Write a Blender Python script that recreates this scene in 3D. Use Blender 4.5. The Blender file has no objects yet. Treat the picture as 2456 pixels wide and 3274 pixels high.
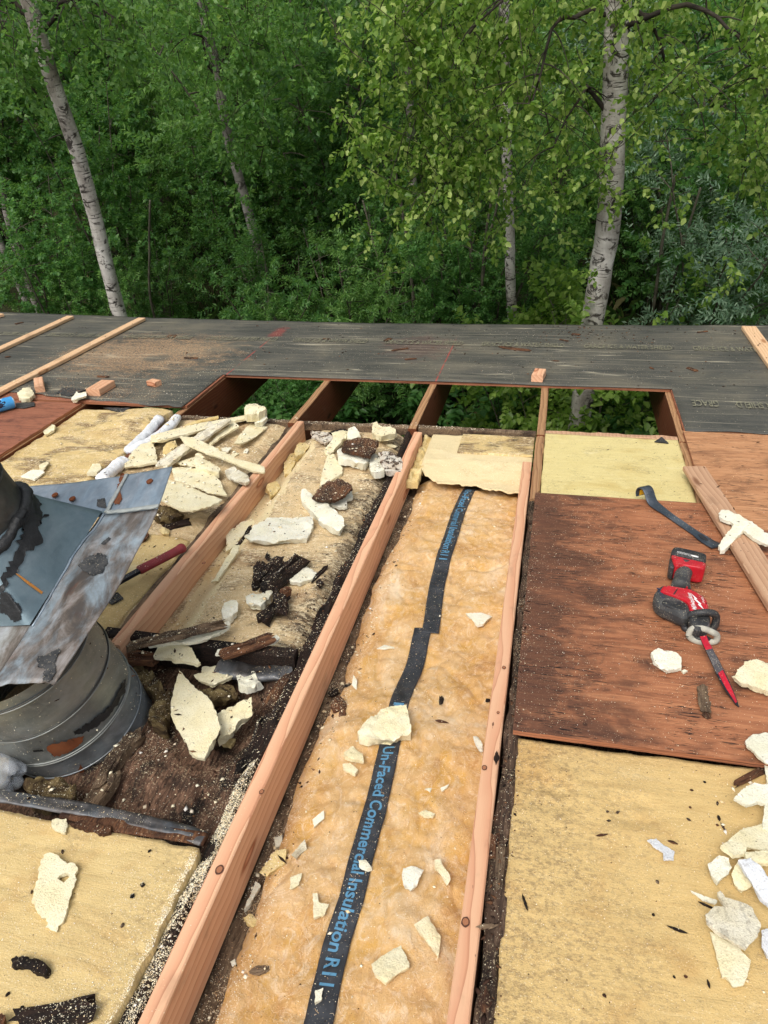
import bpy, bmesh, math, random
import numpy as np
from mathutils import Vector, Matrix, Euler
from mathutils.bvhtree import BVHTree
from mathutils.geometry import delaunay_2d_cdt

random.seed(7); rng = np.random.default_rng(7)
scene = bpy.context.scene
COL = scene.collection

# ------------------------------------------------------------------ camera, sky, sun, exposure
# The roof frame: u to the right along the eave, v down the slope away from the viewer, w out of the roof.
SLOPE = math.radians(11.0)
FOC, CX, CY = 2330.0, 1228.0, 1637.0           # focal length and centre, in photograph pixels (2456 x 3274)
CAM_H = 1.38                                    # metres above the roof plane
AV = Vector((605, -1342, FOC)).normalized()
AU = Vector((10428, 787, -FOC)); AU = (AU - AV * AU.dot(AV)).normalized()
AW = AU.cross(AV)
ROOF = Matrix.Rotation(-SLOPE, 4, 'X')          # roof coordinates -> world
cam_data = bpy.data.cameras.new('camera')
cam = bpy.data.objects.new('camera', cam_data); COL.objects.link(cam)
cam_data.sensor_fit = 'VERTICAL'; cam_data.sensor_height = 36.0; cam_data.sensor_width = 27.0
cam_data.lens = FOC / 3274.0 * 36.0
cam_data.clip_start = 0.05; cam_data.clip_end = 400.0
right = Vector((AU.x, AV.x, AW.x)); down = Vector((AU.y, AV.y, AW.y)); fwd = Vector((AU.z, AV.z, AW.z))
mc = Matrix.Identity(4)
for i in range(3):
    mc[i][0] = right[i]; mc[i][1] = -down[i]; mc[i][2] = -fwd[i]
mc[2][3] = CAM_H
cam.matrix_world = ROOF @ mc
scene.camera = cam

SUN_EL, SUN_AZ = math.radians(62), math.radians(200)
world = bpy.data.worlds.new('World'); scene.world = world; world.use_nodes = True
wn = world.node_tree
for n in list(wn.nodes): wn.nodes.remove(n)
sky = wn.nodes.new('ShaderNodeTexSky'); sky.sky_type = 'NISHITA'; sky.sun_disc = False
sky.sun_elevation = SUN_EL; sky.sun_rotation = SUN_AZ; sky.air_density = 1.0; sky.dust_density = 4.0; sky.ozone_density = 1.0
hs = wn.nodes.new('ShaderNodeHueSaturation'); hs.inputs['Saturation'].default_value = 0.3
bgn = wn.nodes.new('ShaderNodeBackground'); bgn.inputs['Strength'].default_value = 0.14
wo = wn.nodes.new('ShaderNodeOutputWorld')
wn.links.new(sky.outputs[0], hs.inputs['Color']); wn.links.new(hs.outputs[0], bgn.inputs['Color']); wn.links.new(bgn.outputs[0], wo.inputs['Surface'])
sun_d = bpy.data.lights.new('sun', 'SUN'); sun_d.energy = 1.3; sun_d.angle = math.radians(35); sun_d.color = (1.0, 0.96, 0.9)
sun = bpy.data.objects.new('sun', sun_d); COL.objects.link(sun)
sd = Vector((math.sin(SUN_AZ) * math.cos(SUN_EL), math.cos(SUN_AZ) * math.cos(SUN_EL), math.sin(SUN_EL)))
sun.rotation_euler = sd.to_track_quat('Z', 'Y').to_euler(); sun.location = (0, -2, 12)
scene.view_settings.view_transform = 'Standard'; scene.view_settings.look = 'None'
scene.view_settings.exposure = 0.45; scene.view_settings.gamma = 1.0
scene.render.engine = 'CYCLES'
scene.cycles.max_bounces = 6; scene.cycles.diffuse_bounces = 3; scene.cycles.transparent_max_bounces = 6
scene.cycles.transmission_bounces = 4; scene.cycles.use_denoising = True

# ------------------------------------------------------------------ geometry helpers
def ray(x, y):
    d = Vector((x - CX, y - CY, FOC))
    return Vector((d.dot(AU), d.dot(AV), d.dot(AW))).normalized()
def P(x, y, w=0.0):
    """the point of the roof plane at height w that shows at this photograph pixel"""
    d = ray(x, y); t = (w - CAM_H) / d.z
    return Vector((d.x * t, d.y * t, w))
CAMW = (ROOF @ Vector((0, 0, CAM_H)))
def at(x, y, Y):
    """world point on the upright plane Y metres ahead"""
    d = ROOF.to_3x3() @ ray(x, y); t = (Y - CAMW.y) / d.y
    return CAMW + d * t
TILES = {'T1': (0, 1180, .5003), 'T2': (800, 1280, .33333), 'T3': (350, 1280, .33333), 'T4': (640, 1750, .33333), 'T5': (300, 1850, .39964),
         'T6': (1000, 2050, .5003), 'T7': (1903, 2100, .5), 'T8': (0, 2500, .42194), 'T9': (2050, 1700, .2712), 'T10': (2000, 1380, .27486),
         'T11': (0, 1380, .36166), 'T12': (0, 1900, .36166), 'T13': (0, 980, .7402), 'T14': (1228, 980, .7402), 'T15': (1228, 1900, .7402),
         'T16': (0, 1900, .7402), 'T17': (1150, 1300, .36166), 'S': (0, 0, 1)}
def T(tile, pts):
    x0, y0, s = TILES[tile]
    return [(x0 + x * s, y0 + y * s) for x, y in pts]

def vnoise(p, seed=0):
    """vectorised value noise, p (N,3) -> (N,) in -1..1"""
    p = np.asarray(p, float); i = np.floor(p).astype(np.int64); f = p - i; f = f * f * (3 - 2 * f)
    def hsh(a, b, c):
        n = (a * 374761393 + b * 668265263 + c * 2147483647 + seed * 974711) & 0xffffffff
        n = ((n ^ (n >> 13)) * 1274126177) & 0xffffffff
        n = (n ^ (n >> 16)) & 0xffff
        return n / 32767.5 - 1
    r = 0
    for a in (0, 1):
        for b in (0, 1):
            for c in (0, 1):
                wgt = (f[:, 0] if a else 1 - f[:, 0]) * (f[:, 1] if b else 1 - f[:, 1]) * (f[:, 2] if c else 1 - f[:, 2])
                r = r + wgt * hsh(i[:, 0] + a, i[:, 1] + b, i[:, 2] + c)
    return r
def fbm(p, sc, octv=4, seed=0, gain=.5):
    p = np.asarray(p, float); r = 0; a = 1; s = sc
    if p.ndim == 1: p = p[None]
    if p.shape[1] == 2: p = np.c_[p, np.zeros(len(p))]
    for o in range(octv):
        r = r + a * vnoise(p * s + 17.3 * o, seed + o); a *= gain; s *= 2.03
    return r

MATS = {}
SURF = []                                   # (verts in roof frame, faces) that things rest on
def finish(o, label=None, cat=None, group=None, kind=None):
    if label: o['label'] = label
    if cat: o['category'] = cat
    if group: o['group'] = group
    if kind: o['kind'] = kind
    return o
def mesh_of(name, verts, faces, mats, smooth=False, fmat=None):
    me = bpy.data.meshes.new(name)
    v = np.asarray(verts, dtype=np.float32)
    if isinstance(faces, np.ndarray):
        k = faces.shape[1]
        me.vertices.add(len(v)); me.vertices.foreach_set('co', v.ravel())
        me.loops.add(faces.size); me.loops.foreach_set('vertex_index', faces.astype(np.int32).ravel())
        me.polygons.add(len(faces)); me.polygons.foreach_set('loop_start', np.arange(0, faces.size, k, dtype=np.int32))
        me.update(calc_edges=True)
    else:
        me.from_pydata([tuple(map(float, p)) for p in v], [], faces)
        me.update()
    for m in (mats if isinstance(mats, (list, tuple)) else [mats]): me.materials.append(MATS[m])
    if fmat is not None: me.polygons.foreach_set('material_index', np.asarray(fmat, dtype=np.int32))
    if smooth: me.polygons.foreach_set('use_smooth', np.ones(len(me.polygons), dtype=bool))
    me.update()
    if smooth == 'sharp': me.set_sharp_from_angle(angle=math.radians(38))
    return me
def part(name, verts, faces, mats, parent, smooth=False, surf=False, off=(0, 0, 0), fmat=None):
    """a mesh that belongs to parent; verts in the roof frame, off = the parent's base in the roof frame"""
    v = np.asarray(verts, float)
    if surf: SURF.append((v, faces))
    o = bpy.data.objects.new(name, mesh_of(name, v - np.asarray(off), faces, mats, smooth, fmat))
    COL.objects.link(o); o.parent = parent
    return o
def thing_mesh(name, verts, faces, mats, label, cat, group=None, base=None, smooth=False, surf=False, kind=None, fmat=None):
    """a top-level thing made of one mesh; verts in the roof frame"""
    v = np.asarray(verts, float)
    if base is None: base = np.array((v[:, 0].mean(), v[:, 1].mean(), v[:, 2].min()))
    if surf: SURF.append((v, faces))
    o = bpy.data.objects.new(name, mesh_of(name, v - np.asarray(base), faces, mats, smooth, fmat))
    COL.objects.link(o); o.matrix_world = ROOF @ Matrix.Translation(Vector(base))
    return finish(o, label, cat, group, kind)
def thing(name, base, label, cat, group=None, mat=None):
    o = bpy.data.objects.new(name, None); COL.objects.link(o); o.empty_display_size = .05
    o.matrix_world = (ROOF @ Matrix.Translation(Vector(base))) if mat is None else mat
    return finish(o, label, cat, group)

def box(u0, u1, v0, v1, w0, w1):
    vs = [(u0, v0, w0), (u1, v0, w0), (u1, v1, w0), (u0, v1, w0), (u0, v0, w1), (u1, v0, w1), (u1, v1, w1), (u0, v1, w1)]
    return vs, [(0, 3, 2, 1), (4, 5, 6, 7), (0, 1, 5, 4), (1, 2, 6, 5), (2, 3, 7, 6), (3, 0, 4, 7)]
def join(*pairs):
    V, F = [], []
    for v, f in pairs:
        n = len(V); V += [tuple(p) for p in v]; F += [tuple(i + n for i in q) for q in f]
    return V, F
def sweep(path, prof, up=(0, 0, 1), scales=None, jit=0.0, jseed=0, cap=True):
    """prof: list of (side, up) points; path: points. Returns verts, faces."""
    path = [Vector(p) for p in path]; up = Vector(up); n = len(prof); V = []; F = []
    for i, p in enumerate(path):
        t = (path[min(i + 1, len(path) - 1)] - path[max(i - 1, 0)]).normalized()
        s = t.cross(up)
        if s.length < 1e-4: s = t.cross(Vector((1, 0, 0)))
        s.normalize(); u2 = s.cross(t).normalized()
        sc = scales[i] if scales is not None else 1.0
        sa, sb = sc if isinstance(sc, (tuple, list)) else (sc, sc)
        for a, b in prof: V.append(p + s * (a * sa) + u2 * (b * sb))
    if jit:
        A = np.array(V); A += jit * np.c_[fbm(A, 90, 3, jseed), fbm(A, 90, 3, jseed + 5), fbm(A, 90, 3, jseed + 9)]; V = [tuple(a) for a in A]
    for i in range(len(path) - 1):
        for j in range(n):
            k = (j + 1) % n
            F.append((i * n + j, (i + 1) * n + j, (i + 1) * n + k, i * n + k))
    if cap:
        F.append(tuple(range(n))); F.append(tuple((len(path) - 1) * n + j for j in reversed(range(n))))
    return [tuple(v) for v in V], F
def rrect(hw, hh, r):
    return [(-hw + r, -hh), (hw - r, -hh), (hw, -hh + r), (hw, hh - r), (hw - r, hh), (-hw + r, hh), (-hw, hh - r), (-hw, -hh + r)]
def circ(r, n=12, sy=1.0):
    return [(r * math.cos(2 * math.pi * i / n), r * sy * math.sin(2 * math.pi * i / n)) for i in range(n)]
def lerp_path(p0, p1, n):
    p0, p1 = Vector(p0), Vector(p1)
    return [p0.lerp(p1, i / (n - 1)) for i in range(n)]
def board(p0, p1, width, thick, mat_seed=0, n=24, wob=.0012, r=.003, up=(0, 0, 1)):
    """a sawn board from p0 to p1 (centre line of its TOP face)"""
    q0, q1 = Vector(p0) - Vector(up) * thick / 2, Vector(p1) - Vector(up) * thick / 2
    v, f = sweep(lerp_path(q0, q1, n), rrect(width / 2, thick / 2, r), up)
    A = np.array(v); A += wob * np.c_[fbm(A, 3, 2, mat_seed), 0 * A[:, 0], fbm(A, 3, 2, mat_seed + 3)]
    return A, f

def heightfield(u0, u1, v0, v1, nu, nv, fn, skirt=.03, edge=None):
    """grid sheet in the roof frame with w = fn(u, v); a skirt closes its rim downwards"""
    U, V = np.meshgrid(np.linspace(u0, u1, nu), np.linspace(v0, v1, nv))
    if edge is not None: U, V = edge(U, V)
    W = fn(U.ravel(), V.ravel())
    vs = np.c_[U.ravel(), V.ravel(), W]
    idx = np.arange(nu * nv).reshape(nv, nu)
    F = np.stack([idx[:-1, :-1], idx[:-1, 1:], idx[1:, 1:], idx[1:, :-1]], -1).reshape(-1, 4)
    rim = np.r_[idx[0, :], idx[1:, -1], idx[-1, -2::-1], idx[-2:0:-1, 0]]
    low = vs[rim].copy(); low[:, 2] -= skirt; n = len(vs); m = len(rim)
    k = np.arange(m); SK = np.stack([rim, n + k, n + (k + 1) % m, np.roll(rim, -1)], -1)
    return np.r_[vs, low], np.r_[F, SK]

def rough_outline(pts, d, amp, seed):
    out = []
    n = len(pts)
    for i in range(n):
        a, b = np.array(pts[i]), np.array(pts[(i + 1) % n]); L = np.linalg.norm(b - a); k = max(1, int(round(L / d)))
        nrm = np.array((-(b - a)[1], (b - a)[0])) / max(L, 1e-6)
        for j in range(k):
            q = a + (b - a) * j / k
            out.append(q + nrm * amp * (.35 if j == 0 else 1) * (.45 * float(fbm(np.array([[q[0], q[1], 0.]]), .22 / d, 2, seed)[0]) + 1.0 * float(vnoise(np.array([[q[0] / d * 1.1, q[1] / d * 1.1, .5]]), seed)[0])) )
    return np.array(out)
def slab(pts, th, seed=0, d=None, rough=.5, bump=.12, taper=.06, dome=.0, tilt=(0, 0), curl=0.0, hole=None):
    """a broken lump: outline pts (metres, around 0), thickness th -> verts, faces"""
    pts = np.array(pts, float); c = pts.mean(0); size = max(np.ptp(pts[:, 0]), np.ptp(pts[:, 1]))
    if d is None: d = min(max(size / 26, .0038), .009)
    area = sum(pts[i][0] * pts[(i + 1) % len(pts)][1] - pts[(i + 1) % len(pts)][0] * pts[i][1] for i in range(len(pts)))
    if area < 0: pts = pts[::-1]
    out = rough_outline(pts, d, d * rough, seed)
    lo, hi = out.min(0), out.max(0); g = d * 1.25
    gx, gy = np.meshgrid(np.arange(lo[0], hi[0], g), np.arange(lo[1], hi[1], g))
    inn = np.c_[gx.ravel(), gy.ravel()] + np.random.default_rng(seed).normal(size=(gx.size, 2)) * g * .22
    # keep interior points
    def inside(q, poly):
        x, y = q[:, 0], q[:, 1]; r = np.zeros(len(q), bool); n = len(poly)
        for i in range(n):
            a, b = poly[i], poly[i - 1]
            cnd = (a[1] > y) != (b[1] > y)
            r ^= cnd & (x < (b[0] - a[0]) * (y - a[1]) / (b[1] - a[1] + 1e-12) + a[0])
        return r
    if len(inn): inn = inn[inside(inn, out)]
    if len(inn):
        dist = np.sqrt(((inn[:, None] - out[None]) ** 2).sum(-1)).min(1); inn = inn[dist > d * .45]
    if hole is not None and len(inn): inn = inn[np.sqrt(((inn - hole[0]) ** 2).sum(1)) > hole[1]]
    allp = np.r_[out, inn] if len(inn) else out
    n = len(out)
    vo, _, fo, _, _, _ = delaunay_2d_cdt([Vector(p) for p in allp], [(i, (i + 1) % n) for i in range(n)], [], 1, 1e-7)
    xy = np.array([(p.x, p.y) for p in vo]); fo = [list(f) for f in fo]
    if hole is not None:
        fo = [f for f in fo if np.linalg.norm(xy[f].mean(0) - hole[0]) > hole[1]]
    dist = np.sqrt(((xy[:, None] - out[None]) ** 2).sum(-1)).min(1)
    edge = np.clip(1 - dist / max(.45 * th, 1e-4), 0, 1) ** 2
    q3 = np.c_[xy, np.full(len(xy), seed * 1.7)]
    cx = xy - c
    chip = np.clip(fbm(q3, 60, 2, seed + 21) - .1, 0, 1) * edge ** .5
    bump = bump * (.55 if th < .022 else 1.0)
    ztop = th * (1 - .45 * chip) + th * bump * (fbm(q3, 13, 3, seed) + .9 * np.abs(fbm(q3, 38, 3, seed + 1)) - .4) + min(th * .09, .0014) * fbm(q3, 190, 2, seed + 3) + dome * np.clip(dist / (size * .25), 0, 1)
    zbot = np.maximum(0, th * .18 * (fbm(q3, 30, 3, seed + 8) + .3)) * (.3 + .7 * edge)
    lift = cx[:, 0] * tilt[0] + cx[:, 1] * tilt[1] + curl * (cx ** 2).sum(1)
    top = np.c_[xy, ztop + lift]; un = cx / np.maximum(np.linalg.norm(cx, axis=1, keepdims=True), 1e-6); bot = np.c_[c + cx + un * (edge * th * (-.25 + .55 * fbm(q3, 24, 3, seed + 31)))[:, None], zbot + lift]
    low = bot[:, 2].min(); top[:, 2] -= low; bot[:, 2] -= low
    m = len(xy); V = [*top, *bot]; F = [tuple(f) for f in fo] + [tuple(m + i for i in reversed(f)) for f in fo]
    cnt = {}
    for f in fo:
        for i in range(len(f)):
            e = (f[i], f[(i + 1) % len(f)]); cnt[e] = 1
    mid = {}
    def midv(i):
        if i not in mid:
            r = random.Random(seed * 131 + i)
            a, b = top[i], bot[i]; q = (a + b) / 2; q[:2] += (q[:2] - c) * r.uniform(-.015, .03) ; mid[i] = len(V); V.append(q)
        return mid[i]
    for (a, b) in cnt:
        if (b, a) not in cnt:
            F.append((b, a, midv(a), midv(b))); F.append((mid[b], mid[a], m + a, m + b))
    return np.array(V), F
# ------------------------------------------------------------------ materials
def lin(r, g, b):
    f = lambda c: (c / 255 / 12.92) if c <= 10 else ((c / 255 + .055) / 1.055) ** 2.4
    return (f(r), f(g), f(b), 1.0)
class Mat:
    def __init__(s, name):
        s.m = bpy.data.materials.new(name); s.m.use_nodes = True; s.t = s.m.node_tree
        for n in list(s.t.nodes): s.t.nodes.remove(n)
        s.out = s.t.nodes.new('ShaderNodeOutputMaterial'); MATS[name] = s.m
        s.tc = s.t.nodes.new('ShaderNodeTexCoord'); s.info = s.t.nodes.new('ShaderNodeObjectInfo')
        s.obj = s.tc.outputs['Object']; s.rand = s.info.outputs['Random']
    def put(s, sock, val):
        if val is None: return
        if isinstance(val, bpy.types.NodeSocket): s.t.links.new(val, sock)
        else:
            if isinstance(val, tuple) and len(val) == 3 and sock.type == 'RGBA': val = (*val, 1)
            sock.default_value = val
    def vmath(s, op, a, b=None):
        n = s.t.nodes.new('ShaderNodeVectorMath'); n.operation = op; s.put(n.inputs[0], a); s.put(n.inputs[1], b); return n.outputs[0]
    def math(s, op, a, b=None, c=None, clamp=False):
        n = s.t.nodes.new('ShaderNodeMath'); n.operation = op; n.use_clamp = clamp
        s.put(n.inputs[0], a); s.put(n.inputs[1], b); s.put(n.inputs[2], c); return n.outputs[0]
    def sc(s, x, y, z, src=None, shift=True):
        """object coordinates scaled per axis, shifted per object so that no two objects repeat"""
        v = s.vmath('MULTIPLY', src or s.obj, (x, y, z))
        if shift:
            k = s.math('MULTIPLY', s.rand, 37.0); c = s.t.nodes.new('ShaderNodeCombineXYZ')
            for i in range(3): s.put(c.inputs[i], k)
            v = s.vmath('ADD', v, c.outputs[0])
        return v
    def noise(s, vec, scale=1.0, detail=4.0, rough=.55, dist=0.0, col=False):
        n = s.t.nodes.new('ShaderNodeTexNoise'); s.put(n.inputs['Vector'], vec); n.inputs['Scale'].default_value = scale
        n.inputs['Detail'].default_value = detail; n.inputs['Roughness'].default_value = rough; n.inputs['Distortion'].default_value = dist
        return n.outputs['Color' if col else 'Fac']
    def voro(s, vec, scale, feature='F1', out='Distance', rnd=1.0):
        n = s.t.nodes.new('ShaderNodeTexVoronoi'); n.feature = feature; s.put(n.inputs['Vector'], vec); n.inputs['Scale'].default_value = scale
        n.inputs['Randomness'].default_value = rnd; return n.outputs[out]
    def ramp(s, fac, stops, interp='LINEAR'):
        n = s.t.nodes.new('ShaderNodeValToRGB'); n.color_ramp.interpolation = interp; e = n.color_ramp.elements
        while len(e) < len(stops): e.new(0.5)
        for k, (p, c) in enumerate(stops):
            e[k].position = p
            if not isinstance(c, tuple): c = (c, c, c, 1)
            e[k].color = c if len(c) == 4 else (*c, 1)
        s.put(n.inputs[0], fac); return n.outputs[0]
    def step(s, fac, a, b):
        n = s.t.nodes.new('ShaderNodeMapRange'); n.interpolation_type = 'SMOOTHSTEP'; s.put(n.inputs[0], fac)
        n.inputs[1].default_value = a; n.inputs[2].default_value = b; return n.outputs[0]
    def mix(s, fac, a, b, mode='MIX'):
        n = s.t.nodes.new('ShaderNodeMix'); n.data_type = 'RGBA'; n.blend_type = mode
        s.put(n.inputs[0], fac); s.put(n.inputs[6], a); s.put(n.inputs[7], b); return n.outputs[2]
    def sep(s, src=None):
        n = s.t.nodes.new('ShaderNodeSeparateXYZ'); s.put(n.inputs[0], src or s.obj); return n.outputs
    def bump(s, h, strength=.4, dist=.004, prev=None):
        n = s.t.nodes.new('ShaderNodeBump'); s.put(n.inputs['Height'], h); n.inputs['Strength'].default_value = strength
        n.inputs['Distance'].default_value = dist; s.put(n.inputs['Normal'], prev); return n.outputs[0]
    def pbr(s, color, rough=.8, metal=0.0, normal=None, spec=None, **kw):
        n = s.t.nodes.new('ShaderNodeBsdfPrincipled'); s.put(n.inputs['Base Color'], color); s.put(n.inputs['Roughness'], rough)
        s.put(n.inputs['Metallic'], metal); s.put(n.inputs['Normal'], normal)
        if spec is not None: s.put(n.inputs['Specular IOR Level'], spec)
        for k, v in kw.items(): s.put(n.inputs[k], v)
        s.t.links.new(n.outputs[0], s.out.inputs[0]); return n.outputs[0]
    def tint(s, col, amt=.25):
        """slightly different brightness for every object"""
        k = s.math('MULTIPLY_ADD', s.rand, amt, 1 - amt / 2); c = s.t.nodes.new('ShaderNodeCombineXYZ')
        for i in range(3): s.put(c.inputs[i], k)
        return s.mix(1.0, col, c.outputs[0], 'MULTIPLY')

def lumber(name, light, dark, line, axis='v', knots=True, spec=.25, ring=150.0):
    """sawn softwood: growth rings cut lengthwise; boards run along their local Y"""
    M = Mat(name)
    base = M.sc(1, .045, 1) if axis == 'v' else M.sc(.045, 1, 1)
    wob = M.noise(M.sc(2.2, 1.1, 2.2) if axis == 'v' else M.sc(1.1, 2.2, 2.2), 2.0, 3, .5, 0, True)
    vec = M.vmath('ADD', base, M.vmath('MULTIPLY', M.vmath('SUBTRACT', wob, (.5, .5, .5)), (.05, .05, .05)))
    w = M.t.nodes.new('ShaderNodeTexWave'); w.wave_type = 'RINGS'; w.rings_direction = 'Y' if axis == 'v' else 'X'; w.wave_profile = 'SAW'
    M.put(w.inputs['Vector'], vec); w.inputs['Scale'].default_value = ring / 6.283; w.inputs['Distortion'].default_value = 5.0
    w.inputs['Detail'].default_value = 4; w.inputs['Detail Scale'].default_value = .7
    g = w.outputs['Fac']
    fine = M.noise(M.sc(500, 9, 500) if axis == 'v' else M.sc(9, 500, 500), 1, 3, .6)
    c = M.mix(M.math('MULTIPLY', M.step(g, .1, 1.0), .7), light, dark)
    c = M.mix(M.math('MULTIPLY', M.step(g, .84, 1.0), .42), c, line)
    c = M.mix(M.math('MULTIPLY', M.step(fine, .5, .8), .35), c, dark)
    blot = M.noise(M.sc(6, 1.5, 6), 1, 3)
    c = M.mix(M.math('MULTIPLY', M.step(blot, .5, .75), .35), c, light)
    if knots:
        v = M.voro(M.sc(9, 2.6, 9), 1.0); k = M.step(v, .17, .09)
        c = M.mix(k, c, line); c = M.mix(M.step(v, .1, .05), c, dark)
        spk = M.noise(M.sc(60, 26, 60), 1, 2); c = M.mix(M.math('MULTIPLY', M.step(spk, .76, .8), .8), c, lin(70, 38, 24))
    smud = M.noise(M.sc(14, 7, 14), 1, 4, .6); c = M.mix(M.math('MULTIPLY', M.step(smud, .56, .74), .35), c, lin(128, 98, 76))
    b = M.bump(M.math('ADD', M.math('MULTIPLY', g, -.4), fine), .25, .0015)
    M.pbr(M.tint(c, .14), .62, 0, b, spec)
lumber('new_fir', lin(222, 176, 140), lin(206, 146, 112), lin(158, 98, 66), ring=105)
lumber('pale_pine', lin(226, 190, 150), lin(208, 164, 122), lin(170, 120, 82))
lumber('trim_board', lin(196, 158, 126), lin(174, 132, 102), lin(132, 92, 66))
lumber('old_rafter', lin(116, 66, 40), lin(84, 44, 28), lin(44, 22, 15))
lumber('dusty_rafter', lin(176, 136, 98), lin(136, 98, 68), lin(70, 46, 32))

for nm_, ca_, cb_ in (('knot_dark', lin(96, 56, 36), lin(62, 36, 24)), ('knot_brown', lin(176, 118, 82), lin(138, 86, 56))):
    M = Mat(nm_); M.pbr(M.mix(M.noise(M.sc(300, 300, 300), 1, 2), ca_, cb_), .7)
def rotten(name, cols, dust=.0):
    M = Mat(name)
    g = M.noise(M.sc(150, 16, 150), 1, 6, .65, .6)
    c = M.ramp(g, [(.3, cols[0]), (.5, cols[1]), (.72, cols[2])])
    p = M.noise(M.sc(14, 9, 14), 1, 5, .6); c = M.mix(M.step(p, .45, .66), c, cols[0])
    if dust:
        d = M.noise(M.sc(220, 220, 220), 1, 2); k = M.noise(M.sc(9, 9, 9), 1, 3)
        c = M.mix(M.math('MULTIPLY', M.step(d, .56, .66), M.math('MULTIPLY', M.step(k, .4, .65), dust)), c, lin(205, 185, 150))
    b = M.bump(g, .9, .006); b = M.bump(p, .5, .01, b)
    M.pbr(M.tint(c, .3), .8, 0, b, .25)
rotten('rot_dark', (lin(15, 11, 10), lin(36, 25, 20), lin(66, 46, 36)), .10)
rotten('rot_brown', (lin(48, 30, 22), lin(92, 60, 40), lin(140, 98, 66)), .25)
rotten('rot_grey', (lin(62, 48, 38), lin(112, 92, 72), lin(150, 128, 102)), .3)
rotten('rot_floor', (lin(22, 17, 15), lin(92, 68, 53), lin(142, 110, 88)), .5)
rotten('rot_mid', (lin(34, 26, 21), lin(76, 59, 47), lin(116, 94, 76)), .5)

def plywood(name, cols, stain, stain_u=None, checks=.6):
    M = Mat(name)
    g = M.noise(M.sc(3.4, 44, 1, shift=False), 1, 8, .66, 1.6)
    c = M.ramp(g, [(.22, cols[0]), (.48, cols[1]), (.74, cols[2])])
    f = M.noise(M.sc(14, 420, 1, shift=False), 1, 3, .6)
    c = M.mix(M.math('MULTIPLY', M.step(f, .5, .72), .22), c, cols[0])
    blot = M.noise(M.sc(4.5, 9, 1, shift=False), 1, 5, .6, .4)
    s = M.step(blot, .5, .72)
    if stain_u is not None:
        u = M.sep()[0]
        s = M.math('MAXIMUM', s, M.math('MULTIPLY', M.step(M.math('ADD', u, M.math('MULTIPLY', M.math('SUBTRACT', blot, .5), 1.1)), stain_u + .12, stain_u - .12), .95))
    c = M.mix(M.math('MULTIPLY', s, .8), c, stain)
    bl2 = M.noise(M.sc(10, 15, 1, shift=False), 1.3, 6, .7, 1.0); c = M.mix(M.math('MULTIPLY', M.step(bl2, .56, .7), .55), c, stain); c = M.mix(M.math('MULTIPLY', M.step(bl2, .42, .3), .3), c, cols[2])
    gate = M.noise(M.sc(6, 10, 1, shift=False), 1, 3)
    ck = M.noise(M.sc(22, 260, 1, shift=False), 1, 3, .6, .5)
    c = M.mix(M.math('MULTIPLY', M.math('MULTIPLY', M.step(ck, .54, .62), M.step(gate, .42, .6)), checks), c, lin(30, 20, 18))
    dots = M.voro(M.sc(8, 8, 1, shift=False), 1.0); c = M.mix(M.math('MULTIPLY', M.step(dots, .06, .035), .7), c, lin(46, 28, 20))
    dust = M.noise(M.sc(260, 260, 1, shift=False), 1, 2); c = M.mix(M.math('MULTIPLY', M.step(dust, .64, .72), .6), c, lin(196, 172, 138))
    h = M.math('SUBTRACT', M.math('MULTIPLY', g, .7), M.math('MULTIPLY', ck, .8))
    b = M.bump(h, .45, .002)
    M.pbr(c, M.ramp(blot, [(.3, .5), (.7, .72)]), 0, b, .35)
plywood('plywood_dark', (lin(104, 62, 42), lin(156, 100, 68), lin(192, 132, 92)), lin(66, 44, 36), .17, 1.0)
plywood('plywood_tan', (lin(142, 96, 64), lin(184, 132, 92), lin(206, 156, 114)), lin(124, 84, 58), None, .85)
plywood('plywood_red', (lin(110, 66, 48), lin(148, 92, 68), lin(172, 112, 84)), lin(92, 54, 42), None, .7)
M = Mat('ply_edge'); g = M.noise(M.sc(4, 4, 320), 1, 3)
M.pbr(M.ramp(g, [(.35, lin(96, 54, 36)), (.6, lin(168, 108, 74))]), .75, 0, M.bump(g, .4, .002))

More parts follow.
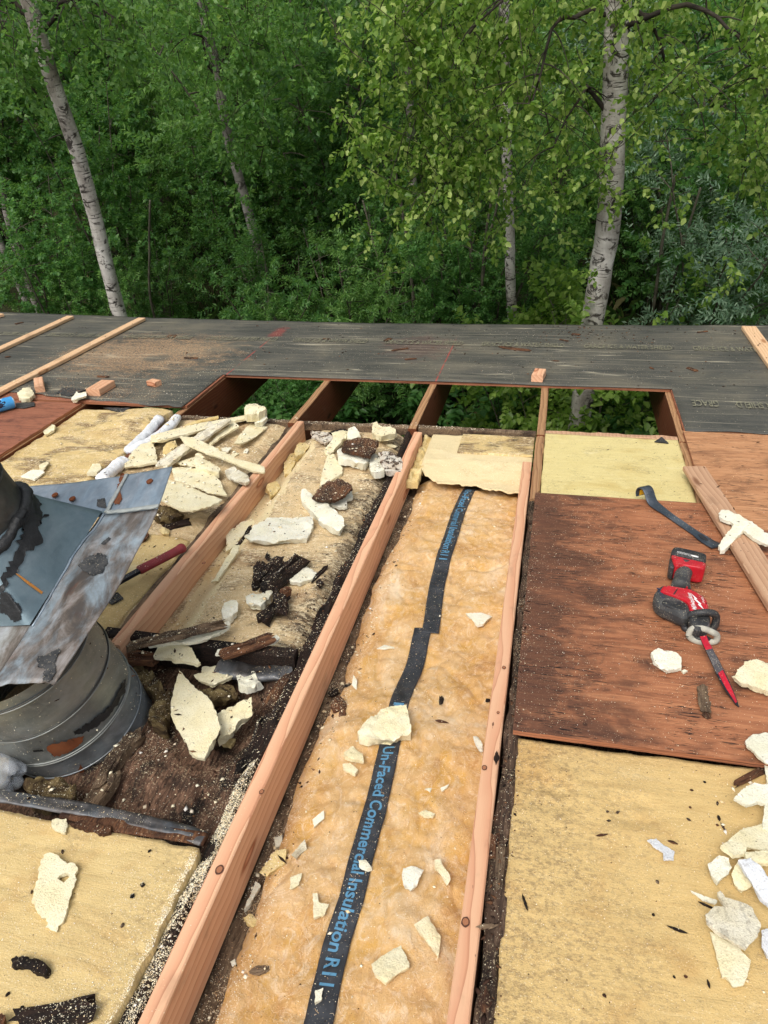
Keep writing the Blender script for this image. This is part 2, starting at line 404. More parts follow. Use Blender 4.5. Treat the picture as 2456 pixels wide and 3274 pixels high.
def foam_skin(name, base, pale, brown, dirt, streak=.5, speck=.7, dirt_u=None, dirt_amt=.7, wood=0.0, grit=.6, char_u=None, litter=0.0):
    """old spray foam: yellow skin with the imprint of the sheathing, stains and grit"""
    M = Mat(name)
    n1 = M.noise(M.sc(3.2, 4.5, 1, shift=False), 1, 6, .6, .5)
    c = M.ramp(n1, [(.3, brown), (.45, base), (.62, base), (.75, pale)])
    st = M.noise(M.sc(7, 75, 1, shift=False), 1, 6, .65, 1.2)
    c = M.mix(M.math('MULTIPLY', M.step(st, .5, .68), streak), c, brown)
    c = M.mix(M.math('MULTIPLY', M.step(st, .42, .3), streak * .7), c, pale)
    grain = M.noise(M.sc(210, 210, 60, shift=False), 1, 3, .7)
    c = M.mix(M.math('MULTIPLY', M.step(grain, .5, .75), .16), c, brown)
    d = M.noise(M.sc(5, 7, 1, shift=False), 1.3, 6, .68, .6); k = M.step(d, .5, .72)
    if dirt_u is not None:
        u = M.sep()[0]; k = M.math('MAXIMUM', k, M.step(M.math('ADD', u, M.math('MULTIPLY', M.math('SUBTRACT', d, .5), .55)), dirt_u[0], dirt_u[1]))
    sp = M.noise(M.sc(85, 120, 40, shift=False), 1, 4, .75)
    c = M.mix(M.math('MULTIPLY', M.math('MULTIPLY', k, M.step(sp, .42, .66)), dirt_amt), c, dirt)
    s2 = M.noise(M.sc(150, 190, 40, shift=False), 1, 2, .6)
    c = M.mix(M.math('MULTIPLY', M.step(s2, .69, .74), speck), c, lin(58, 42, 30))
    if wood:
        wv = M.noise(M.sc(3.4, 6, 1, shift=False), 1.1, 4, .6, .5); fib = M.noise(M.sc(10, 160, 1, shift=False), 1, 5, .7)
        c = M.mix(M.math('MULTIPLY', M.math('MULTIPLY', M.step(wv, .5, .6), M.step(fib, .36, .58)), wood), c, M.ramp(fib, [(.4, lin(62, 44, 34)), (.7, lin(128, 98, 70))]))
        ch = M.noise(M.sc(5, 5, 1, shift=False), 1.7, 4, .6); c = M.mix(M.math('MULTIPLY', M.math('MULTIPLY', M.step(ch, .58, .68), M.step(fib, .4, .55)), wood), c, lin(24, 18, 17))
    if char_u is not None:
        cu_ = M.noise(M.sc(9, 30, 1, shift=False), 1, 5, .7, .6); kk = M.step(M.math('ADD', M.sep()[0], M.math('MULTIPLY', M.math('SUBTRACT', cu_, .5), .5)), char_u[0], char_u[1])
        c = M.mix(M.math('MULTIPLY', kk, .85), c, M.ramp(M.noise(M.sc(14, 180, 1, shift=False), 1, 4, .7), [(.35, lin(22, 17, 16)), (.6, lin(62, 46, 38)), (.75, lin(112, 88, 66))]))
    if litter:
        l1 = M.noise(M.sc(70, 90, 30, shift=False), 1, 5, .75); l2 = M.step(M.noise(M.sc(7, 9, 1, shift=False), 1.2, 5, .65), .38, .62)
        c = M.mix(M.math('MULTIPLY', M.math('MULTIPLY', M.step(l1, .46, .6), l2), litter), c, lin(232, 214, 176))
    gate = M.step(M.noise(M.sc(6, 7, 1, shift=False), 1.7, 4, .6), .36, .62)
    g1 = M.noise(M.sc(340, 380, 60, shift=False), 1, 2, .6); c = M.mix(M.math('MULTIPLY', M.math('MULTIPLY', M.step(g1, .56, .66), gate), grit), c, dirt)
    g2 = M.noise(M.sc(300, 300, 61, shift=True), 1, 2, .6); c = M.mix(M.math('MULTIPLY', M.step(g2, .62, .70), .5), c, lin(238, 226, 190))
    b = M.bump(M.math('ADD', M.math('MULTIPLY', st, .8), M.math('ADD', M.math('MULTIPLY', grain, .7), M.math('MULTIPLY', g1, .5))), .6, .0035)
    M.pbr(c, .8, 0, b, .25)
foam_skin('foam_skin_clean', lin(214, 198, 138), lin(226, 214, 170), lin(196, 172, 106), lin(128, 108, 74), .35, .8, grit=.35)
foam_skin('foam_skin_right', lin(208, 178, 120), lin(220, 200, 156), lin(190, 152, 94), lin(112, 92, 70), .26, .4, (.42, .0), .62, grit=.34)
foam_skin('foam_skin_left', lin(210, 184, 128), lin(222, 206, 164), lin(190, 154, 98), lin(118, 96, 72), .26, .4, (-.88, -.62), .5, grit=.34)
foam_skin('foam_skin_wood', lin(210, 184, 126), lin(224, 206, 160), lin(178, 142, 90), lin(108, 84, 60), .45, .7, None, .7, .95, grit=.8, litter=.7)
foam_skin('foam_skin_sandy', lin(208, 182, 138), lin(228, 210, 172), lin(170, 138, 100), lin(100, 82, 64), .28, .6, None, .55, .7, grit=.9, char_u=(-.79, -.67), litter=.95)
foam_skin('foam_cut', lin(220, 202, 158), lin(228, 214, 176), lin(204, 176, 126), lin(180, 152, 108), .10, .25, grit=.45)

def foam(name, a, b, dirt, dirt_amt=.25, spots=0.0):
    """freshly broken rigid foam"""
    M = Mat(name)
    n = M.noise(M.sc(16, 16, 16), 1, 4); c = M.mix(M.step(n, .3, .7), a, b)
    gr = M.noise(M.sc(260, 260, 260), 1, 3, .7); c = M.mix(M.math('MULTIPLY', M.step(gr, .5, .72), .5), c, dirt)
    d = M.noise(M.sc(30, 30, 30), 1, 4, .7); c = M.mix(M.math('MULTIPLY', M.step(d, .58, .74), dirt_amt), c, dirt)
    if spots:
        k = M.noise(M.sc(34, 22, 34), 1, 5, .7); c = M.mix(M.math('MULTIPLY', M.step(k, .5, .57), spots), c, M.ramp(M.noise(M.sc(200, 30, 200), 1, 3), [(.4, lin(40, 28, 22)), (.7, lin(116, 88, 66))]))
    h = M.math('ADD', M.math('MULTIPLY', n, .6), M.math('MULTIPLY', gr, .6))
    M.pbr(M.tint(c, .1), .85, 0, M.bump(h, .9, .005), .2)
foam('foam_cream', lin(236, 228, 196), lin(230, 218, 176), lin(168, 152, 108), .35)
foam('foam_white', lin(236, 233, 216), lin(230, 226, 200), lin(176, 164, 136), .25)
foam('foam_yellow', lin(222, 202, 150), lin(210, 184, 122), lin(160, 126, 76), .45)
foam('foam_stained', lin(228, 222, 202), lin(216, 206, 176), lin(140, 118, 96), .6, .3)
foam('foam_charred', lin(220, 214, 200), lin(206, 190, 168), lin(110, 88, 70), .7, .95)
foam('bead_white', lin(230, 232, 234), lin(222, 224, 226), lin(150, 145, 140), .55)

M = Mat('crumb'); rp = M.t.nodes.new('ShaderNodeNewGeometry').outputs['Random Per Island']
M.pbr(M.ramp(rp, [(0, lin(252, 244, 218)), (.5, lin(244, 232, 198)), (.85, lin(232, 206, 160)), (1, lin(254, 252, 246))]), .85, 0, None, .2)
M = Mat('sawdust'); rp = M.t.nodes.new('ShaderNodeNewGeometry').outputs['Random Per Island']
M.pbr(M.ramp(rp, [(0, lin(222, 172, 124)), (.5, lin(232, 190, 146)), (1, lin(206, 150, 104))]), .85, 0, None, .2)
M = Mat('speck_dark'); rp = M.t.nodes.new('ShaderNodeNewGeometry').outputs['Random Per Island']
M.pbr(M.ramp(rp, [(0, lin(30, 22, 18)), (.5, lin(62, 42, 32)), (.85, lin(96, 66, 46)), (1, lin(140, 100, 70))]), .85, 0, None, .2)

# fibreglass
M = Mat('fibreglass')
n1 = M.noise(M.sc(5, 3.5, 5, shift=False), 1, 5, .6, .8); n2 = M.noise(M.sc(9, 7, 9, shift=False), 1.3, 5, .62, 1.2)
c = M.ramp(n1, [(.28, lin(188, 140, 86)), (.42, lin(214, 170, 112)), (.55, lin(224, 186, 134)), (.7, lin(236, 212, 176))])
c = M.mix(M.math('MULTIPLY', M.step(n2, .46, .66), .65), c, lin(216, 166, 84))
n3 = M.noise(M.sc(26, 20, 26, shift=False), 1, 5, .7, 2.2)
c = M.mix(M.math('MULTIPLY', M.step(n3, .48, .68), .5), c, lin(238, 218, 188)); c = M.mix(M.math('MULTIPLY', M.step(n3, .44, .28), .22), c, lin(190, 140, 86))
n4 = M.noise(M.sc(7, 5, 7, shift=False), 1.6, 4, .6, 1.0); cr = M.math('ABSOLUTE', M.math('SUBTRACT', n4, .5))
c = M.mix(M.math('MULTIPLY', M.step(cr, .03, .0), .22), c, lin(168, 108, 62))
gr_ = M.noise(M.sc(300, 300, 60, shift=False), 1, 2); c = M.mix(M.math('MULTIPLY', M.step(gr_, .63, .70), .55), c, lin(240, 226, 196))
fb = M.noise(M.sc(130, 90, 130, shift=False), 1, 4, .7, 3.0)
c = M.mix(M.math('MULTIPLY', M.step(fb, .5, .75), .15), c, lin(180, 134, 90))
dk = M.noise(M.sc(170, 170, 60, shift=False), 1, 2); c = M.mix(M.math('MULTIPLY', M.step(dk, .7, .75), .5), c, lin(92, 60, 38))
b = M.bump(n3, .3, .008); b = M.bump(fb, .8, .005, b)
M.pbr(c, .95, 0, b, .1)
M = Mat('old_fibreglass'); n1 = M.noise(M.sc(16, 16, 16), 1, 6, .65, 1.5); n2 = M.noise(M.sc(80, 80, 80), 1, 4, .7, 2)
c = M.ramp(n1, [(.3, lin(34, 27, 21)), (.46, lin(76, 62, 44)), (.6, lin(122, 106, 72)), (.75, lin(166, 150, 106))]); c = M.mix(M.math('MULTIPLY', M.step(n2, .5, .7), .4), c, lin(84, 62, 42))
M.pbr(c, .9, 0, M.bump(n2, .9, .006, M.bump(n1, .6, .01)), .15)
M = Mat('fibre'); rp = M.t.nodes.new('ShaderNodeNewGeometry').outputs['Random Per Island']
M.pbr(M.ramp(rp, [(0, lin(230, 190, 130)), (.6, lin(244, 222, 190)), (1, lin(206, 154, 96))]), .8, 0, None, .2)

# printed strip of the batt
M = Mat('strip_black'); n = M.noise(M.sc(30, 30, 30), 1, 5, .6); n2 = M.noise(M.sc(300, 300, 300), 1, 2)
c = M.ramp(n, [(.35, lin(36, 38, 42)), (.65, lin(58, 60, 64))]); c = M.mix(M.math('MULTIPLY', M.step(n2, .66, .72), .5), c, lin(190, 178, 150))
M.pbr(c, .5, 0, M.bump(n, .3, .003), .4)
M = Mat('print_blue'); n = M.noise(M.sc(120, 120, 120), 1, 3); M.pbr(M.mix(M.step(n, .6, .75), lin(84, 134, 164), lin(56, 84, 102)), .55)
M = Mat('print_faint'); n = M.noise(M.sc(30, 60, 30), 1, 4, .7)
M.pbr(M.mix(M.step(n, .42, .66), lin(134, 130, 106), lin(80, 80, 72)), .7)

# roofing underlay
M = Mat('membrane')
st = M.noise(M.sc(1.6, 46, 1, shift=False), 1, 6, .65, .6); n = M.noise(M.sc(2.4, 3, 1, shift=False), 1, 5, .6, .4)
c = M.ramp(n, [(.3, lin(62, 63, 60)), (.5, lin(80, 79, 73)), (.7, lin(104, 99, 86))])
c = M.mix(M.math('MULTIPLY', M.step(st, .5, .72), .5), c, lin(122, 116, 100)); c = M.mix(M.math('MULTIPLY', M.step(st, .44, .28), .55), c, lin(44, 46, 46))
ln = M.noise(M.sc(.35, 13, 1, shift=False), 1, 2, .4); k = M.math('ABSOLUTE', M.math('SUBTRACT', ln, .5)); gate = M.noise(M.sc(3, 11, 1, shift=False), 1, 3)
c = M.mix(M.math('MULTIPLY', M.math('MULTIPLY', M.step(k, .010, .0), M.step(gate, .36, .56)), .75), c, lin(172, 164, 142))
g = M.noise(M.sc(190, 190, 1, shift=False), 1, 2); c = M.mix(M.math('MULTIPLY', M.step(g, .60, .70), .5), c, lin(160, 146, 120))
X = M.sep()
def blob(M, X, u, v, ru, rv, nz, amt=.6):
    a = M.math('DIVIDE', M.math('SUBTRACT', X[0], u), ru); b = M.math('DIVIDE', M.math('SUBTRACT', X[1], v), rv)
    d = M.math('SQRT', M.math('ADD', M.math('MULTIPLY', a, a), M.math('MULTIPLY', b, b)))
    return M.step(M.math('ADD', d, M.math('MULTIPLY', M.math('SUBTRACT', nz, .5), amt)), 1.0, .35)
nz = M.noise(M.sc(9, 16, 1, shift=False), 1, 6, .7)
q = P(470, 1140); q2 = P(520, 1155); q3 = P(890, 1072)
dust = M.math('MULTIPLY', M.math('MULTIPLY', blob(M, X, q.x, q.y, .72, .52, nz, 2.4), M.step(M.noise(M.sc(60, 120, 1, shift=False), 1, 4, .75), .40, .58)), .7)
dust = M.math('MULTIPLY', dust, M.math('SUBTRACT', 1.0, M.math('MULTIPLY', blob(M, X, q2.x - .04, q2.y, .13, .10, nz, 1.0), .8)))
c = M.mix(dust, c, lin(186, 150, 112))
c = M.mix(M.math('MULTIPLY', blob(M, X, q3.x, q3.y, .06, .17, nz, 2.6), .32), c, lin(176, 48, 44))
q4 = P(1345, 1120); c = M.mix(M.math('MULTIPLY', blob(M, X, q4.x, q4.y, .3, .3, nz, 2.6), .12), c, lin(138, 56, 48))
for lu in (-.628, -1.875):
    k = M.math('MULTIPLY', M.step(M.math('ABSOLUTE', M.math('SUBTRACT', X[0], lu)), .006, .002), M.step(X[1], 4.75, 4.4))
    c = M.mix(M.math('MULTIPLY', k, M.math('MULTIPLY', M.step(gate, .35, .6), .7)), c, lin(176, 62, 56))
M.pbr(c, M.ramp(st, [(.3, .45), (.7, .75)]), 0, M.bump(st, .35, .003), .35)
M = Mat('membrane_scrap'); n = M.noise(M.sc(30, 60, 30), 1, 5); g = M.noise(M.sc(240, 240, 240), 1, 2)
c = M.ramp(n, [(.35, lin(34, 36, 38)), (.65, lin(66, 66, 66))]); c = M.mix(M.math('MULTIPLY', M.step(g, .62, .7), .6), c, lin(170, 160, 140))
M.pbr(c, .6, 0, M.bump(n, .5, .003), .35)

# sheet metal
def sheet(name, cols, white=.0, rust=.0, dirt=.0, rough=.45, spots=.0):
    M = Mat(name)
    n = M.noise(M.sc(7, 7, 7), 1, 6, .62, .5); sp = M.voro(M.sc(60, 60, 60), 1.0, 'F1', 'Color'); spv = M.sep(sp)[0]
    c = M.ramp(n, [(.3, cols[0]), (.5, cols[1]), (.7, cols[2])]); c = M.mix(M.math('MULTIPLY', spv, .22), c, cols[2])
    n2 = M.noise(M.sc(15, 8, 15), 1, 8, .7, .5); n3 = M.noise(M.sc(9, 3, 9), 1.3, 8, .7, .8); n4 = M.noise(M.sc(9, 3.2, 9), 1.3, 8, .68, .5)
    if dirt: c = M.mix(M.math('MULTIPLY', M.step(n4, .32, .58), dirt), c, M.ramp(n2, [(.4, lin(72, 60, 50)), (.65, lin(128, 108, 88))]))
    if white: c = M.mix(M.math('MULTIPLY', M.step(n2, .44, .7), white), c, lin(196, 206, 216))
    if rust: c = M.mix(M.math('MULTIPLY', M.step(n3, .58, .72), rust), c, M.ramp(n2, [(.4, lin(98, 52, 32)), (.65, lin(150, 88, 54))]))
    if spots: c = M.mix(M.math('MULTIPLY', M.step(n2, .66, .69), spots), c, lin(34, 34, 34))
    fine = M.noise(M.sc(120, 120, 120), 1, 3); b = M.bump(M.math('ADD', n, M.math('MULTIPLY', fine, .25)), .2, .006)
    metal = .6 if dirt < .5 else .35
    M.pbr(c, M.ramp(n2, [(.35, rough), (.7, min(1, rough + .25))]), metal, b, .5)
sheet('metal_pipe', (lin(116, 124, 126), lin(138, 143, 140), lin(160, 163, 156)), .15, .0, .25, .36, .2)
sheet('metal_pipe_low', (lin(118, 128, 134), lin(146, 155, 160), lin(168, 175, 176)), .3, .10, .3, .4, .2)
sheet('metal_slate', (lin(98, 118, 126), lin(114, 134, 142), lin(130, 148, 154)), .1, .0, .08, .4)
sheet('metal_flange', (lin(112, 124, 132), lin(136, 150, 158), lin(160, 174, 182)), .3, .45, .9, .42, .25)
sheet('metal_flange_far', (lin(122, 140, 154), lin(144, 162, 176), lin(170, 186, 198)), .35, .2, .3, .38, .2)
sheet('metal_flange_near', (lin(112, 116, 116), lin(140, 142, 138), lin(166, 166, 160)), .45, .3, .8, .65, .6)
sheet('metal_dark', (lin(44, 46, 46), lin(66, 68, 66), lin(98, 100, 94)), .06, .0, .3, .45, .3)
sheet('metal_strip', (lin(48, 50, 54), lin(76, 80, 84), lin(112, 116, 120)), .12, .0, .4, .4)
sheet('rust_patch', (lin(110, 58, 32), lin(140, 76, 42), lin(160, 98, 60)), 0, .9, .3, .8)
sheet('steel_tool', (lin(46, 56, 66), lin(64, 76, 88), lin(92, 104, 114)), .1, .05, .12, .38)
sheet('steel_dark', (lin(32, 34, 38), lin(48, 50, 56), lin(70, 72, 78)), .05, .0, .1, .42)
M = Mat('tar'); n = M.noise(M.sc(28, 28, 28), 1, 5, .6); M.pbr(M.ramp(n, [(.35, lin(20, 21, 22)), (.7, lin(44, 45, 46))]), .5, 0, M.bump(n, .6, .008), .4)
M = Mat('sealant'); n = M.noise(M.sc(60, 60, 60), 1, 4); M.pbr(M.ramp(n, [(.35, lin(138, 144, 142)), (.7, lin(164, 168, 162))]), .6, 0, M.bump(n, .4, .003))
M = Mat('orange_line'); M.pbr(lin(176, 116, 46), .6)
# tool plastics
def plastic(name, c1, c2, rough=.45, dust=.5):
    M = Mat(name); n = M.noise(M.sc(26, 26, 26), 1, 4); c = M.mix(M.step(n, .35, .7), c1, c2)
    g = M.noise(M.sc(420, 420, 420), 1, 2); k = M.noise(M.sc(22, 22, 22), 1, 3)
    c = M.mix(M.math('MULTIPLY', M.math('MULTIPLY', M.step(g, .6, .68), M.step(k, .35, .6)), dust), c, lin(220, 208, 178))
    M.pbr(c, rough, 0, M.bump(M.noise(M.sc(500, 500, 500), 1, 2), .1, .001), .45)
plastic('tool_red', lin(190, 22, 38), lin(168, 18, 34), .38, .3)
plastic('tool_black', lin(34, 35, 37), lin(52, 53, 55), .5, .45)
plastic('tool_rubber', lin(52, 53, 54), lin(72, 73, 72), .68, .7)
plastic('tool_grey', lin(92, 94, 94), lin(112, 112, 110), .6, .5)
plastic('grip_red', lin(140, 48, 52), lin(122, 38, 44), .55, .25)
plastic('blade_red', lin(196, 12, 44), lin(170, 10, 40), .4, .35)
plastic('blade_worn', lin(88, 84, 86), lin(58, 54, 58), .5, .9)
plastic('white_print', lin(238, 236, 232), lin(226, 222, 216), .5, .1)
plastic('dusty_shoe', lin(178, 175, 160), lin(140, 138, 128), .85, 1.0)
plastic('tag_yellow', lin(232, 178, 30), lin(214, 158, 20), .5, .1)
plastic('can_blue', lin(60, 146, 206), lin(80, 164, 220), .3, .05)
plastic('can_dark', lin(26, 36, 60), lin(46, 58, 84), .35, .05)
plastic('can_brown', lin(150, 104, 78), lin(196, 150, 116), .4, .05)
plastic('tint_violet', lin(48, 30, 66), lin(62, 34, 52), .5, .2)
M = Mat('can_rim'); M.pbr(lin(190, 194, 198), .3, .9)
M = Mat('clear_plastic'); n = M.noise(M.sc(24, 24, 24), 1, 3)
M.pbr(lin(238, 242, 246), .12, 0, M.bump(n, .5, .006), .5, **{'Transmission Weight': .82, 'IOR': 1.2})

# trees
def bark(name, cols, mark, amount=.6):
    M = Mat(name)
    n = M.noise(M.sc(5, 5, 2.5), 1, 6, .62); c = M.ramp(n, [(.3, cols[0]), (.5, cols[1]), (.7, cols[2])])
    l = M.noise(M.sc(5, 5, 52), 1, 3, .6); c = M.mix(M.math('MULTIPLY', M.step(l, .6, .68), amount), c, mark)
    s = M.noise(M.sc(8, 8, 10), 1, 6, .72, .8); c = M.mix(M.math('MULTIPLY', M.step(s, .52, .60), amount), c, mark); p2_ = M.noise(M.sc(3, 3, 3), 1, 4); c = M.mix(M.math('MULTIPLY', M.step(p2_, .5, .7), .5), c, cols[0])
    M.pbr(c, .8, 0, M.bump(M.math('SUBTRACT', n, l), .7, .01), .25)
bark('birch_white', (lin(112, 104, 94), lin(184, 178, 168), lin(222, 218, 208)), lin(44, 38, 33), .95)
bark('birch_grey', (lin(92, 86, 78), lin(136, 130, 122), lin(164, 158, 150)), lin(44, 38, 34), .8)
bark('bark_dark', (lin(34, 30, 26), lin(58, 52, 44), lin(84, 76, 64)), lin(26, 22, 20), .5)
bark('stem_grey', (lin(58, 54, 44), lin(88, 84, 70), lin(112, 106, 90)), lin(40, 36, 30), .5)
def leaf(name, cols, trans=.52, gloss=.40):
    M = Mat(name); rp = M.t.nodes.new('ShaderNodeNewGeometry').outputs['Random Per Island']
    c = M.ramp(rp, [(0, cols[0]), (.5, cols[1]), (1, cols[2])])
    c = M.tint(c, .3)
    p = M.t.nodes.new('ShaderNodeBsdfPrincipled'); M.put(p.inputs['Base Color'], c); p.inputs['Roughness'].default_value = gloss; p.inputs['Specular IOR Level'].default_value = .35
    tr = M.t.nodes.new('ShaderNodeBsdfTranslucent'); M.put(tr.inputs['Color'], M.mix(.4, c, lin(140, 186, 60)))
    mx = M.t.nodes.new('ShaderNodeMixShader'); mx.inputs[0].default_value = trans
    M.t.links.new(p.outputs[0], mx.inputs[1]); M.t.links.new(tr.outputs[0], mx.inputs[2]); M.t.links.new(mx.outputs[0], M.out.inputs[0])
leaf('leaf_birch', (lin(80, 114, 42), lin(122, 156, 62), lin(190, 208, 118)))
leaf('leaf_green', (lin(74, 114, 56), lin(100, 144, 72), lin(140, 176, 98)))
leaf('leaf_deep', (lin(58, 98, 50), lin(80, 126, 64), lin(112, 152, 82)))
leaf('leaf_silver', (lin(84, 114, 88), lin(112, 140, 110), lin(146, 168, 138)), .25)
leaf('leaf_shade', (lin(46, 82, 40), lin(64, 106, 52), lin(88, 128, 66)))  # greens kept dark: shade under the roof overhang put into the leaf colour
leaf('leaf_lime', (lin(92, 124, 46), lin(116, 148, 60), lin(148, 172, 84)))
M = Mat('soil'); n = M.noise(M.sc(1.5, 1.5, 1.5, shift=False), 1, 6, .65); n2 = M.noise(M.sc(18, 18, 18, shift=False), 1, 5, .7)
c = M.ramp(n, [(.3, lin(34, 36, 22)), (.5, lin(46, 52, 28)), (.7, lin(58, 56, 38))]); c = M.mix(M.step(n2, .5, .7), c, lin(70, 60, 42))
M.pbr(c, .95, 0, M.bump(n2, .6, .05), .1)
M = Mat('grass_blade'); rp = M.t.nodes.new('ShaderNodeNewGeometry').outputs['Random Per Island']
M.pbr(M.ramp(rp, [(0, lin(40, 70, 28)), (.7, lin(66, 98, 40)), (.9, lin(96, 112, 56)), (1, lin(150, 142, 100))]), .6, 0, None, .2)
M = Mat('wall_wood'); g = M.noise(M.sc(40, 40, 3), 1, 5); M.pbr(M.ramp(g, [(.3, lin(70, 48, 34)), (.7, lin(112, 82, 58))]), .8, 0, M.bump(g, .4, .004))
# ------------------------------------------------------------------ the roof
roof = thing('cabin_roof', (0, 0, 0), 'low-pitched cabin roof opened up, with dark underlay, bare rafters and yellow spray foam', 'roof')
NEAR, EAVE = .05, 5.02
eave_v = lambda u: 5.005 + .0145 * (u + 1.19) ** 2
# rafters beyond the wall: dark faces, dusty tops
RAFT = [-3.75, -3.13, -2.52, -1.905, -1.261, -.645, -.036, .594, 1.21, 1.83]
for i, u in enumerate(RAFT):
    v0 = 3.2 if u > -2 and u < 1 else 1.0
    A, f = sweep(lerp_path((u, v0, -.118), (u, 4.97, -.118), 30), rrect(.019, .118, .003))
    A = np.array(A); A[:, 0] += .002 * fbm(A, 2, 2, i); A[:, 2] += .0015 * fbm(A, 9, 3, i + 4)
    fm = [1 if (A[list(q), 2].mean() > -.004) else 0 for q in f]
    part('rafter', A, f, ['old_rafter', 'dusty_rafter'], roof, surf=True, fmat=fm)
# rafter ends on the house side: old C is sound up to the plywood, the others are rotten
def rot_beam(u, v0, v1, top, mat, seed, hw=.019, depth=.2, lump=.006):
    n = int((v1 - v0) / .012)
    v, f = sweep(lerp_path((u, v0, top - depth / 2), (u, v1, top - depth / 2), n), [(-hw, -depth / 2), (hw, -depth / 2), (hw, 0), (hw, depth / 2 - .006), (hw * .45, depth / 2), (-hw * .45, depth / 2), (-hw, depth / 2 - .006), (-hw, 0)])
    A = np.array(v); q = A * np.array((3, .35, 3))
    A[:, 0] += lump * fbm(q, 30, 3, seed); A[:, 2] += (A[:, 2] > top - .03) * (lump * 1.6 * fbm(q, 26, 4, seed + 2) - .004)
    part('rafter', A, f, mat, roof, surf=True)
rot_beam(-.036, 2.58, 3.215, -.001, 'dusty_rafter', 1, lump=.002)
rot_beam(-.034, NEAR, 2.575, -.006, 'rot_mid', 2, .021, lump=.006)
rot_beam(-.650, NEAR, 3.21, -.022, 'rot_dark', 3, .022, lump=.009)
rot_beam(-1.263, 1.50, 3.21, -.018, 'rot_grey', 4, .019, lump=.007)
rot_beam(-1.905, .6, 3.26, .0, 'old_rafter', 5, .018, lump=.002)
rot_beam(.594, 2.55, 3.215, .0, 'dusty_rafter', 6, .019, lump=.004)
rot_beam(.594, NEAR, 2.54, -.004, 'dusty_rafter', 7, .019, lump=.004)
# wall plate between the rafters, at the house side of the opening
for a, b, m, top in ((-1.885, -1.282, 'rot_grey', -.012), (-1.24, -.668, 'rot_grey', -.012), (-.622, -.058, 'rot_grey', -.010), (-.014, .572, 'trim_board', -.006)):
    v, f = board((a, 3.252, top), (b, 3.252, top), .036, .04, 3, 30, .001, .003)
    A = np.array(v); A[:, 2] += .003 * fbm(A, 26, 3, int(a * 10) + 30); part('wall_plate', A, f, m, roof, surf=True)
# exterior wall under the plate, soffit void and the ceiling boards far below the bays
dn = lambda d: np.array((0, d * math.sin(SLOPE), -d * math.cos(SLOPE)))
wq = []
for v0, v1 in ((3.14, 3.245),):
    for u in (-6, 4):
        for vv in (v0, v1):
            for d in (.24, 3.2): wq.append(np.array((u, vv, 0)) + dn(d))
part('exterior_wall', wq, [(0, 1, 3, 2), (4, 6, 7, 5), (0, 4, 5, 1), (2, 3, 7, 6), (0, 2, 6, 4), (1, 5, 7, 3)], 'wall_wood', roof)
v, f = box(-5, 3, -.8, 3.13, -.30, -.275); part('ceiling_board', v, f, 'rot_floor', roof, surf=True)
v, f = box(-6, 3.5, 4.975, 4.998, -.20, -.002); part('fascia_board', v, f, 'old_rafter', roof)

# sheathing (plywood sheets) and the underlay on it
def ply(u0, u1, v0, v1, mat, w0=.001, th=.0145, rag=0.0, seed=0, warp=.0):
    n = max(8, int((u1 - u0) / .02)); m = max(8, int((v1 - v0) / .02))
    us = np.linspace(u0, u1, n); vs = np.linspace(v0, v1, m)
    out = np.r_[np.c_[us[:-1], np.full(n - 1, v0)], np.c_[np.full(m - 1, u1), vs[:-1]], np.c_[us[:0:-1], np.full(n - 1, v1)], np.c_[np.full(m - 1, u0), vs[:0:-1]]]
    out = out + rag * np.c_[fbm(out, 60, 3, seed), fbm(out, 60, 3, seed + 7)]
    k = len(out); z = warp * fbm(out, 2.2, 2, seed + 3)
    V = np.r_[np.c_[out, w0 + th + z], np.c_[out, np.full(k, w0) + z]]
    F = [tuple(range(k)), tuple(range(2 * k - 1, k - 1, -1))] + [(i, k + i, k + (i + 1) % k, (i + 1) % k) for i in range(k)]
    fm = [0, 0] + [1] * k
    return part('plywood_sheet', V, F, [mat, 'ply_edge'], roof, surf=True, fmat=fm)
ply(-6.0, -1.887, 3.325, 5.0, 'plywood_red', rag=.002, seed=1)
ply(-1.886, .6, 3.832, 4.99, 'plywood_red', rag=.0015, seed=2)
ply(.601, 3.4, 3.297, 5.0, 'plywood_red', rag=.002, seed=3)
ply(-4.6, -2.505, 1.7, 3.30, 'plywood_red', rag=.002, seed=4)
ply(.597, 2.6, 2.419, 3.285, 'plywood_tan', rag=.0006, seed=5)
ply(.5955, 2.6, .2, 2.4195, 'plywood_dark', rag=.0, seed=6, w0=.0005)
ply(-.034, .5965, 1.328, 2.592, 'plywood_dark', rag=.001, seed=7)

u_lines = np.unique(np.r_[np.linspace(-6, -1.9, 90), np.linspace(-1.9, .606, 90), np.linspace(.606, 3.4, 60)])
v_lines = np.unique(np.r_[np.linspace(0, .32, 14), np.linspace(.32, 1, 34)])
UU, TT = np.meshgrid(u_lines, v_lines)
nearv = np.where(UU < -1.899, 3.292 - .10 * (UU + 1.9) * (UU > -3.2) + .13 * (UU <= -3.2) + .012 * fbm(np.c_[UU.ravel(), 0 * UU.ravel(), 0 * UU.ravel()], 12, 4, 3).reshape(UU.shape),
         np.where(UU > .605, 3.283 + .008 * fbm(np.c_[UU.ravel(), 0 * UU.ravel(), 0 * UU.ravel()], 15, 4, 5).reshape(UU.shape), 3.828))
farv = eave_v(UU) + .008 * fbm(np.c_[UU.ravel(), 0 * UU.ravel(), 0 * UU.ravel()], 10, 4, 9).reshape(UU.shape)
inhole = (UU > -1.899) & (UU < .605)
VV = np.where(inhole, 3.826 + np.clip((TT - .32) / .68, 0, 1) * (farv - 3.826), np.where(TT < .32, nearv + TT / .32 * (3.826 - nearv), 3.826 + (TT - .32) / .68 * (farv - 3.826)))
pm = np.c_[UU.ravel(), VV.ravel()]
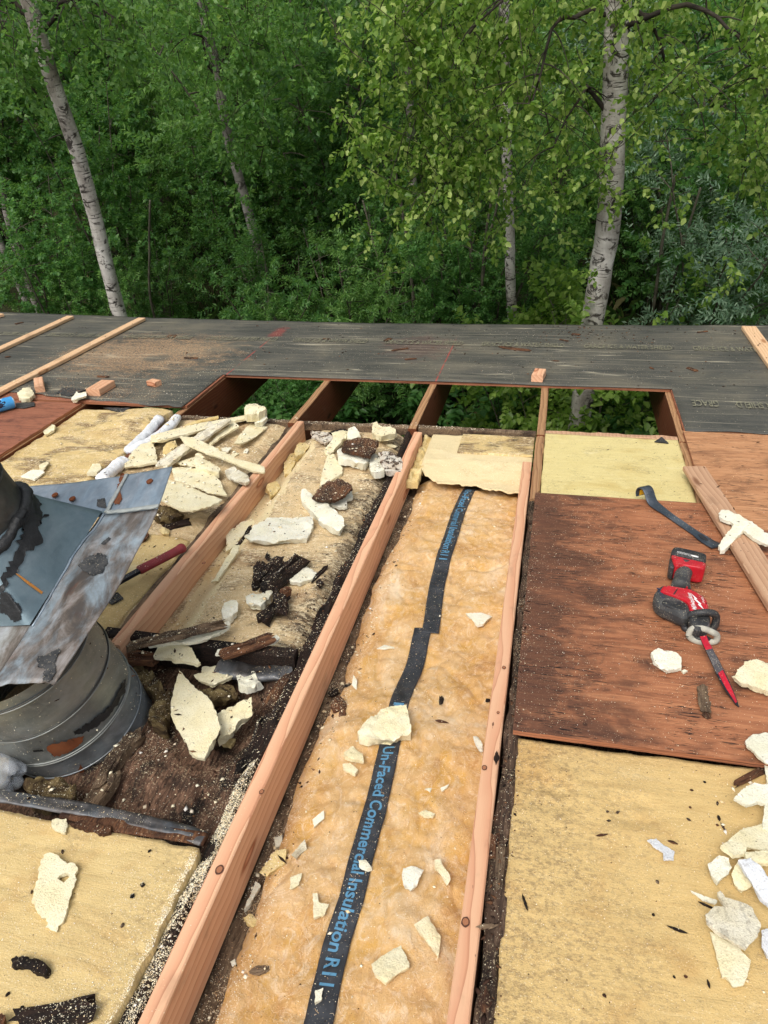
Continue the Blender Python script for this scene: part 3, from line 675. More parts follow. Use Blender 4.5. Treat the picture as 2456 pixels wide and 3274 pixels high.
WW = .019 + .0022 * fbm(pm * np.array((1, 3)), 2.2, 3, 21) + .0018 * np.abs(fbm(pm * np.array((.5, 9)), 2, 2, 12)) + .004 * np.clip(1 - (VV.ravel() - nearv.ravel()) / .05, 0, 1) * (fbm(pm, 7, 2, 2) + .2) * (~inhole.ravel())
ii = np.arange(UU.size).reshape(UU.shape); Q = np.stack([ii[:-1, :-1], ii[:-1, 1:], ii[1:, 1:], ii[1:, :-1]], -1).reshape(-1, 4)
cu = UU.ravel()[Q].mean(1); ct = TT.ravel()[Q].mean(1); Q = Q[~((cu > -1.9) & (cu < .606) & (ct < .32))]
mem = part('underlay_membrane', np.c_[pm, WW], Q, 'membrane', roof, smooth=True, surf=True)
mem['label'] = 'dark grey roofing underlay with faint printed lettering and dust'
sm = mem.modifiers.new('thickness', 'SOLIDIFY'); sm.thickness = .003; sm.offset = -1

def text2d(body, size, bold=0.0, shear=0.0):
    cu_ = bpy.data.curves.new('lettering', 'FONT'); cu_.body = body; cu_.size = size; cu_.offset = bold; cu_.shear = shear; cu_.resolution_u = 3
    ob = bpy.data.objects.new('lettering', cu_); me = bpy.data.meshes.new_from_object(ob)
    v = np.array([tuple(p.co) for p in me.vertices]); f = [tuple(p.vertices) for p in me.polygons]
    bpy.data.objects.remove(ob); bpy.data.curves.remove(cu_); bpy.data.meshes.remove(me)
    return v, f
def print_row(v_, flip, us, vlim=None):
    for u0 in us:
        for wdx in range(5):
            a = WORDV[wdx].copy(); a[:, 0] *= .507 / TWD; a[:, 1] *= 1.15
            p = np.c_[u0 + (a[:, 0] if not flip else -a[:, 0]), v_ + (a[:, 1] if not flip else -a[:, 1]), np.full(len(a), .0268)]
            if flip and p[:, 0].min() < .62: continue
            part('printed_word', p, WORDF[wdx], 'print_faint', mem)
WORDV, WORDF, x_ = [], [], 0.0
sp_ = text2d('a a', .1)[0][:, 0].max() - 2 * text2d('a', .1)[0][:, 0].max()
for wd_ in ('GRACE', 'ICE', '&', 'WATER', 'SHIELD'):
    a, b = text2d(wd_, .1, .0012, .15); a[:, 0] += x_ - a[:, 0].min(); x_ = a[:, 0].max() + sp_; WORDV.append(a); WORDF.append(b)
TWD = x_ - sp_
print_row(4.495, False, [.175 - .625 * k for k in range(-2, 8)])
print_row(3.66, True, [.80, 1.385, 1.97])
# spray foam that fills the bays
def foam_part(u0, u1, v0, v1, fn, mat, step=.009, edge_amp=.006, seed=0, skirt=.06):
    nu, nv = max(6, int((u1 - u0) / step)), max(6, int((v1 - v0) / step))
    def edge(U, V):
        a = (U - u0) / (u1 - u0); b = (V - v0) / (v1 - v0); q = np.c_[U.ravel(), V.ravel()]
        du = edge_amp * fbm(q, 22, 4, seed).reshape(U.shape) * (np.abs(a - .5) * 2) ** 6; dv = edge_amp * fbm(q, 22, 4, seed + 5).reshape(U.shape) * (np.abs(b - .5) * 2) ** 6
        return U + du, V + dv
    V, F = heightfield(u0, u1, v0, v1, nu, nv, fn, skirt, edge)
    return part('spray_foam', V, F, mat, roof, smooth=True, surf=True)
def flat(base, amp, sc, seed, lo=.0015):
    return lambda u, v: base + amp * fbm(np.c_[u, v], sc, 3, seed) + lo * fbm(np.c_[u * 2, v * 9], 14, 3, seed + 4)
foam_part(-.014, .572, 2.54, 3.232, flat(-.007, .002, 4, 11, .001), 'foam_skin_clean', seed=1, edge_amp=.002)
def low_right(u, v):
    z = -.011 + .004 * fbm(np.c_[u, v], 5, 3, 13) + .0016 * fbm(np.c_[u * 1.5, v * 8], 14, 4, 14)
    for (x, y, r, d) in ((2040, 2585, .05, .006), (1790, 2500, .035, .006), (1700, 2480, .04, .005), (1760, 2540, .05, .005)):
        p = P(x, y); k = np.exp(-(((u - p.x) / (r * 1.6)) ** 2 + ((v - p.y) / r) ** 2)); z = z + d * k * np.sin(np.clip(k, 0, 1) * 6)
    return z
foam_part(-.020, .70, NEAR, 1.331, low_right, 'foam_skin_right', seed=2, edge_amp=.003)
def low_left(u, v):
    q = np.c_[u, v]; z = -.013 + .005 * fbm(q, 4, 3, 23) + .0016 * fbm(np.c_[u * 1.5, v * 8], 14, 4, 24)
    r = np.abs(fbm(np.c_[u * .8, v * 2.2], 4, 2, 26)); return z - .006 * np.clip(1 - r / .06, 0, 1)
foam_part(-1.75, -.674, NEAR, .895, low_left, 'foam_skin_left', seed=3, edge_amp=.004)
def far_left(u, v):
    p = P(465, 1320); k = np.exp(-(((u - p.x - .02) / .16) ** 2 + ((v - 3.17) / .22) ** 2))
    return -.014 + .004 * fbm(np.c_[u, v], 5, 4, 33) + .0015 * fbm(np.c_[u * 2, v * 9], 14, 3, 35) + .035 * k
foam_part(-2.495, -1.955, .6, 3.29, far_left, 'foam_skin_wood', seed=4)
def bay_left(u, v):
    return -.026 + .006 * fbm(np.c_[u, v], 7, 4, 43) + .002 * fbm(np.c_[u * 2, v * 9], 14, 3, 45) - .02 * np.clip((u + 1.34) / .05, 0, 1)
foam_part(-1.884, -1.288, 1.0, 3.232, bay_left, 'foam_skin_sandy', seed=5)
foam_part(-1.884, -1.30, 1.35, 2.12, lambda u, v: bay_left(u, v) + .004, 'foam_skin_left', seed=15)
# middle bay: a pale cut ramp along the new board, then a sandy flat
ramp_r = lambda v: -1.06 - .035 * np.clip((v - 1.6) / 1.6, 0, 1)
def mid_h(u, v):
    t = np.clip((u - (ramp_r(v) - .105)) / .105, 0, 1); t = t * t * (3 - 2 * t)
    return -.105 + .062 * t + .005 * fbm(np.c_[u, v], 7, 4, 53) * (.3 + .7 * t) + .0015 * fbm(np.c_[u * 2, v * 9], 14, 3, 55) - .03 * np.clip((u + .72) / .05, 0, 1)
V, F = heightfield(-1.205, -.676, 1.56, 3.232, 74, 190, mid_h, .06, lambda U, V_: (U + .008 * fbm(np.c_[U.ravel(), V_.ravel()], 22, 4, 6).reshape(U.shape) * np.clip((U + .76) / .08, 0, 1), V_))
cen = V[F].mean(1); rr_ = ramp_r(cen[:, 1]) + .012 * fbm(cen[:, :2], 14, 4, 57); fm = np.where((cen[:, 0] < rr_) & (cen[:, 0] > rr_ - .115), 1, 0)
part('spray_foam', V, F, ['foam_skin_sandy', 'foam_cut'], roof, smooth=True, surf=True, fmat=fm)
# head of the batt bay: a slab of pale foam with a torn lower edge
def head_edge(U, V):
    b = (3.225 - V) / .42; tear = .06 * fbm(np.c_[U.ravel(), 0 * U.ravel()], 9, 4, 61).reshape(U.shape)
    return U, V + tear * np.clip(b, 0, 1) ** 3
vh, fh = heightfield(-.545, -.062, 2.795, 3.226, 70, 62, lambda u, v: -.034 - .03 * np.clip((2.95 - v) / .15, 0, 1) + .003 * fbm(np.c_[u, v], 16, 4, 62), .006, head_edge)
part('spray_foam', vh, fh, 'foam_cut', roof, smooth=True, surf=True)
vh, fh = heightfield(-.40, -.062, 3.02, 3.226, 60, 36, lambda u, v: -.025 + .002 * fbm(np.c_[u, v], 12, 3, 64), .01)
part('spray_foam', vh, fh, 'foam_skin_wood', roof, smooth=True, surf=True)
vh, fh = heightfield(-.586, -.535, 2.75, 3.226, 16, 60, lambda u, v: -.06 + .016 * np.abs(fbm(np.c_[u, v], 26, 4, 66)) * 1.6, .03)
part('spray_foam', vh, fh, 'foam_yellow', roof, smooth=True, surf=True)

# duct recess: rotten floor, debris, two bent metal strips, header
def pit(u, v):
    q = np.c_[u, v]; return -.135 + .03 * fbm(q, 6, 4, 71) + .012 * np.abs(fbm(q, 20, 3, 73)) + .03 * np.clip((u + .80) / .1, 0, 1) + .02 * np.clip((v - 1.38) / .1, 0, 1) - .02 * np.clip((1.0 - v) / .05, 0, 1)
V, F = heightfield(-1.95, -.668, .895, 1.6, 150, 84, pit, .02)
part('recess_floor', V, F, 'rot_floor', roof, smooth=True, surf=True)
hp = [P(*T('T12', [q])[0], -.02) for q in ((1050, 545), (1400, 590))] + [P(*T('T5', [q])[0], -.03) for q in ((880, 660), (1200, 690), (1640, 700))]
v, f = sweep([Vector((-1.30, 1.545, -.06)), Vector((-1.0, 1.54, -.06)), Vector((-.675, 1.545, -.06))], rrect(.02, .05, .004))
part('header_board', v, f, 'rot_dark', roof, surf=True)
def metal_bead(pts, r, n=40, seed=0, mat='metal_strip', flatten=.6):
    pts = [Vector(p) for p in pts]; path = []
    for i in range(n):
        t = i / (n - 1) * (len(pts) - 1); k = min(int(t), len(pts) - 2); path.append(pts[k].lerp(pts[k + 1], t - k))
    v, f = sweep(path, [(r * 1.5 * math.cos(a) * (1 + .15 * math.sin(3 * a)), r * flatten * math.sin(a)) for a in np.linspace(0, 2 * math.pi, 15)[:-1]])
    A = np.array(v); A += .35 * r * np.c_[0 * A[:, 0], fbm(A * np.array((.25, 2, 2)), 40, 3, seed), fbm(A * np.array((.25, 2, 2)), 40, 3, seed + 3)]
    part('flashing_strip', A, f, mat, roof, smooth=True, surf=True)
metal_bead([P(*q, -.012) for q in T('T16', [(-60, 872), (160, 900), (420, 945), (640, 990), (800, 1035), (880, 1062)])], .0115, 90, 3)
metal_bead([P(*q, -.06) for q in T('T5', [(1000, 705), (1150, 730), (1350, 755), (1500, 760), (1590, 745)])], .022, 50, 5, 'metal_strip', .5)
metal_bead([P(*q, -.015) for q in T('T8', [(480, 245), (700, 300), (980, 345), (1300, 400), (1560, 440)])], .010, 50, 8, 'rot_brown', .8)
# ------------------------------------------------------------------ boards
def frame(p0, p1, up=(0, 0, 1)):
    p0, p1 = Vector(p0), Vector(p1); y = (p1 - p0).normalized(); z = Vector(up); x = y.cross(z).normalized(); z = x.cross(y)
    m = Matrix.Identity(4)
    for i in range(3): m[i][0] = x[i]; m[i][1] = y[i]; m[i][2] = z[i]; m[i][3] = p0[i]
    return m, (p1 - p0).length
def thing_board(name, p0, p1, width, thick, mat, label, cat, group=None, n=30, seed=0, wob=.0007, chip=0.0, up=(0, 0, 1)):
    """p0, p1: centre line of the top face, roof frame"""
    m, L = frame(p0, p1, up)
    A, f = board((0, 0, 0), (0, L, 0), width, thick, seed, n, wob)
    A = np.asarray(A); A[:, 2] += thick; m = m @ Matrix.Translation((0, 0, -thick))
    if chip: A[:, 0] += chip * fbm(A * np.array((1, .3, 1)), 40, 3, seed)
    o = bpy.data.objects.new(name, mesh_of(name, A, f, mat)); COL.objects.link(o); o.matrix_world = ROOF @ m
    R = np.array(m); SURF.append((A @ R[:3, :3].T + R[:3, 3], f))
    return finish(o, label, cat, group)
g_new = 'new boards set beside the old rafters'
BA = thing_board('new_board', (-1.221, 1.47, 0.004), (-1.220, 3.225, 0.002), .038, .14, 'new_fir', 'new pink fir board on edge, left one of three, ending at the metal duct', 'board', g_new, 60, 1)
BB = thing_board('new_board', (-.606, -.1, 0.004), (-.607, 3.16, 0.002), .038, .14, 'new_fir', 'long new fir board on edge along the left side of the pink insulation', 'board', g_new, 90, 2)
BC = thing_board('new_board', (-.079, -.1, 0.004), (-.081, 2.90, 0.0), .039, .14, 'new_fir', 'new fir board with small knots along the right side of the insulation', 'board', g_new, 90, 3)
def knot(o, tile, a, rad, seed):
    c = P(*T(tile, [a])[0], .0048); m = np.array((ROOF.inverted() @ o.matrix_world).inverted()); r_ = random.Random(seed); n = 14
    for nm, k, mt, dz in (('knot_ring', 1.0, 'knot_dark', 0), ('knot_heart', .68, 'knot_brown', .0004)):
        V = np.array([(c.x + rad * k * math.cos(t) * r_.uniform(.9, 1.1), c.y + rad * k * 1.25 * math.sin(t) * r_.uniform(.9, 1.1), c.z + dz) for t in np.linspace(0, 2 * math.pi, n + 1)[:-1]])
        Vl = V @ m[:3, :3].T + m[:3, 3]; ob = bpy.data.objects.new(nm, mesh_of(nm, Vl, [tuple(range(n))], mt)); COL.objects.link(ob); ob.parent = o
for a, rr_ in (((1222, 168), .0055), ((1185, 455), .004), ((1097, 808), .0065)): knot(BC, 'T6', a, rr_, int(a[0]))
knot(BC, 'T15', (352, 1415), .0085, 4); knot(BB, 'T16', (1130, 853), .006, 5); knot(BB, 'T16', (948, 1190), .009, 6); knot(BA, 'T3', (905, 1560), .006, 7)
W0 = .045
def px_board(name, tile, a, b, w, width, thick, mat, label, cat, group=None, seed=0):
    (x0, y0), (x1, y1) = T(tile, [a, b]); return thing_board(name, P(x0, y0, w), P(x1, y1, w), width, thick, mat, label, cat, group, 24, seed, .001)
gb = 'loose battens lying on the underlay'
px_board('batten', 'T13', (-160, 441), (612, 48), W0, .06, .022, 'pale_pine', 'pale wooden batten lying on the dark underlay, longest, beside the sawdust', 'batten', gb, 11)
px_board('batten', 'T13', (-120, 232), (303, 40), W0, .06, .022, 'pale_pine', 'pale wooden batten on the underlay, second from the left edge', 'batten', gb, 12)
px_board('batten', 'T13', (-90, 55), (8, 30), W0, .055, .022, 'pale_pine', 'short end of a pale batten at the far left corner of the roof', 'batten', gb, 13)
px_board('batten', 'T14', (1577, 85), (1800, 395), W0, .085, .024, 'pale_pine', 'pale batten at the upper right corner of the underlay', 'batten', gb, 14)
px_board('trim_board', 'T10', (800, 402), (1850, 2030), .045, .088, .02, 'trim_board', 'flat brown-pink board lying slantwise on the plywood beside the pry bar', 'board', None, 15)
def block(p0, p1, width, thick, label, mat='new_fir', seed=0, up=(0, 0, 1)):
    return thing_board('wood_block', p0, p1, width, thick, mat, label, 'wood block', 'sawn offcuts on the underlay', 4, seed, .0008, 0, up)
q = lambda t, a, w: P(*T(t, [a])[0], w)
block(q('T1', (590, 128), .06), q('T1', (690, 70), .06), .085, .04, 'long sawn offcut block lying in sawdust on the underlay', seed=1)
block(q('T1', (250, 110), .06), q('T1', (243, 52), .06), .05, .038, 'small offcut block standing beside the longest batten', seed=2)
block(q('T1', (955, 68), .05), q('T1', (1008, 78), .05), .05, .03, 'flat little offcut block alone right of the sawdust patch', seed=3)
block(q('T14', (662, 295), .06), q('T14', (676, 268), .06), .062, .04, 'single offcut block on the underlay above the open rafters', seed=4)

# ------------------------------------------------------------------ insulation batt
def hb(u, v):
    a = np.clip((u + .59) / .10, 0, 1); a = a * a * (3 - 2 * a); q2 = np.c_[u, v]
    z = -.140 + .052 * a + .018 * fbm(q2, 3.0, 2, 81) + .007 * fbm(q2, 9, 3, 83) + .008 * np.abs(fbm(q2, 13, 3, 84)) + .0018 * fbm(q2, 45, 3, 85) - .004
    cr = np.abs(fbm(np.c_[u * 1.4, v * .7], 4.2, 2, 87)); z = z - .006 * np.clip(1 - cr / .16, 0, 1) ** 2
    return z - .02 * np.clip((v - 2.72) / .12, 0, 1) - .012 * np.clip((u + .11) / .05, 0, 1)
def batt_edge(U, V):
    a = np.clip(1 - (U + .588) / .12, 0, 1); return U + a * (.03 + .028 * fbm(np.c_[V.ravel(), 0 * V.ravel()], 5, 4, 89).reshape(U.shape)), V
V, F = heightfield(-.588, -.100, -.05, 2.88, 110, 560, hb, .05, batt_edge)
batt = thing('insulation_batt', (-.34, 1.2, -.14), 'tan and pink fibreglass insulation batt with a black printed strip, between two new boards', 'insulation')
part('fibreglass', V, F, 'fibreglass', batt, smooth=True, surf=True, off=(-.34, 1.2, -.14))
part('batt_underlay', *heightfield(-.592, -.09, -.05, 2.88, 24, 130, lambda u, v: -.142 + .008 * fbm(np.c_[u, v], 25, 3, 91), .02), 'rot_grey', roof, smooth=True, surf=True)
def strip_at(x, y):
    w = -.09
    for _ in range(3):
        p = P(x, y, w); w = float(hb(np.array([p.x]), np.array([p.y]))[0]) + .004
    return P(x, y, w)
def smooth_path(pts, n):
    pts = [np.array(p) for p in pts]; d = [0]
    for a, b in zip(pts, pts[1:]): d.append(d[-1] + np.linalg.norm(b - a))
    out = []
    for s in np.linspace(0, d[-1], n):
        k = min(max(np.searchsorted(d, s) - 1, 0), len(pts) - 2); t = (s - d[k]) / (d[k + 1] - d[k])
        p0, p1, p2, p3 = pts[max(k - 1, 0)], pts[k], pts[k + 1], pts[min(k + 2, len(pts) - 1)]
        out.append(.5 * ((2 * p1) + (-p0 + p2) * t + (2 * p0 - 5 * p1 + 4 * p2 - p3) * t * t + (-p0 + 3 * p1 - 3 * p2 + p3) * t ** 3))
    return np.array(out), d[-1]
def make_strip(spx, width):
    ctrl = [strip_at(*s) for s in spx]; path, L = smooth_path([(c.x, c.y, 0) for c in ctrl], 160)
    tan = np.gradient(path, axis=0); tan /= np.linalg.norm(tan, axis=1)[:, None]; sidev = np.c_[-tan[:, 1], tan[:, 0], 0 * tan[:, 0]]
    cols = np.linspace(-.5, .5, 9)
    U = path[:, None, :] + sidev[:, None, :] * (cols[None, :, None] * width)
    P3 = U.reshape(-1, 3).copy(); zc = np.array([max(hb(U[k, :, 0], U[k, :, 1])) for k in range(len(path))]); zc = np.convolve(np.pad(zc, 6, 'edge'), np.ones(13) / 13, 'valid')
    P3[:, 2] = np.maximum(np.repeat(zc, 9) * .5 + hb(P3[:, 0], P3[:, 1]) * .5 + .005, hb(P3[:, 0], P3[:, 1]) + .003) + .0008 * fbm(P3, 50, 2, 3)
    i = np.arange(len(path) * 9).reshape(-1, 9); F = np.stack([i[:-1, :-1], i[1:, :-1], i[1:, 1:], i[:-1, 1:]], -1).reshape(-1, 4)
    st = part('printed_strip', P3, F, 'strip_black', batt, smooth=True, surf=True, off=(-.34, 1.2, -.14))
    so = st.modifiers.new('thickness', 'SOLIDIFY'); so.thickness = .0015; so.offset = -1
    return st, path, sidev, L, BVHTree.FromPolygons([tuple(p) for p in P3], [tuple(int(k) for k in q_) for q_ in F])
def arc(path, L, x, y):
    p = strip_at(x, y); k = int(np.argmin((path[:, 0] - p.x) ** 2 + (path[:, 1] - p.y) ** 2)); return k / (len(path) - 1) * L
def strip_text(S_, words, s0, s1, height):
    """words set one after another from arc length s0 to s1 along the strip, letters rising to the right"""
    st, path, sidev, L, bv = S_; full, _ = text2d(' '.join(words), 1.0, .02); k = (s1 - s0) / full[:, 0].max(); x = 0.0
    sp_w = text2d('a a', 1.0)[0][:, 0].max() - 2 * text2d('a', 1.0)[0][:, 0].max()
    for wdz in words:
        v, f = text2d(wdz, 1.0, .02); v = v - np.array((v[:, 0].min(), .34, 0)); adv = v[:, 0].max() + sp_w * 1.05
        s = np.clip((s0 + (x + v[:, 0]) * k) / L, -.001, 1.001) * (len(path) - 1); x += adv
        ok = (s >= 0) & (s <= len(path) - 1); s = np.clip(s, 0, len(path) - 1); j = np.minimum(s.astype(int), len(path) - 2); t = (s - j)[:, None]
        X = path[j] * (1 - t) + path[j + 1] * t + sidev[j] * v[:, 1:2] * height
        for i in range(len(X)):
            h_ = bv.ray_cast(Vector((X[i, 0], X[i, 1], .3)), Vector((0, 0, -1))); X[i, 2] = (h_[0].z if h_[0] is not None else -9) + .0011
        ok &= X[:, 2] > -1; f = [q_ for q_ in f if all(ok[list(q_)])]
        if f: part('printed_word', X, f, 'print_blue', st, off=(-.34, 1.2, -.14))
SA = make_strip([(1516, 1556), (1500, 1566), (1487, 1594), (1466, 1640), (1450, 1690), (1420, 1779), (1402, 1853), (1390, 1920), (1383, 1979), (1376, 2025)], .054)
SPX = [(1352, 2008), (1345, 2045), (1328, 2125), (1297, 2200), (1273, 2265), (1250, 2370), (1228, 2465), (1200, 2590), (1175, 2675), (1150, 2765), (1123, 2880), (1081, 3010), (1050, 3130), (1018, 3274), (985, 3420)]
SC = make_strip(SPX, .054)
WORDS = ['Un-Faced', 'Commercial', 'Insulation', ' R11']
a0, a1 = arc(SC[1], SC[3], 1240, 2392), arc(SC[1], SC[3], 1032, 3195)
strip_text(SC, WORDS, a0, a1, .040)
e1_ = arc(SA[1], SA[3], 1417, 1802); strip_text(SA, WORDS, e1_ - (a1 - a0), e1_, .040)
b0 = arc(SC[1], SC[3], 1276, 2247); strip_text(SC, ['M'], b0, b0 + .042, .040)

# ------------------------------------------------------------------ what lies on the roof is set down on these surfaces
def build_bvh():
    V, Fc, n = [], [], 0
    for v, f in SURF:
        V.append(np.asarray(v, float)); Fc += [tuple(int(i) + n for i in q_) for q_ in f]; n += len(v)
    return BVHTree.FromPolygons([tuple(p) for p in np.concatenate(V)], Fc)
bvh = build_bvh()
EYE = Vector((0, 0, CAM_H))
def rest(x, y):
    h = bvh.ray_cast(EYE, ray(x, y))
    return h[0] if h[0] is not None else P(x, y)
def floor_w(u, v, top=1.0):
    h = bvh.ray_cast(Vector((u, v, top)), Vector((0, 0, -1))); return h[0].z if h[0] is not None else 0.0
NSEED = [100]
def lump(name, label, cat, tile, pts, th, mat, dw=0.0, group=None, w=None, tilt=(0, 0), curl=0.0, rough=.38, bump=.12, dome=0.0, hole=None, d=None, taper=.05):
    NSEED[0] += 1; sp = T(tile, pts); cx, cy = np.mean([p[0] for p in sp]), np.mean([p[1] for p in sp])
    if w is None:
        lowy = max(p[1] for p in sp); w = rest(cx, cy + (lowy - cy) * .35).z
    w += dw
    U = [P(x, y, w + th * .9) for x, y in sp]; c = Vector((sum(p.x for p in U) / len(U), sum(p.y for p in U) / len(U), w))
    out = [(p.x - c.x, p.y - c.y) for p in U]
    hl = None
    if hole is not None:
        hx, hy = T(tile, [hole[0]])[0]; hp = P(hx, hy, w + th); hl = (np.array((hp.x - c.x, hp.y - c.y)), hole[1])
    v, f = slab(out, th, NSEED[0], d, rough, bump, taper, dome, tilt, curl, hl)
    o = thing_mesh(name, v + np.array(c), f, mat, label, cat, group, base=np.array(c), smooth='sharp', surf=True)
    return o
# ------------------------------------------------------------------ broken foam pieces
GF = 'broken pieces of spray foam'
def fo(label, tile, pts, th, mat='foam_cream', dw=0.0, **k):
    rt_ = random.Random(label); k.setdefault('tilt', (rt_.uniform(-.16, .16), rt_.uniform(-.16, .16))); th = th * (.48 if th < .04 else .66)
    return lump('foam_chunk', label, 'foam piece', tile, pts, th, mat, dw, GF, **k)
# pile in the left bay
fo('long pale foam slab at the back of the pile, reaching to the opening', 'T3', [(410, 375), (640, 300), (830, 235), (960, 215), (1310, 140), (1345, 180), (1040, 258), (880, 340), (690, 392), (500, 470), (410, 455)], .028, dw=.012)
fo('knobbly foam lump standing highest beside the open rafters', 'T3', [(1295, 80), (1340, 45), (1420, 42), (1450, 75), (1510, 85), (1505, 125), (1440, 150), (1390, 168), (1320, 162), (1300, 120)], .075, 'foam_cream', dome=.012)
fo('rounded white foam lump just under the knobbly one', 'T3', [(1385, 180), (1430, 142), (1500, 152), (1520, 188), (1470, 222), (1395, 228)], .04, 'foam_white', dome=.01)
fo('thin foam sliver behind the long slab', 'T3', [(715, 240), (820, 205), (960, 178), (1050, 165), (1050, 185), (900, 205), (730, 250)], .02, 'foam_yellow')
fo('leaf-shaped flat foam piece right of the pile', 'T3', [(1360, 225), (1480, 230), (1515, 260), (1420, 370), (1330, 440), (1260, 475), (1205, 475), (1250, 380), (1310, 280)], .02)
fo('long grey-topped foam strip lying across the pile', 'T3', [(1165, 245), (1172, 272), (1000, 370), (870, 450), (720, 530), (560, 650), (500, 640), (440, 612), (600, 505), (740, 425), (900, 340), (1080, 262)], .035, 'foam_stained', dw=.018)
fo('narrow yellow foam stick beside the long strip', 'T3', [(1200, 255), (1250, 288), (1150, 335), (1010, 412), (930, 480), (900, 470), (1040, 362)], .022, dw=.014)
fo('long tapering foam arm reaching over the left new board', 'T3', [(700, 452), (800, 450), (1020, 520), (1240, 600), (1490, 645), (1490, 690), (1400, 690), (1180, 625), (960, 572), (740, 510)], .022, w=.006)
fo('fan-shaped foam slab in front of the pile', 'T3', [(600, 660), (740, 650), (980, 665), (1020, 740), (1060, 780), (1090, 850), (1130, 935), (1000, 925), (950, 915), (830, 860), (630, 790)], .022, dw=.02)
fo('large half-round foam slab nearest the duct flange', 'T3', [(490, 745), (630, 780), (800, 850), (950, 920), (1080, 955), (1040, 1000), (940, 1050), (800, 1085), (690, 1070), (560, 1010), (455, 950), (470, 830)], .024, w=.045, tilt=(.0, -.05))
fo('pitted foam slab behind the raised flange corner', 'T3', [(150, 615), (240, 512), (330, 452), (420, 430), (450, 500), (460, 590), (300, 625), (150, 655)], .026, dw=.012)
fo('yellow foam lump in the middle of the pile', 'T3', [(520, 470), (570, 430), (640, 415), (655, 460), (600, 500), (530, 545), (510, 510)], .04, 'foam_yellow', dw=.01, dome=.008)
fo('curved white foam rind tipping onto the left new board', 'T3', [(1105, 680), (1150, 655), (1200, 645), (1250, 690), (1330, 740), (1350, 815), (1310, 830), (1220, 800), (1130, 730)], .035, 'foam_stained', w=-.002, tilt=(.12, 0))
fo('wedge of foam behind the fan-shaped slab', 'T3', [(830, 545), (870, 530), (930, 580), (1000, 620), (1065, 655), (1050, 700), (960, 690), (900, 662), (830, 650)], .045, dw=.01)
fo('small triangular foam flake left of the wedge', 'T3', [(640, 595), (830, 542), (830, 650), (720, 642)], .018, dw=.012)
fo('little white foam nugget right of the pile', 'T3', [(1070, 460), (1120, 450), (1175, 470), (1140, 502), (1090, 490)], .018, 'foam_white')
fo('little tan foam nugget right of the pile', 'T3', [(1000, 465), (1050, 450), (1070, 480), (1030, 502)], .018, 'foam_yellow')
fo('curved foam sliver in front of the leaf-shaped piece', 'T3', [(1130, 545), (1200, 505), (1245, 510), (1200, 542)], .014)
fo('tiny foam bit beside the leaf-shaped piece', 'T3', [(1280, 500), (1300, 468), (1340, 480), (1320, 508)], .014, 'foam_white')
fo('brownish foam offcut resting on the long back slab', 'T3', [(900, 285), (970, 222), (1020, 262), (990, 300), (905, 328)], .024, 'foam_stained', dw=.03)
lump('fibreglass_clump', 'matted yellow-brown fibreglass clump under the half-round slab', 'insulation', 'T3', [(420, 980), (520, 1000), (640, 1060), (720, 1090), (600, 1142), (480, 1152), (405, 1090)], .045, 'old_fibreglass', bump=.3, dome=.01)
fo('crumbly foam lump in front of the fibreglass clump', 'T3', [(480, 1240), (530, 1215), (580, 1245), (570, 1285), (510, 1292)], .03, 'foam_yellow', dome=.01)
# far left bay
fo('flat oval foam flake left of the duct flange', 'T1', [(135, 692), (200, 662), (280, 655), (290, 670), (220, 706)], .016, 'foam_white')
fo('small upright foam flake above the oval one', 'T1', [(250, 612), (300, 595), (315, 610), (290, 645), (255, 642)], .022)
fo('foam chunk against the raised flange edge', 'T1', [(560, 682), (590, 612), (640, 605), (650, 640), (620, 672)], .035)
fo('foam chunk on the edge of the left plywood sheet', 'T1', [(270, 392), (330, 360), (355, 370), (350, 395), (290, 425)], .03)
fo('crumpled foam lump on the underlay beside the blue can', 'T1', [(110, 160), (150, 125), (195, 120), (220, 155), (190, 190), (130, 190)], .045, dome=.01)
fo('pair-shaped white foam lump left of the long offcut block', 'T1', [(460, 190), (490, 145), (505, 160), (550, 155), (560, 185), (520, 190), (490, 212), (460, 212)], .035, 'foam_white')
# middle bay
fo('foam piece with brown wood streaks at the top left of the middle bay', 'T2', [(580, 300), (640, 298), (740, 300), (810, 380), (720, 440), (610, 370)], .035, 'foam_charred')
fo('rounded foam lump at the top of the middle bay', 'T2', [(780, 315), (860, 290), (960, 300), (930, 350), (870, 395), (810, 380)], .045, dome=.01)
fo('white foam shell behind the brown wood block', 'T2', [(940, 290), (1000, 270), (1040, 310), (1060, 352), (1000, 380), (930, 372)], .045, 'foam_white')
fo('thick foam block under the brown wood block', 'T2', [(835, 525), (880, 490), (1000, 500), (1130, 545), (1135, 590), (1090, 620), (950, 592), (850, 585)], .06, 'foam_white')
fo('foam rind left of the brown wood block', 'T2', [(710, 490), (800, 402), (860, 390), (880, 420), (800, 500), (740, 540)], .035)
fo('upright foam horn beside the wall plate', 'T2', [(1175, 215), (1215, 205), (1230, 255), (1265, 275), (1350, 295), (1400, 335), (1395, 390), (1260, 410), (1230, 375), (1170, 365)], .05)
fo('small foam flake near the end of the long new board', 'T2', [(1310, 430), (1360, 418), (1415, 440), (1390, 452), (1330, 446)], .014)
fo('white curled foam edge leaning on the long new board', 'T2', [(1145, 545), (1180, 520), (1232, 520), (1250, 600), (1290, 715), (1200, 735), (1155, 715)], .05, 'foam_white', dome=.01)
fo('foam slab blotched with charred wood beside the long new board', 'T2', [(1235, 515), (1340, 500), (1440, 540), (1465, 600), (1455, 690), (1300, 710), (1250, 620)], .045, 'foam_charred')
fo('long foam plank left of the dark wood fragment', 'T2', [(740, 560), (800, 540), (850, 620), (890, 660), (880, 710), (800, 760), (720, 800), (660, 830), (700, 690)], .025)
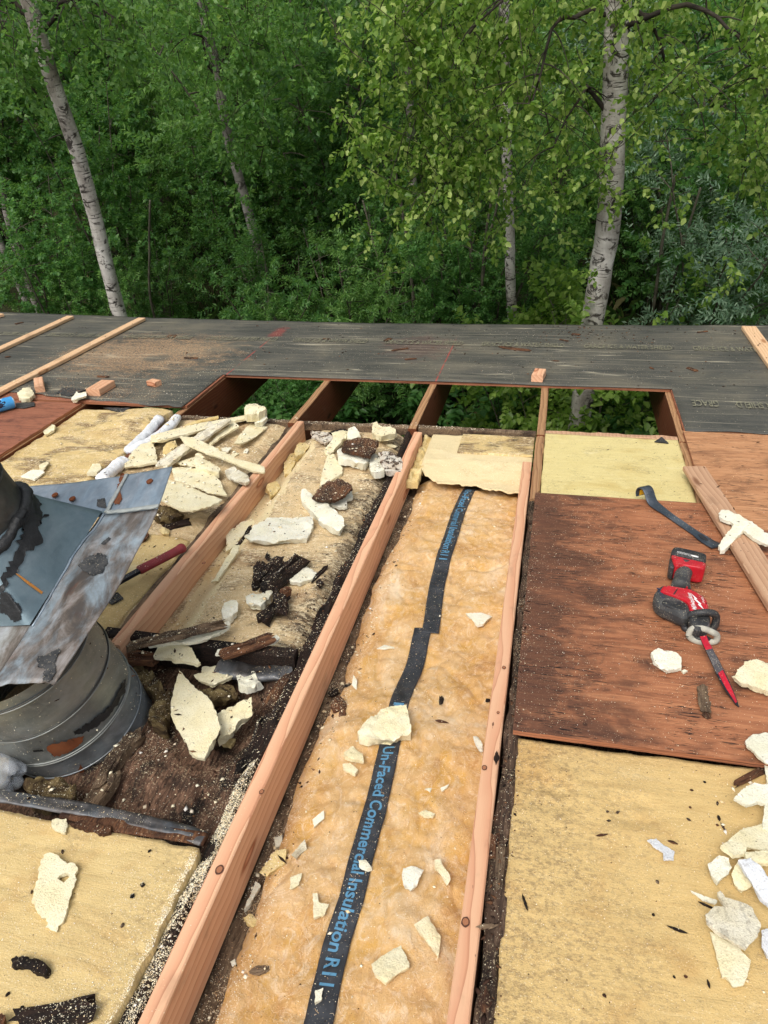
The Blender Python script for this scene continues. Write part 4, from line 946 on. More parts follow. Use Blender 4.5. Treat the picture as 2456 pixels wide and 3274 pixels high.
fo('white foam shell under the dark wood fragment', 'T2', [(600, 955), (760, 960), (850, 940), (920, 900), (975, 860), (985, 940), (930, 960), (930, 1030), (860, 1045), (770, 1025), (700, 990)], .03, 'foam_white')
fo('log-shaped white foam piece in the middle bay', 'T2', [(490, 870), (530, 865), (600, 920), (760, 1030), (900, 1170), (905, 1250), (860, 1285), (780, 1240), (660, 1160), (560, 1040), (490, 960)], .045, 'foam_white', dome=.008)
fo('large wavy white foam sheet in the middle bay', 'T2', [(170, 1170), (300, 1150), (470, 1130), (600, 1120), (610, 1190), (580, 1270), (540, 1330), (400, 1345), (200, 1370), (0, 1370), (-50, 1350), (0, 1280)], .04, 'foam_white', bump=.25)
fo('yellow foam lump against the left new board, farthest', 'T2', [(430, 490), (470, 420), (520, 410), (570, 440), (550, 490), (480, 560), (440, 590)], .05, 'foam_yellow')
fo('hollow foam lump against the left new board', 'T2', [(320, 600), (390, 520), (430, 510), (440, 600), (390, 700), (330, 720)], .055, 'foam_yellow', dome=.008)
fo('cubic foam lump against the left new board', 'T2', [(150, 830), (230, 770), (265, 790), (295, 850), (250, 910), (200, 960), (180, 900)], .055, 'foam_yellow')
fo('foam slab leaning on the left new board', 'T3', [(1125, 1300), (1260, 1190), (1380, 1140), (1400, 1180), (1280, 1300), (1200, 1400), (1120, 1460)], .03, tilt=(-.15, 0))
fo('narrow foam strip along the foot of the left new board', 'T4', [(150, 290), (340, 30), (385, 30), (380, 70), (240, 230), (170, 320), (100, 330)], .022)
fo('jagged white foam piece right of the rotten wood heap', 'T4', [(830, 320), (890, 210), (990, 210), (1020, 185), (1120, 240), (1080, 310), (1010, 330), (960, 355), (880, 340)], .035, 'foam_white')
fo('smooth foam lump left of the rotten wood heap', 'T4', [(440, 490), (500, 450), (620, 440), (700, 400), (690, 450), (620, 560), (580, 585), (500, 590), (450, 570)], .045, 'foam_white', dome=.006)
fo('boxy white foam lump left of the smooth one', 'T4', [(230, 540), (290, 520), (350, 515), (370, 560), (360, 630), (290, 680), (230, 695), (205, 620)], .045, 'foam_white')
fo('foam backing of the long wood sliver beside the duct', 'T5', [(420, 545), (560, 520), (760, 490), (960, 400), (1080, 342), (1095, 370), (1010, 450), (870, 520), (760, 540), (600, 520)], .03, 'foam_white', w=-.01)
fo('foam backing of the shorter wood sliver', 'T5', [(980, 645), (1000, 600), (1170, 585), (1330, 540), (1465, 450), (1490, 480), (1450, 520), (1180, 592), (1100, 642)], .022, 'foam_white')
# around the duct
fo('quarter-round foam slab between the duct and the middle bay', 'T5', [(540, 510), (700, 530), (790, 580), (830, 680), (865, 720), (840, 738), (740, 700), (620, 665), (480, 640), (510, 570)], .03, w=-.03)
fo('torn foam piece on the bent metal strip', 'T5', [(870, 710), (930, 700), (1010, 690), (1020, 740), (1115, 790), (1030, 840), (950, 880), (830, 830), (805, 790), (860, 760)], .03, w=-.07)
fo('crumpled white foam lump right of the torn piece', 'T5', [(1135, 760), (1180, 745), (1290, 750), (1305, 800), (1330, 830), (1290, 890), (1220, 890), (1160, 860), (1150, 820)], .04, 'foam_white', w=-.08, bump=.25)
fo('big pointed foam slab in front of the duct', 'T5', [(690, 760), (740, 820), (830, 910), (950, 1020), (985, 1090), (1010, 1200), (1015, 1240), (950, 1340), (890, 1450), (830, 1440), (780, 1400), (740, 1310), (660, 1200), (615, 1090), (625, 960)], .035, w=-.06, tilt=(.1, .1), rough=.35)
fo('foam wedge tucked behind the big pointed slab', 'T5', [(985, 1110), (1090, 1050), (1270, 995), (1275, 1110), (1160, 1170), (1110, 1230), (990, 1290), (1015, 1230)], .045, w=-.10)
fo('small yellow foam nub under the big pointed slab', 'T5', [(1000, 1300), (1060, 1270), (1140, 1290), (1100, 1350), (1030, 1340)], .03, 'foam_yellow')
# on the batt
GB = [('large foam chunk lying on the black printed strip', 'T6', [(285, 575), (380, 490), (400, 470), (490, 430), (600, 425), (610, 470), (630, 560), (630, 590), (570, 610), (520, 640), (440, 630), (340, 620), (300, 610)], .05, 'foam_cream'),
 ('foam piece left of the word Un-Faced', 'T6', [(200, 715), (255, 670), (320, 730), (330, 780), (270, 770), (210, 740)], .03, 'foam_cream'),
 ('lower foam piece left of the word Un-Faced', 'T6', [(190, 785), (240, 780), (290, 830), (270, 860), (210, 830)], .022, 'foam_cream'),
 ('narrow foam piece against the right new board', 'T6', [(1025, 610), (1060, 605), (1085, 660), (1090, 705), (1065, 705), (1040, 670)], .028, 'foam_white'),
 ('lens-shaped foam flake in the middle of the batt', 'T6', [(675, 1095), (720, 1080), (780, 1105), (770, 1125), (720, 1125)], .014, 'foam_cream'),
 ('heart-shaped foam piece low on the batt', 'T6', [(580, 1450), (640, 1435), (710, 1460), (690, 1510), (660, 1570), (625, 1605), (580, 1570), (570, 1500)], .026, 'foam_white'),
 ('bent foam flake right of the heart-shaped piece', 'T6', [(780, 1410), (820, 1405), (830, 1440), (870, 1490), (880, 1525), (860, 1555), (820, 1500), (780, 1460)], .02, 'foam_cream'),
 ('shrivelled foam bit lying on the word Insulation', 'T6', [(295, 1405), (340, 1400), (375, 1445), (350, 1458), (300, 1428)], .02, 'foam_white'),
 ('thin foam flake under a dark splinter near the long new board', 'T6', [(262, 228), (285, 255), (280, 310), (252, 285)], .014, 'foam_white'),
 ('thin twisted foam shred high on the batt', 'T6', [(408, 46), (460, 22), (522, 52), (480, 52)], .012, 'foam_white'),
 ('square foam piece at the bottom of the batt', 'T15', [(-55, 1600), (0, 1560), (70, 1510), (110, 1600), (110, 1622), (60, 1650), (10, 1690), (-45, 1640)], .022, 'foam_cream'),
 ('spearhead-shaped foam piece low on the batt', 'T15', [(130, 1435), (190, 1390), (245, 1480), (235, 1570), (190, 1510)], .022, 'foam_cream'),
 ('bird-shaped foam piece on the upper batt near the right board', 'T15', [(352, 85), (420, 80), (467, 95), (430, 130), (405, 136)], .024, 'foam_white'),
 ('foam flake left of the lettering, above the forked piece', 'T16', [(1255, 1225), (1305, 1205), (1290, 1260), (1255, 1280)], .016, 'foam_cream'),
 ('forked foam piece left of the word Insulation', 'T16', [(1350, 1290), (1370, 1290), (1378, 1330), (1420, 1340), (1400, 1390), (1355, 1400)], .022, 'foam_cream'),
 ('small foam flake left of the word Commercial', 'T16', [(1350, 975), (1400, 940), (1402, 970), (1355, 1006)], .016, 'foam_white'),
 ('small foam bit in the gap beside the long new board', 'T16', [(1185, 1050), (1220, 1040), (1222, 1090), (1190, 1100)], .02, 'foam_white'),
 ('round-ended foam lump in the gap beside the long new board', 'T16', [(1120, 1200), (1190, 1105), (1240, 1112), (1232, 1170), (1150, 1216)], .035, 'foam_yellow'),
 ('upright foam sliver in the gap beside the long new board', 'T16', [(1055, 1360), (1105, 1242), (1128, 1262), (1080, 1342)], .025, 'foam_white'),
 ('buried foam lump in the gap, lowest beside the long new board', 'T16', [(1048, 1395), (1090, 1378), (1122, 1420), (1090, 1440)], .028, 'foam_yellow'),
 ('stringy foam flake just right of the gap', 'T16', [(1258, 1125), (1318, 1060), (1326, 1100), (1280, 1142)], .016, 'foam_stained'),
 ('small white foam bit on the strip after R11', 'T16', [(1362, 1712), (1396, 1698), (1388, 1752), (1360, 1765)], .018, 'foam_white'),
 ('tiny foam flake at the left rim of the batt', 'T16', [(995, 1590), (1015, 1572), (1022, 1600), (1005, 1612)], .014, 'foam_white'),
 ('small foam flake high on the right half of the batt', 'T6', [(815, 935), (870, 920), (860, 940), (825, 958)], .012, 'foam_white'),
 ('crumbly foam flake left of the small flake on the right half', 'T6', [(715, 945), (760, 935), (750, 962), (735, 952)], .012, 'foam_white')]
for a in GB: fo(a[0], a[1], a[2], a[3], a[4])
# right-hand side
fo('shell-shaped foam piece on the plywood left of the saw blade', 'T9', [(120, 1430), (200, 1375), (300, 1400), (400, 1430), (470, 1500), (475, 1610), (400, 1640), (310, 1655), (230, 1610), (160, 1540)], .03, 'foam_white')
fo('thick foam slab right of the saw blade tip', 'T9', [(1060, 1760), (1200, 1640), (1220, 1590), (1340, 1565), (1450, 1590), (1650, 1650), (1650, 1940), (1480, 1900), (1150, 1820)], .035, 'foam_cream', rough=.9)
fo('long rough foam strip lying over the slanting board', 'T10', [(1070, 980), (1110, 935), (1160, 945), (1330, 1010), (1500, 1100), (1690, 1215), (1690, 1320), (1560, 1275), (1400, 1180), (1330, 1120), (1180, 1060), (1080, 1020)], .03, 'foam_white', w=.046, rough=.9)
fo('bent foam strip touching the tip of the pry bar', 'T10', [(1080, 1340), (1150, 1240), (1250, 1150), (1350, 1145), (1420, 1170), (1330, 1240), (1210, 1350), (1160, 1385), (1100, 1385)], .035, 'foam_white', w=.02, tilt=(.2, .1), rough=.8)
fo('tiny white foam bit beside the shell-shaped piece', 'T9', [(480, 1635), (520, 1625), (550, 1640), (500, 1665)], .012, 'foam_white')
fo('rounded foam flap over the right corner of the dark plywood', 'T7', [(960, 540), (1010, 495), (1090, 485), (1170, 500), (1170, 720), (1080, 705), (1020, 635), (965, 580)], .02, 'foam_white', w=.02)
fo('foam strip hanging below the rounded flap', 'T7', [(1075, 690), (1110, 670), (1170, 690), (1170, 860), (1100, 840)], .018, 'foam_white')
fo('hooked foam sheet at the right edge of the yellow foam', 'T7', [(880, 935), (940, 872), (1010, 835), (1060, 842), (1170, 825), (1170, 1100), (1070, 1095), (1075, 990), (1085, 955), (1040, 945), (960, 970)], .02, 'foam_white', w=.012)
fo('foam sheet with grey pencil-like lines below the hooked one', 'T7', [(790, 1250), (930, 1130), (1060, 1080), (1170, 1085), (1170, 1270), (960, 1245), (950, 1290), (870, 1310)], .02, 'foam_cream', w=.004)
fo('crumpled white foam square in the right-hand heap', 'T7', [(720, 1330), (790, 1280), (850, 1300), (870, 1360), (850, 1400), (780, 1445), (740, 1400)], .03, 'foam_white', w=.0)
fo('yellowish foam tongue under the long white shard', 'T7', [(870, 1390), (920, 1300), (960, 1350), (1000, 1470), (940, 1500), (890, 1450)], .028, 'foam_cream', w=-.006)
fo('long white foam shard at the right edge', 'T7', [(910, 1310), (990, 1300), (1060, 1360), (1106, 1420), (1170, 1500), (1170, 1640), (1060, 1540), (980, 1420)], .022, 'bead_white', w=.024)
fo('pale yellow foam roll at the right edge above the long shard', 'T7', [(960, 1250), (1060, 1240), (1170, 1250), (1170, 1320), (1020, 1320), (965, 1290)], .028, 'foam_cream', w=.02)
fo('thin pointed foam shard above the smoky sheet', 'T7', [(605, 1508), (680, 1530), (780, 1558), (772, 1580), (690, 1562)], .012, 'foam_white')
fo('smoke-stained foam sheet with a brown smear', 'T7', [(700, 1660), (760, 1600), (820, 1600), (780, 1510), (800, 1498), (830, 1540), (940, 1570), (1000, 1600), (1060, 1720), (1040, 1790), (960, 1880), (900, 1850), (800, 1780), (710, 1710)], .018, 'foam_stained', w=.018)
fo('ragged foam strip below the smoke-stained sheet', 'T7', [(735, 1760), (800, 1790), (890, 1850), (990, 1960), (970, 2060), (945, 2110), (880, 2120), (830, 2050), (810, 2050)], .018, 'foam_cream')
fo('white foam piece at the right edge beside the smoky sheet', 'T7', [(1060, 1760), (1110, 1740), (1170, 1740), (1170, 1930), (1100, 1930), (1060, 1870)], .022, 'bead_white')
fo('crinkled white flake alone on the right yellow foam', 'T7', [(335, 1180), (390, 1163), (430, 1200), (480, 1230), (507, 1250), (500, 1305), (440, 1310), (430, 1260), (370, 1222)], .01, 'bead_white', rough=.9)
fo('foam slab with a small hole on the lower left foam', 'T8', [(335, 560), (380, 545), (450, 570), (510, 625), (560, 620), (590, 650), (570, 760), (545, 840), (520, 950), (480, 1060), (440, 1090), (430, 1140), (380, 1120), (340, 1100), (360, 1060), (290, 990), (240, 910), (270, 780), (300, 650)], .018, 'foam_cream', rough=.8, hole=((488, 728), .009))
fo('small square foam flake below the bent metal strip', 'T8', [(400, 300), (440, 285), (505, 280), (510, 330), (490, 385), (440, 380), (395, 340)], .02, 'foam_cream', rough=.9)

# white foam beads along the old rafter of the left bay
def bead(label, tile, pts, r, w, seed):
    path = [P(*p, w) for p in T(tile, pts)]; pp, L = smooth_path([tuple(p) for p in path], 70)
    v, f = sweep([Vector(p) for p in pp], circ(r, 14, .8), scales=[max(.25, math.sin(min(1, i / 5) * math.pi / 2) * math.sin(min(1, (69 - i) / 5) * math.pi / 2)) for i in range(70)])
    A = np.array(v); A += r * .13 * np.c_[fbm(A, 45, 3, seed), fbm(A, 45, 3, seed + 3), fbm(A, 45, 3, seed + 6)]
    thing_mesh('foam_bead', A, f, 'bead_white', label, 'foam bead', 'white foam beads along a rafter', smooth=True, surf=True)
bead('thick white foam bead along the left side of the reddish rafter', 'T3', [(490, 165), (420, 250), (330, 350), (230, 440), (170, 500)], .027, .0, 1)
bead('round white foam bead along the right side of the reddish rafter', 'T3', [(655, 150), (610, 220), (520, 300), (400, 385), (290, 440), (195, 500)], .026, .004, 2)
bead('lower white foam bead running down behind the flange', 'T3', [(165, 575), (105, 610), (50, 650), (-20, 710), (-80, 770)], .032, .004, 3)

# ------------------------------------------------------------------ rotten and split wood
GW = 'splintered old wood'
def stick(label, tile, a, b, width, th, mat, w=None, dw=0.0, name='wood_splinter', cat='wood splinter', bend=0.0, seed=None):
    NSEED[0] += 1; s = NSEED[0] if seed is None else seed
    (x0, y0), (x1, y1) = T(tile, [a, b])
    if w is None: w = rest((x0 + x1) / 2, (y0 + y1) / 2).z
    w += dw; p0, p1 = P(x0, y0, w + th * .7), P(x1, y1, w + th * .7); p0.z = p1.z = w + th * .5
    n = max(10, min(40, int((p1 - p0).length / .008)))
    path = lerp_path(p0, p1, n); sd = (p1 - p0).cross(Vector((0, 0, 1))).normalized()
    for i, p in enumerate(path): p += sd * bend * math.sin(math.pi * i / (n - 1))
    prof = [(width / 2 * x, th / 2 * y) for x, y in ((-1, -.8), (-.3, -1), (.4, -.9), (1, -.7), (1, .1), (.62, .75), (.2, .6), (.05, 1), (-.45, .95), (-.6, .5), (-.95, .6))]
    rr = random.Random(s); m_ = len(prof); e0 = [rr.uniform(0, .22) for _ in prof]; e1x = [rr.uniform(0, .22) for _ in prof]; ln_ = (p1 - p0).length; tdir = (p1 - p0).normalized()
    tp_ = [1.0] * n if ln_ > .06 else [max(.12, math.sin(math.pi * (.06 + .88 * i / (n - 1))) ** .7 * rr.uniform(.85, 1.1)) for i in range(n)]
    v, f = sweep(path, prof, scales=tp_); A = np.array(v).reshape(n, m_, 3)
    for k in range(m_):
        t_ = np.linspace(0, 1, n) ; t2 = e0[k] + (1 - e0[k] - e1x[k]) * t_; A[:, k] += np.outer((t2 - t_) * ln_, np.array(tdir))
    A = A.reshape(-1, 3); loc_ = np.c_[A @ np.array(tdir) * .12, A @ np.array(sd), A[:, 2]]
    A += min(width, th) * .22 * (np.outer(fbm(loc_, 120, 3, s), np.array(sd)) + np.outer(fbm(loc_, 120, 3, s + 3), (0, 0, 1)))
    base = (p0 + p1) / 2; base.z = w
    m, L = frame(base, base + (p1 - p0)); Ri = np.array(m.inverted()); Al = A @ Ri[:3, :3].T + Ri[:3, 3]
    o = bpy.data.objects.new(name, mesh_of(name, Al, f, mat)); COL.objects.link(o); o.matrix_world = ROOF @ m
    SURF.append((A, f))
    return finish(o, label, cat, GW)
def wd(label, tile, pts, th, mat='rot_dark', dw=0.0, **k):
    k.setdefault('bump', .35); k.setdefault('rough', .9); return lump('wood_fragment', label, 'wood fragment', tile, pts, min(th, .016), mat, dw, GW, **k)
wd('brown ridged wood block with foam below it, top of the middle bay', 'T2', [(900, 400), (1000, 360), (1100, 355), (1230, 385), (1200, 480), (1150, 540), (1000, 500), (880, 480)], .03, 'rot_brown', w=.02)
wd('dark slat behind the rounded foam lump', 'T2', [(745, 305), (900, 270), (940, 285), (800, 330)], .02, 'rot_dark')
wd('dark crumbling wood fragment on white foam shell', 'T2', [(640, 870), (740, 780), (800, 775), (840, 740), (960, 800), (970, 850), (900, 920), (800, 965), (640, 950), (590, 930)], .025, 'rot_brown', w=.004)
wd('dark wood chip against the long new board', 'T2', [(1075, 1150), (1125, 1090), (1195, 1115), (1160, 1195)], .03, 'rot_dark')
stick('dark stick beside the foam slab leaning on the left board', 'T3', (1395, 1190), (1200, 1430), .03, .025, 'rot_dark')
stick('thick rotten stick in the dark heap, upper left', 'T4', (540, 370), (800, 95), .045, .04, 'rot_dark', dw=.005)
stick('widest rotten stick in the dark heap, upper right', 'T4', (620, 400), (985, 65), .06, .05, 'rot_dark', dw=.008)
stick('rotten stick pointing down out of the dark heap', 'T4', (565, 715), (840, 430), .034, .035, 'rot_dark', dw=.008)
stick('short rotten stick crossing at the bottom of the heap', 'T4', (790, 620), (740, 400), .036, .035, 'rot_dark', dw=.02)
stick('short rotten stub with rusty tint in the dark heap', 'T4', (880, 380), (760, 440), .034, .03, 'rot_brown', dw=.03)
wd('crumbled dark bark on the left of the heap', 'T4', [(510, 180), (560, 130), (640, 150), (650, 230), (600, 320), (540, 390), (500, 380)], .03, 'rot_dark')
wd('small upright dark chip above the heap', 'T4', [(620, 90), (650, 35), (670, 100), (710, 130), (650, 145)], .025, 'rot_dark')
stick('thin dark splinter pointing right from the jagged foam', 'T4', (1050, 335), (1230, 170), .016, .012, 'rot_dark')
wd('small black wood crumb right of the jagged foam', 'T4', [(1115, 330), (1150, 300), (1185, 330), (1160, 375), (1120, 365)], .018, 'rot_dark')
stick('long grey-brown wood sliver from the duct over the left board end', 'T5', (205, 545), (1085, 350), .036, .022, 'rot_grey', w=.022)
stick('brown wood sliver lying on foam in front of the middle bay', 'T5', (990, 610), (1465, 450), .04, .02, 'rot_brown', dw=.012)
stick('short dark sliver right of the fibreglass clump', 'T3', (505, 1215), (785, 1150), .03, .022, 'rot_dark')
wd('brown wood chip half hidden by the flange', 'T3', [(290, 1330), (330, 1240), (380, 1280), (370, 1310), (300, 1350)], .02, 'rot_brown')
stick('brown rotten plank end beside the duct', 'T5', (250, 625), (520, 625), .05, .03, 'rot_brown', w=-.05)
stick('twisted rotten strip along the long new board, upper', 'T5', (1590, 760), (1400, 1060), .05, .04, 'rot_brown', w=-.08, bend=.01)
stick('twisted rotten strip along the long new board, lower', 'T5', (1420, 1050), (1180, 1560), .06, .04, 'rot_dark', w=-.09, bend=-.012)
stick('dark curved plank edge in front of the duct', 'T12', (1230, 1180), (850, 1760), .045, .03, 'rot_grey', w=-.10, bend=.015)
stick('grey frayed plank end below the duct', 'T12', (1000, 1560), (780, 1880), .06, .03, 'rot_grey', w=-.11)
lump('fibreglass_clump', 'dirty yellow fibreglass below the duct beside the bottle', 'insulation', 'T12', [(200, 1700), (350, 1630), (560, 1640), (680, 1700), (660, 1820), (480, 1860), (300, 1830)], .05, 'old_fibreglass', bump=.35, w=-.10)
lump('fibreglass_clump', 'dirty yellow fibreglass between the duct and the pointed slab', 'insulation', 'T5', [(290, 660), (380, 680), (480, 760), (560, 880), (500, 930), (420, 880), (340, 780)], .06, 'old_fibreglass', bump=.3, w=-.11)
lump('fibreglass_clump', 'brown matted fibreglass above the pointed slab', 'insulation', 'T5', [(780, 880), (900, 880), (1100, 840), (1150, 900), (1060, 960), (900, 990)], .04, 'old_fibreglass', bump=.35, w=-.10)
lump('fibreglass_clump', 'brown matted fibreglass at the foot of the duct', 'insulation', 'T5', [(450, 1040), (520, 930), (610, 900), (610, 1060), (560, 1180), (470, 1180), (420, 1120)], .05, 'old_fibreglass', bump=.4, w=-.12)
wd('dark flat wood piece on the lower left foam', 'T8', [(85, 1350), (125, 1320), (190, 1330), (290, 1340), (350, 1380), (370, 1430), (350, 1460), (260, 1440), (160, 1410), (90, 1400)], .014, 'rot_dark')
stick('long dark splintered lath at the lower left corner', 'T8', (20, 1830), (765, 1685), .045, .018, 'rot_dark')
wd('reddish wood corner at the left edge of the picture', 'T8', [(-40, 1760), (20, 1755), (45, 1790), (30, 1834), (-40, 1834)], .02, 'rot_brown')
wd('brown bark strip along the edge of the lower left foam', 'T8', [(520, 320), (620, 290), (840, 330), (840, 380), (780, 400), (680, 370)], .012, 'rot_brown')
wd('weathered ridged wood chip below the saw', 'T7', [(650, 190), (690, 175), (720, 190), (745, 350), (740, 360), (670, 335)], .012, 'rot_grey')
stick('weathered lath end under the ridged chip', 'T7', (705, 345), (725, 400), .022, .008, 'rot_brown')
stick('dark reddish stick at the right edge of the dark plywood', 'T7', (870, 820), (1090, 715), .016, .012, 'rot_brown')
stick('dark splinter upright in the upper middle of the batt', 'T6', (822, 345), (820, 410), .014, .01, 'rot_dark')
stick('thin brown splinter in the middle of the batt', 'T6', (780, 503), (872, 521), .008, .007, 'rot_brown')
stick('thin dark splinter across the foam flake near the long board', 'T6', (185, 290), (280, 268), .008, .007, 'rot_dark')
stick('dark stub at the right rim of the batt', 'T6', (1108, 362), (1130, 385), .014, .01, 'rot_dark')
stick('brown splinter on the batt near the bottom left', 'T16', (1070, 1635), (1170, 1615), .016, .01, 'rot_grey')
stick('torn brown fibre bundle in the gap beside the long new board', 'T6', (130, 370), (210, 430), .03, .02, 'rot_brown', bend=.01)
stick('second torn brown fibre bundle in the gap', 'T6', (150, 360), (190, 480), .024, .02, 'rot_brown', bend=-.01)
stick('dark bundle of torn fibres in the gap, upper', 'T6', (100, 350), (150, 290), .024, .02, 'rot_dark')
# curled veneer on the rotten rafter right of the batt
stick('curled brown veneer on the rotten rafter, upper', 'T6', (1155, 1205), (1150, 1400), .026, .008, 'rot_brown', dw=.003)
stick('long curled veneer on the rotten rafter, middle', 'T6', (1205, 1280), (1185, 1600), .02, .008, 'rot_grey', dw=.003)
stick('curled brown veneer on the rotten rafter, lowest', 'T15', (440, 1690), (440, 1820), .022, .008, 'rot_brown', dw=.003)
stick('flat brown chip bridging the right new board and the rotten rafter', 'T15', (392, 1442), (500, 1425), .012, .005, 'rot_grey', w=.006)
stick('torn dark veneer beside the right new board', 'T6', (1175, 690), (1170, 790), .014, .01, 'rot_dark')
# small splinters on the foam panels: nothing tells them apart
for tl, pts in (('T7', [((70, 990), (90, 985)), ((130, 1000), (160, 985)), ((70, 1045), (105, 1048)), ((0, 1145), (85, 1130)), ((600, 955), (618, 968)), ((605, 848), (632, 854)), ((690, 795), (712, 802)), ((583, 1028), (615, 1050)), ((785, 1010), (800, 1055)), ((800, 1055), (833, 1108)), ((770, 1070), (795, 1078)), ((460, 1170), (535, 1195)), ((390, 1425), (408, 1452)), ((445, 1712), (600, 1772)), ((372, 1635), (378, 1660)), ((565, 2038), (596, 2043)), ((717, 2060), (735, 2125)), ((45, 2155), (75, 2175)), ((500, 2050), (512, 2040)), ((780, 920), (782, 950)), ((655, 1560), (765, 1612))]),
                ('T15', [((595, 1290), (622, 1370))])):
    for a, b in pts:
        stick('small dark splinter lying on the yellow foam at lower right', tl, a, b, .0055, .004, random.Random(str(a)).choice(['rot_dark', 'rot_brown', 'rot_mid']), name='small_splinter')
for a, b in (((205, 118), (222, 130)), ((1125, 515), (1140, 528)), ((985, 880), (1020, 845)), ((460, 530), (485, 520)), ((1060, 775), (1098, 780)), ((915, 1080), (940, 1085)), ((145, 1715), (185, 1712)), ((45, 1600), (70, 1608)), ((230, 832), (248, 828))):
    stick('small dark chip lying on the yellow foam at lower left', 'T8', a, b, .009, .005, random.Random(str(a)).choice(['rot_dark', 'rot_brown', 'rot_mid']), name='small_splinter')
for tl, a, b, wdt in (('T14', (490, 172), (640, 190), .035), ('T14', (0, 150), (30, 135), .03), ('T14', (30, 190), (110, 178), .022), ('T14', (90, 228), (145, 222), .02), ('T14', (810, 118), (850, 122), .03), ('T14', (755, 140), (800, 148), .014), ('T14', (1310, 262), (1355, 278), .025), ('T14', (1145, 260), (1168, 270), .014), ('T14', (720, 232), (760, 234), .010), ('T14', (1350, 110), (1400, 105), .016), ('T13', (60, 75), (105, 66), .016), ('T13', (718, 128), (765, 126), .05), ('T13', (790, 220), (860, 222), .016), ('T13', (1390, 138), (1430, 140), .02), ('T13', (415, 300), (475, 303), .02), ('T13', (18, 218), (50, 215), .014)):
    stick('flake of brown bark or wood lying on the dark underlay', tl, a, b, wdt, .008, 'rot_brown', name='bark_flake', cat='wood flake')
# scraps of underlay
def scrap(label, tile, pts, **k): return lump('underlay_scrap', label, 'underlay scrap', tile, pts, k.pop('th', .005), 'membrane_scrap', k.pop('dw', .002), 'scraps of underlay', bump=.5, rough=.4, **k)
scrap('torn underlay scrap left of the long offcut block', 'T1', [(360, 150), (400, 118), (470, 120), (560, 130), (500, 150), (440, 172)])
scrap('folded underlay scrap at the edge of the left plywood sheet', 'T1', [(105, 215), (220, 212), (222, 235), (150, 250), (95, 245)])
scrap('torn underlay corner hanging over the sheathing edge', 'T1', [(660, 245), (790, 248), (830, 245), (790, 275), (740, 270)])
scrap('small torn underlay scrap beside the right open rafter', 'T10', [(335, 115), (420, 60), (450, 85), (500, 130), (420, 125)])
scrap('square underlay scrap below the red-handled bar', 'T11', [(890, 1470), (930, 1440), (1045, 1425), (1088, 1468), (985, 1528)], th=.006)
# ------------------------------------------------------------------ metal duct with its roof flange
PB = np.array((-1.235, 1.273, -.115)); PAX = Vector((-.068, -.299, 1)).normalized(); PR = .186
e1 = PAX.cross(Vector((0, 1, 0))).normalized(); e2 = PAX.cross(e1)
duct = thing('metal_duct', tuple(PB), 'dented round galvanised duct with a tilted square roof flange and black tar collar', 'duct')
def cyl(z0, z1, r0, r1, nz, nt=96, thick=.0012, seed=0, dent=.003, o=PB, ax=PAX, a1=e1, a2=e2):
    V = []
    th = np.linspace(0, 2 * np.pi, nt, endpoint=False)
    for i in range(nz):
        t = i / (nz - 1); z = z0 + (z1 - z0) * t; r = r0 + (r1 - r0) * t
        rr = r + dent * fbm(np.c_[np.cos(th) * 1.5, np.sin(th) * 1.5, np.full(nt, z * 6)], 1.2, 2, seed)
        V.append(o + np.array(ax) * z + rr[:, None] * (np.cos(th)[:, None] * np.array(a1) + np.sin(th)[:, None] * np.array(a2)))
    V = np.concatenate(V); ix = np.arange(nz * nt).reshape(nz, nt); nx = np.roll(ix, -1, 1)
    F = np.stack([ix[:-1], nx[:-1], nx[1:], ix[1:]], -1).reshape(-1, 4)
    return V, F
low = part('lower_pipe', *cyl(-.05, .118, PR + .002, PR, 14, seed=3), 'metal_pipe_low', duct, smooth=True, surf=True, off=PB)
up = part('pipe_section', *cyl(.112, .405, PR + .003, PR + .001, 24, seed=5), 'metal_pipe', duct, smooth=True, surf=True, off=PB)
def ringbead(z, r, tube, parent, mat, wob=.004, seed=0):
    n = 96; path = []
    for i in range(n + 1):
        a = 2 * math.pi * i / n; path.append(Vector(PB) + PAX * (z + wob * math.sin(a + seed)) + (e1 * math.cos(a) + e2 * math.sin(a)) * r)
    v, f = sweep(path, circ(tube, 6), up=tuple(PAX), cap=False); part('seam', v, f, mat, parent, smooth=True, off=PB)
for z, k in ((.118, .0035), (.125, .0025), (.247, .0025), (.252, .0018), (.37, .0025), (.376, .0018)):
    ringbead(z, PR + .004, k, up, 'metal_dark' if k < .002 else 'metal_pipe', seed=z * 40)
ringbead(.045, PR + .004, .002, low, 'metal_pipe_low')
def on_cyl(x, y, r):
    d = Vector(ray(x, y)); o = EYE - Vector(PB); a = d - PAX * d.dot(PAX); b = o - PAX * o.dot(PAX)
    A_, B_, C_ = a.dot(a), 2 * a.dot(b), b.dot(b) - r * r; D_ = B_ * B_ - 4 * A_ * C_
    t = (-B_ - math.sqrt(max(D_, 0))) / (2 * A_); return EYE + d * t
def patch(name, mat, tile, pts, r, parent, seed=0):
    sp = np.array(T(tile, pts)); ext = max(np.ptp(sp[:, 0]), np.ptp(sp[:, 1])); d = ext / 26
    v, f = slab(sp, 1.0, seed, d, 1.1, 0, 0); n = len(v)
    top = [i for i in range(n) if v[i][2] > .5]; m = {k: j for j, k in enumerate(top)}
    V = [tuple(on_cyl(v[i][0], v[i][1], r)) for i in top]; F = [tuple(m[i] for i in q_) for q_ in f if all(i in m for i in q_)]
    part(name, V, F, mat, parent, smooth=True, off=PB)
patch('rust_patch', 'rust_patch', 'T12', [(415, 1370), (430, 1340), (600, 1290), (750, 1245), (720, 1310), (640, 1380), (540, 1430), (470, 1425)], PR + .0058, low, 2)
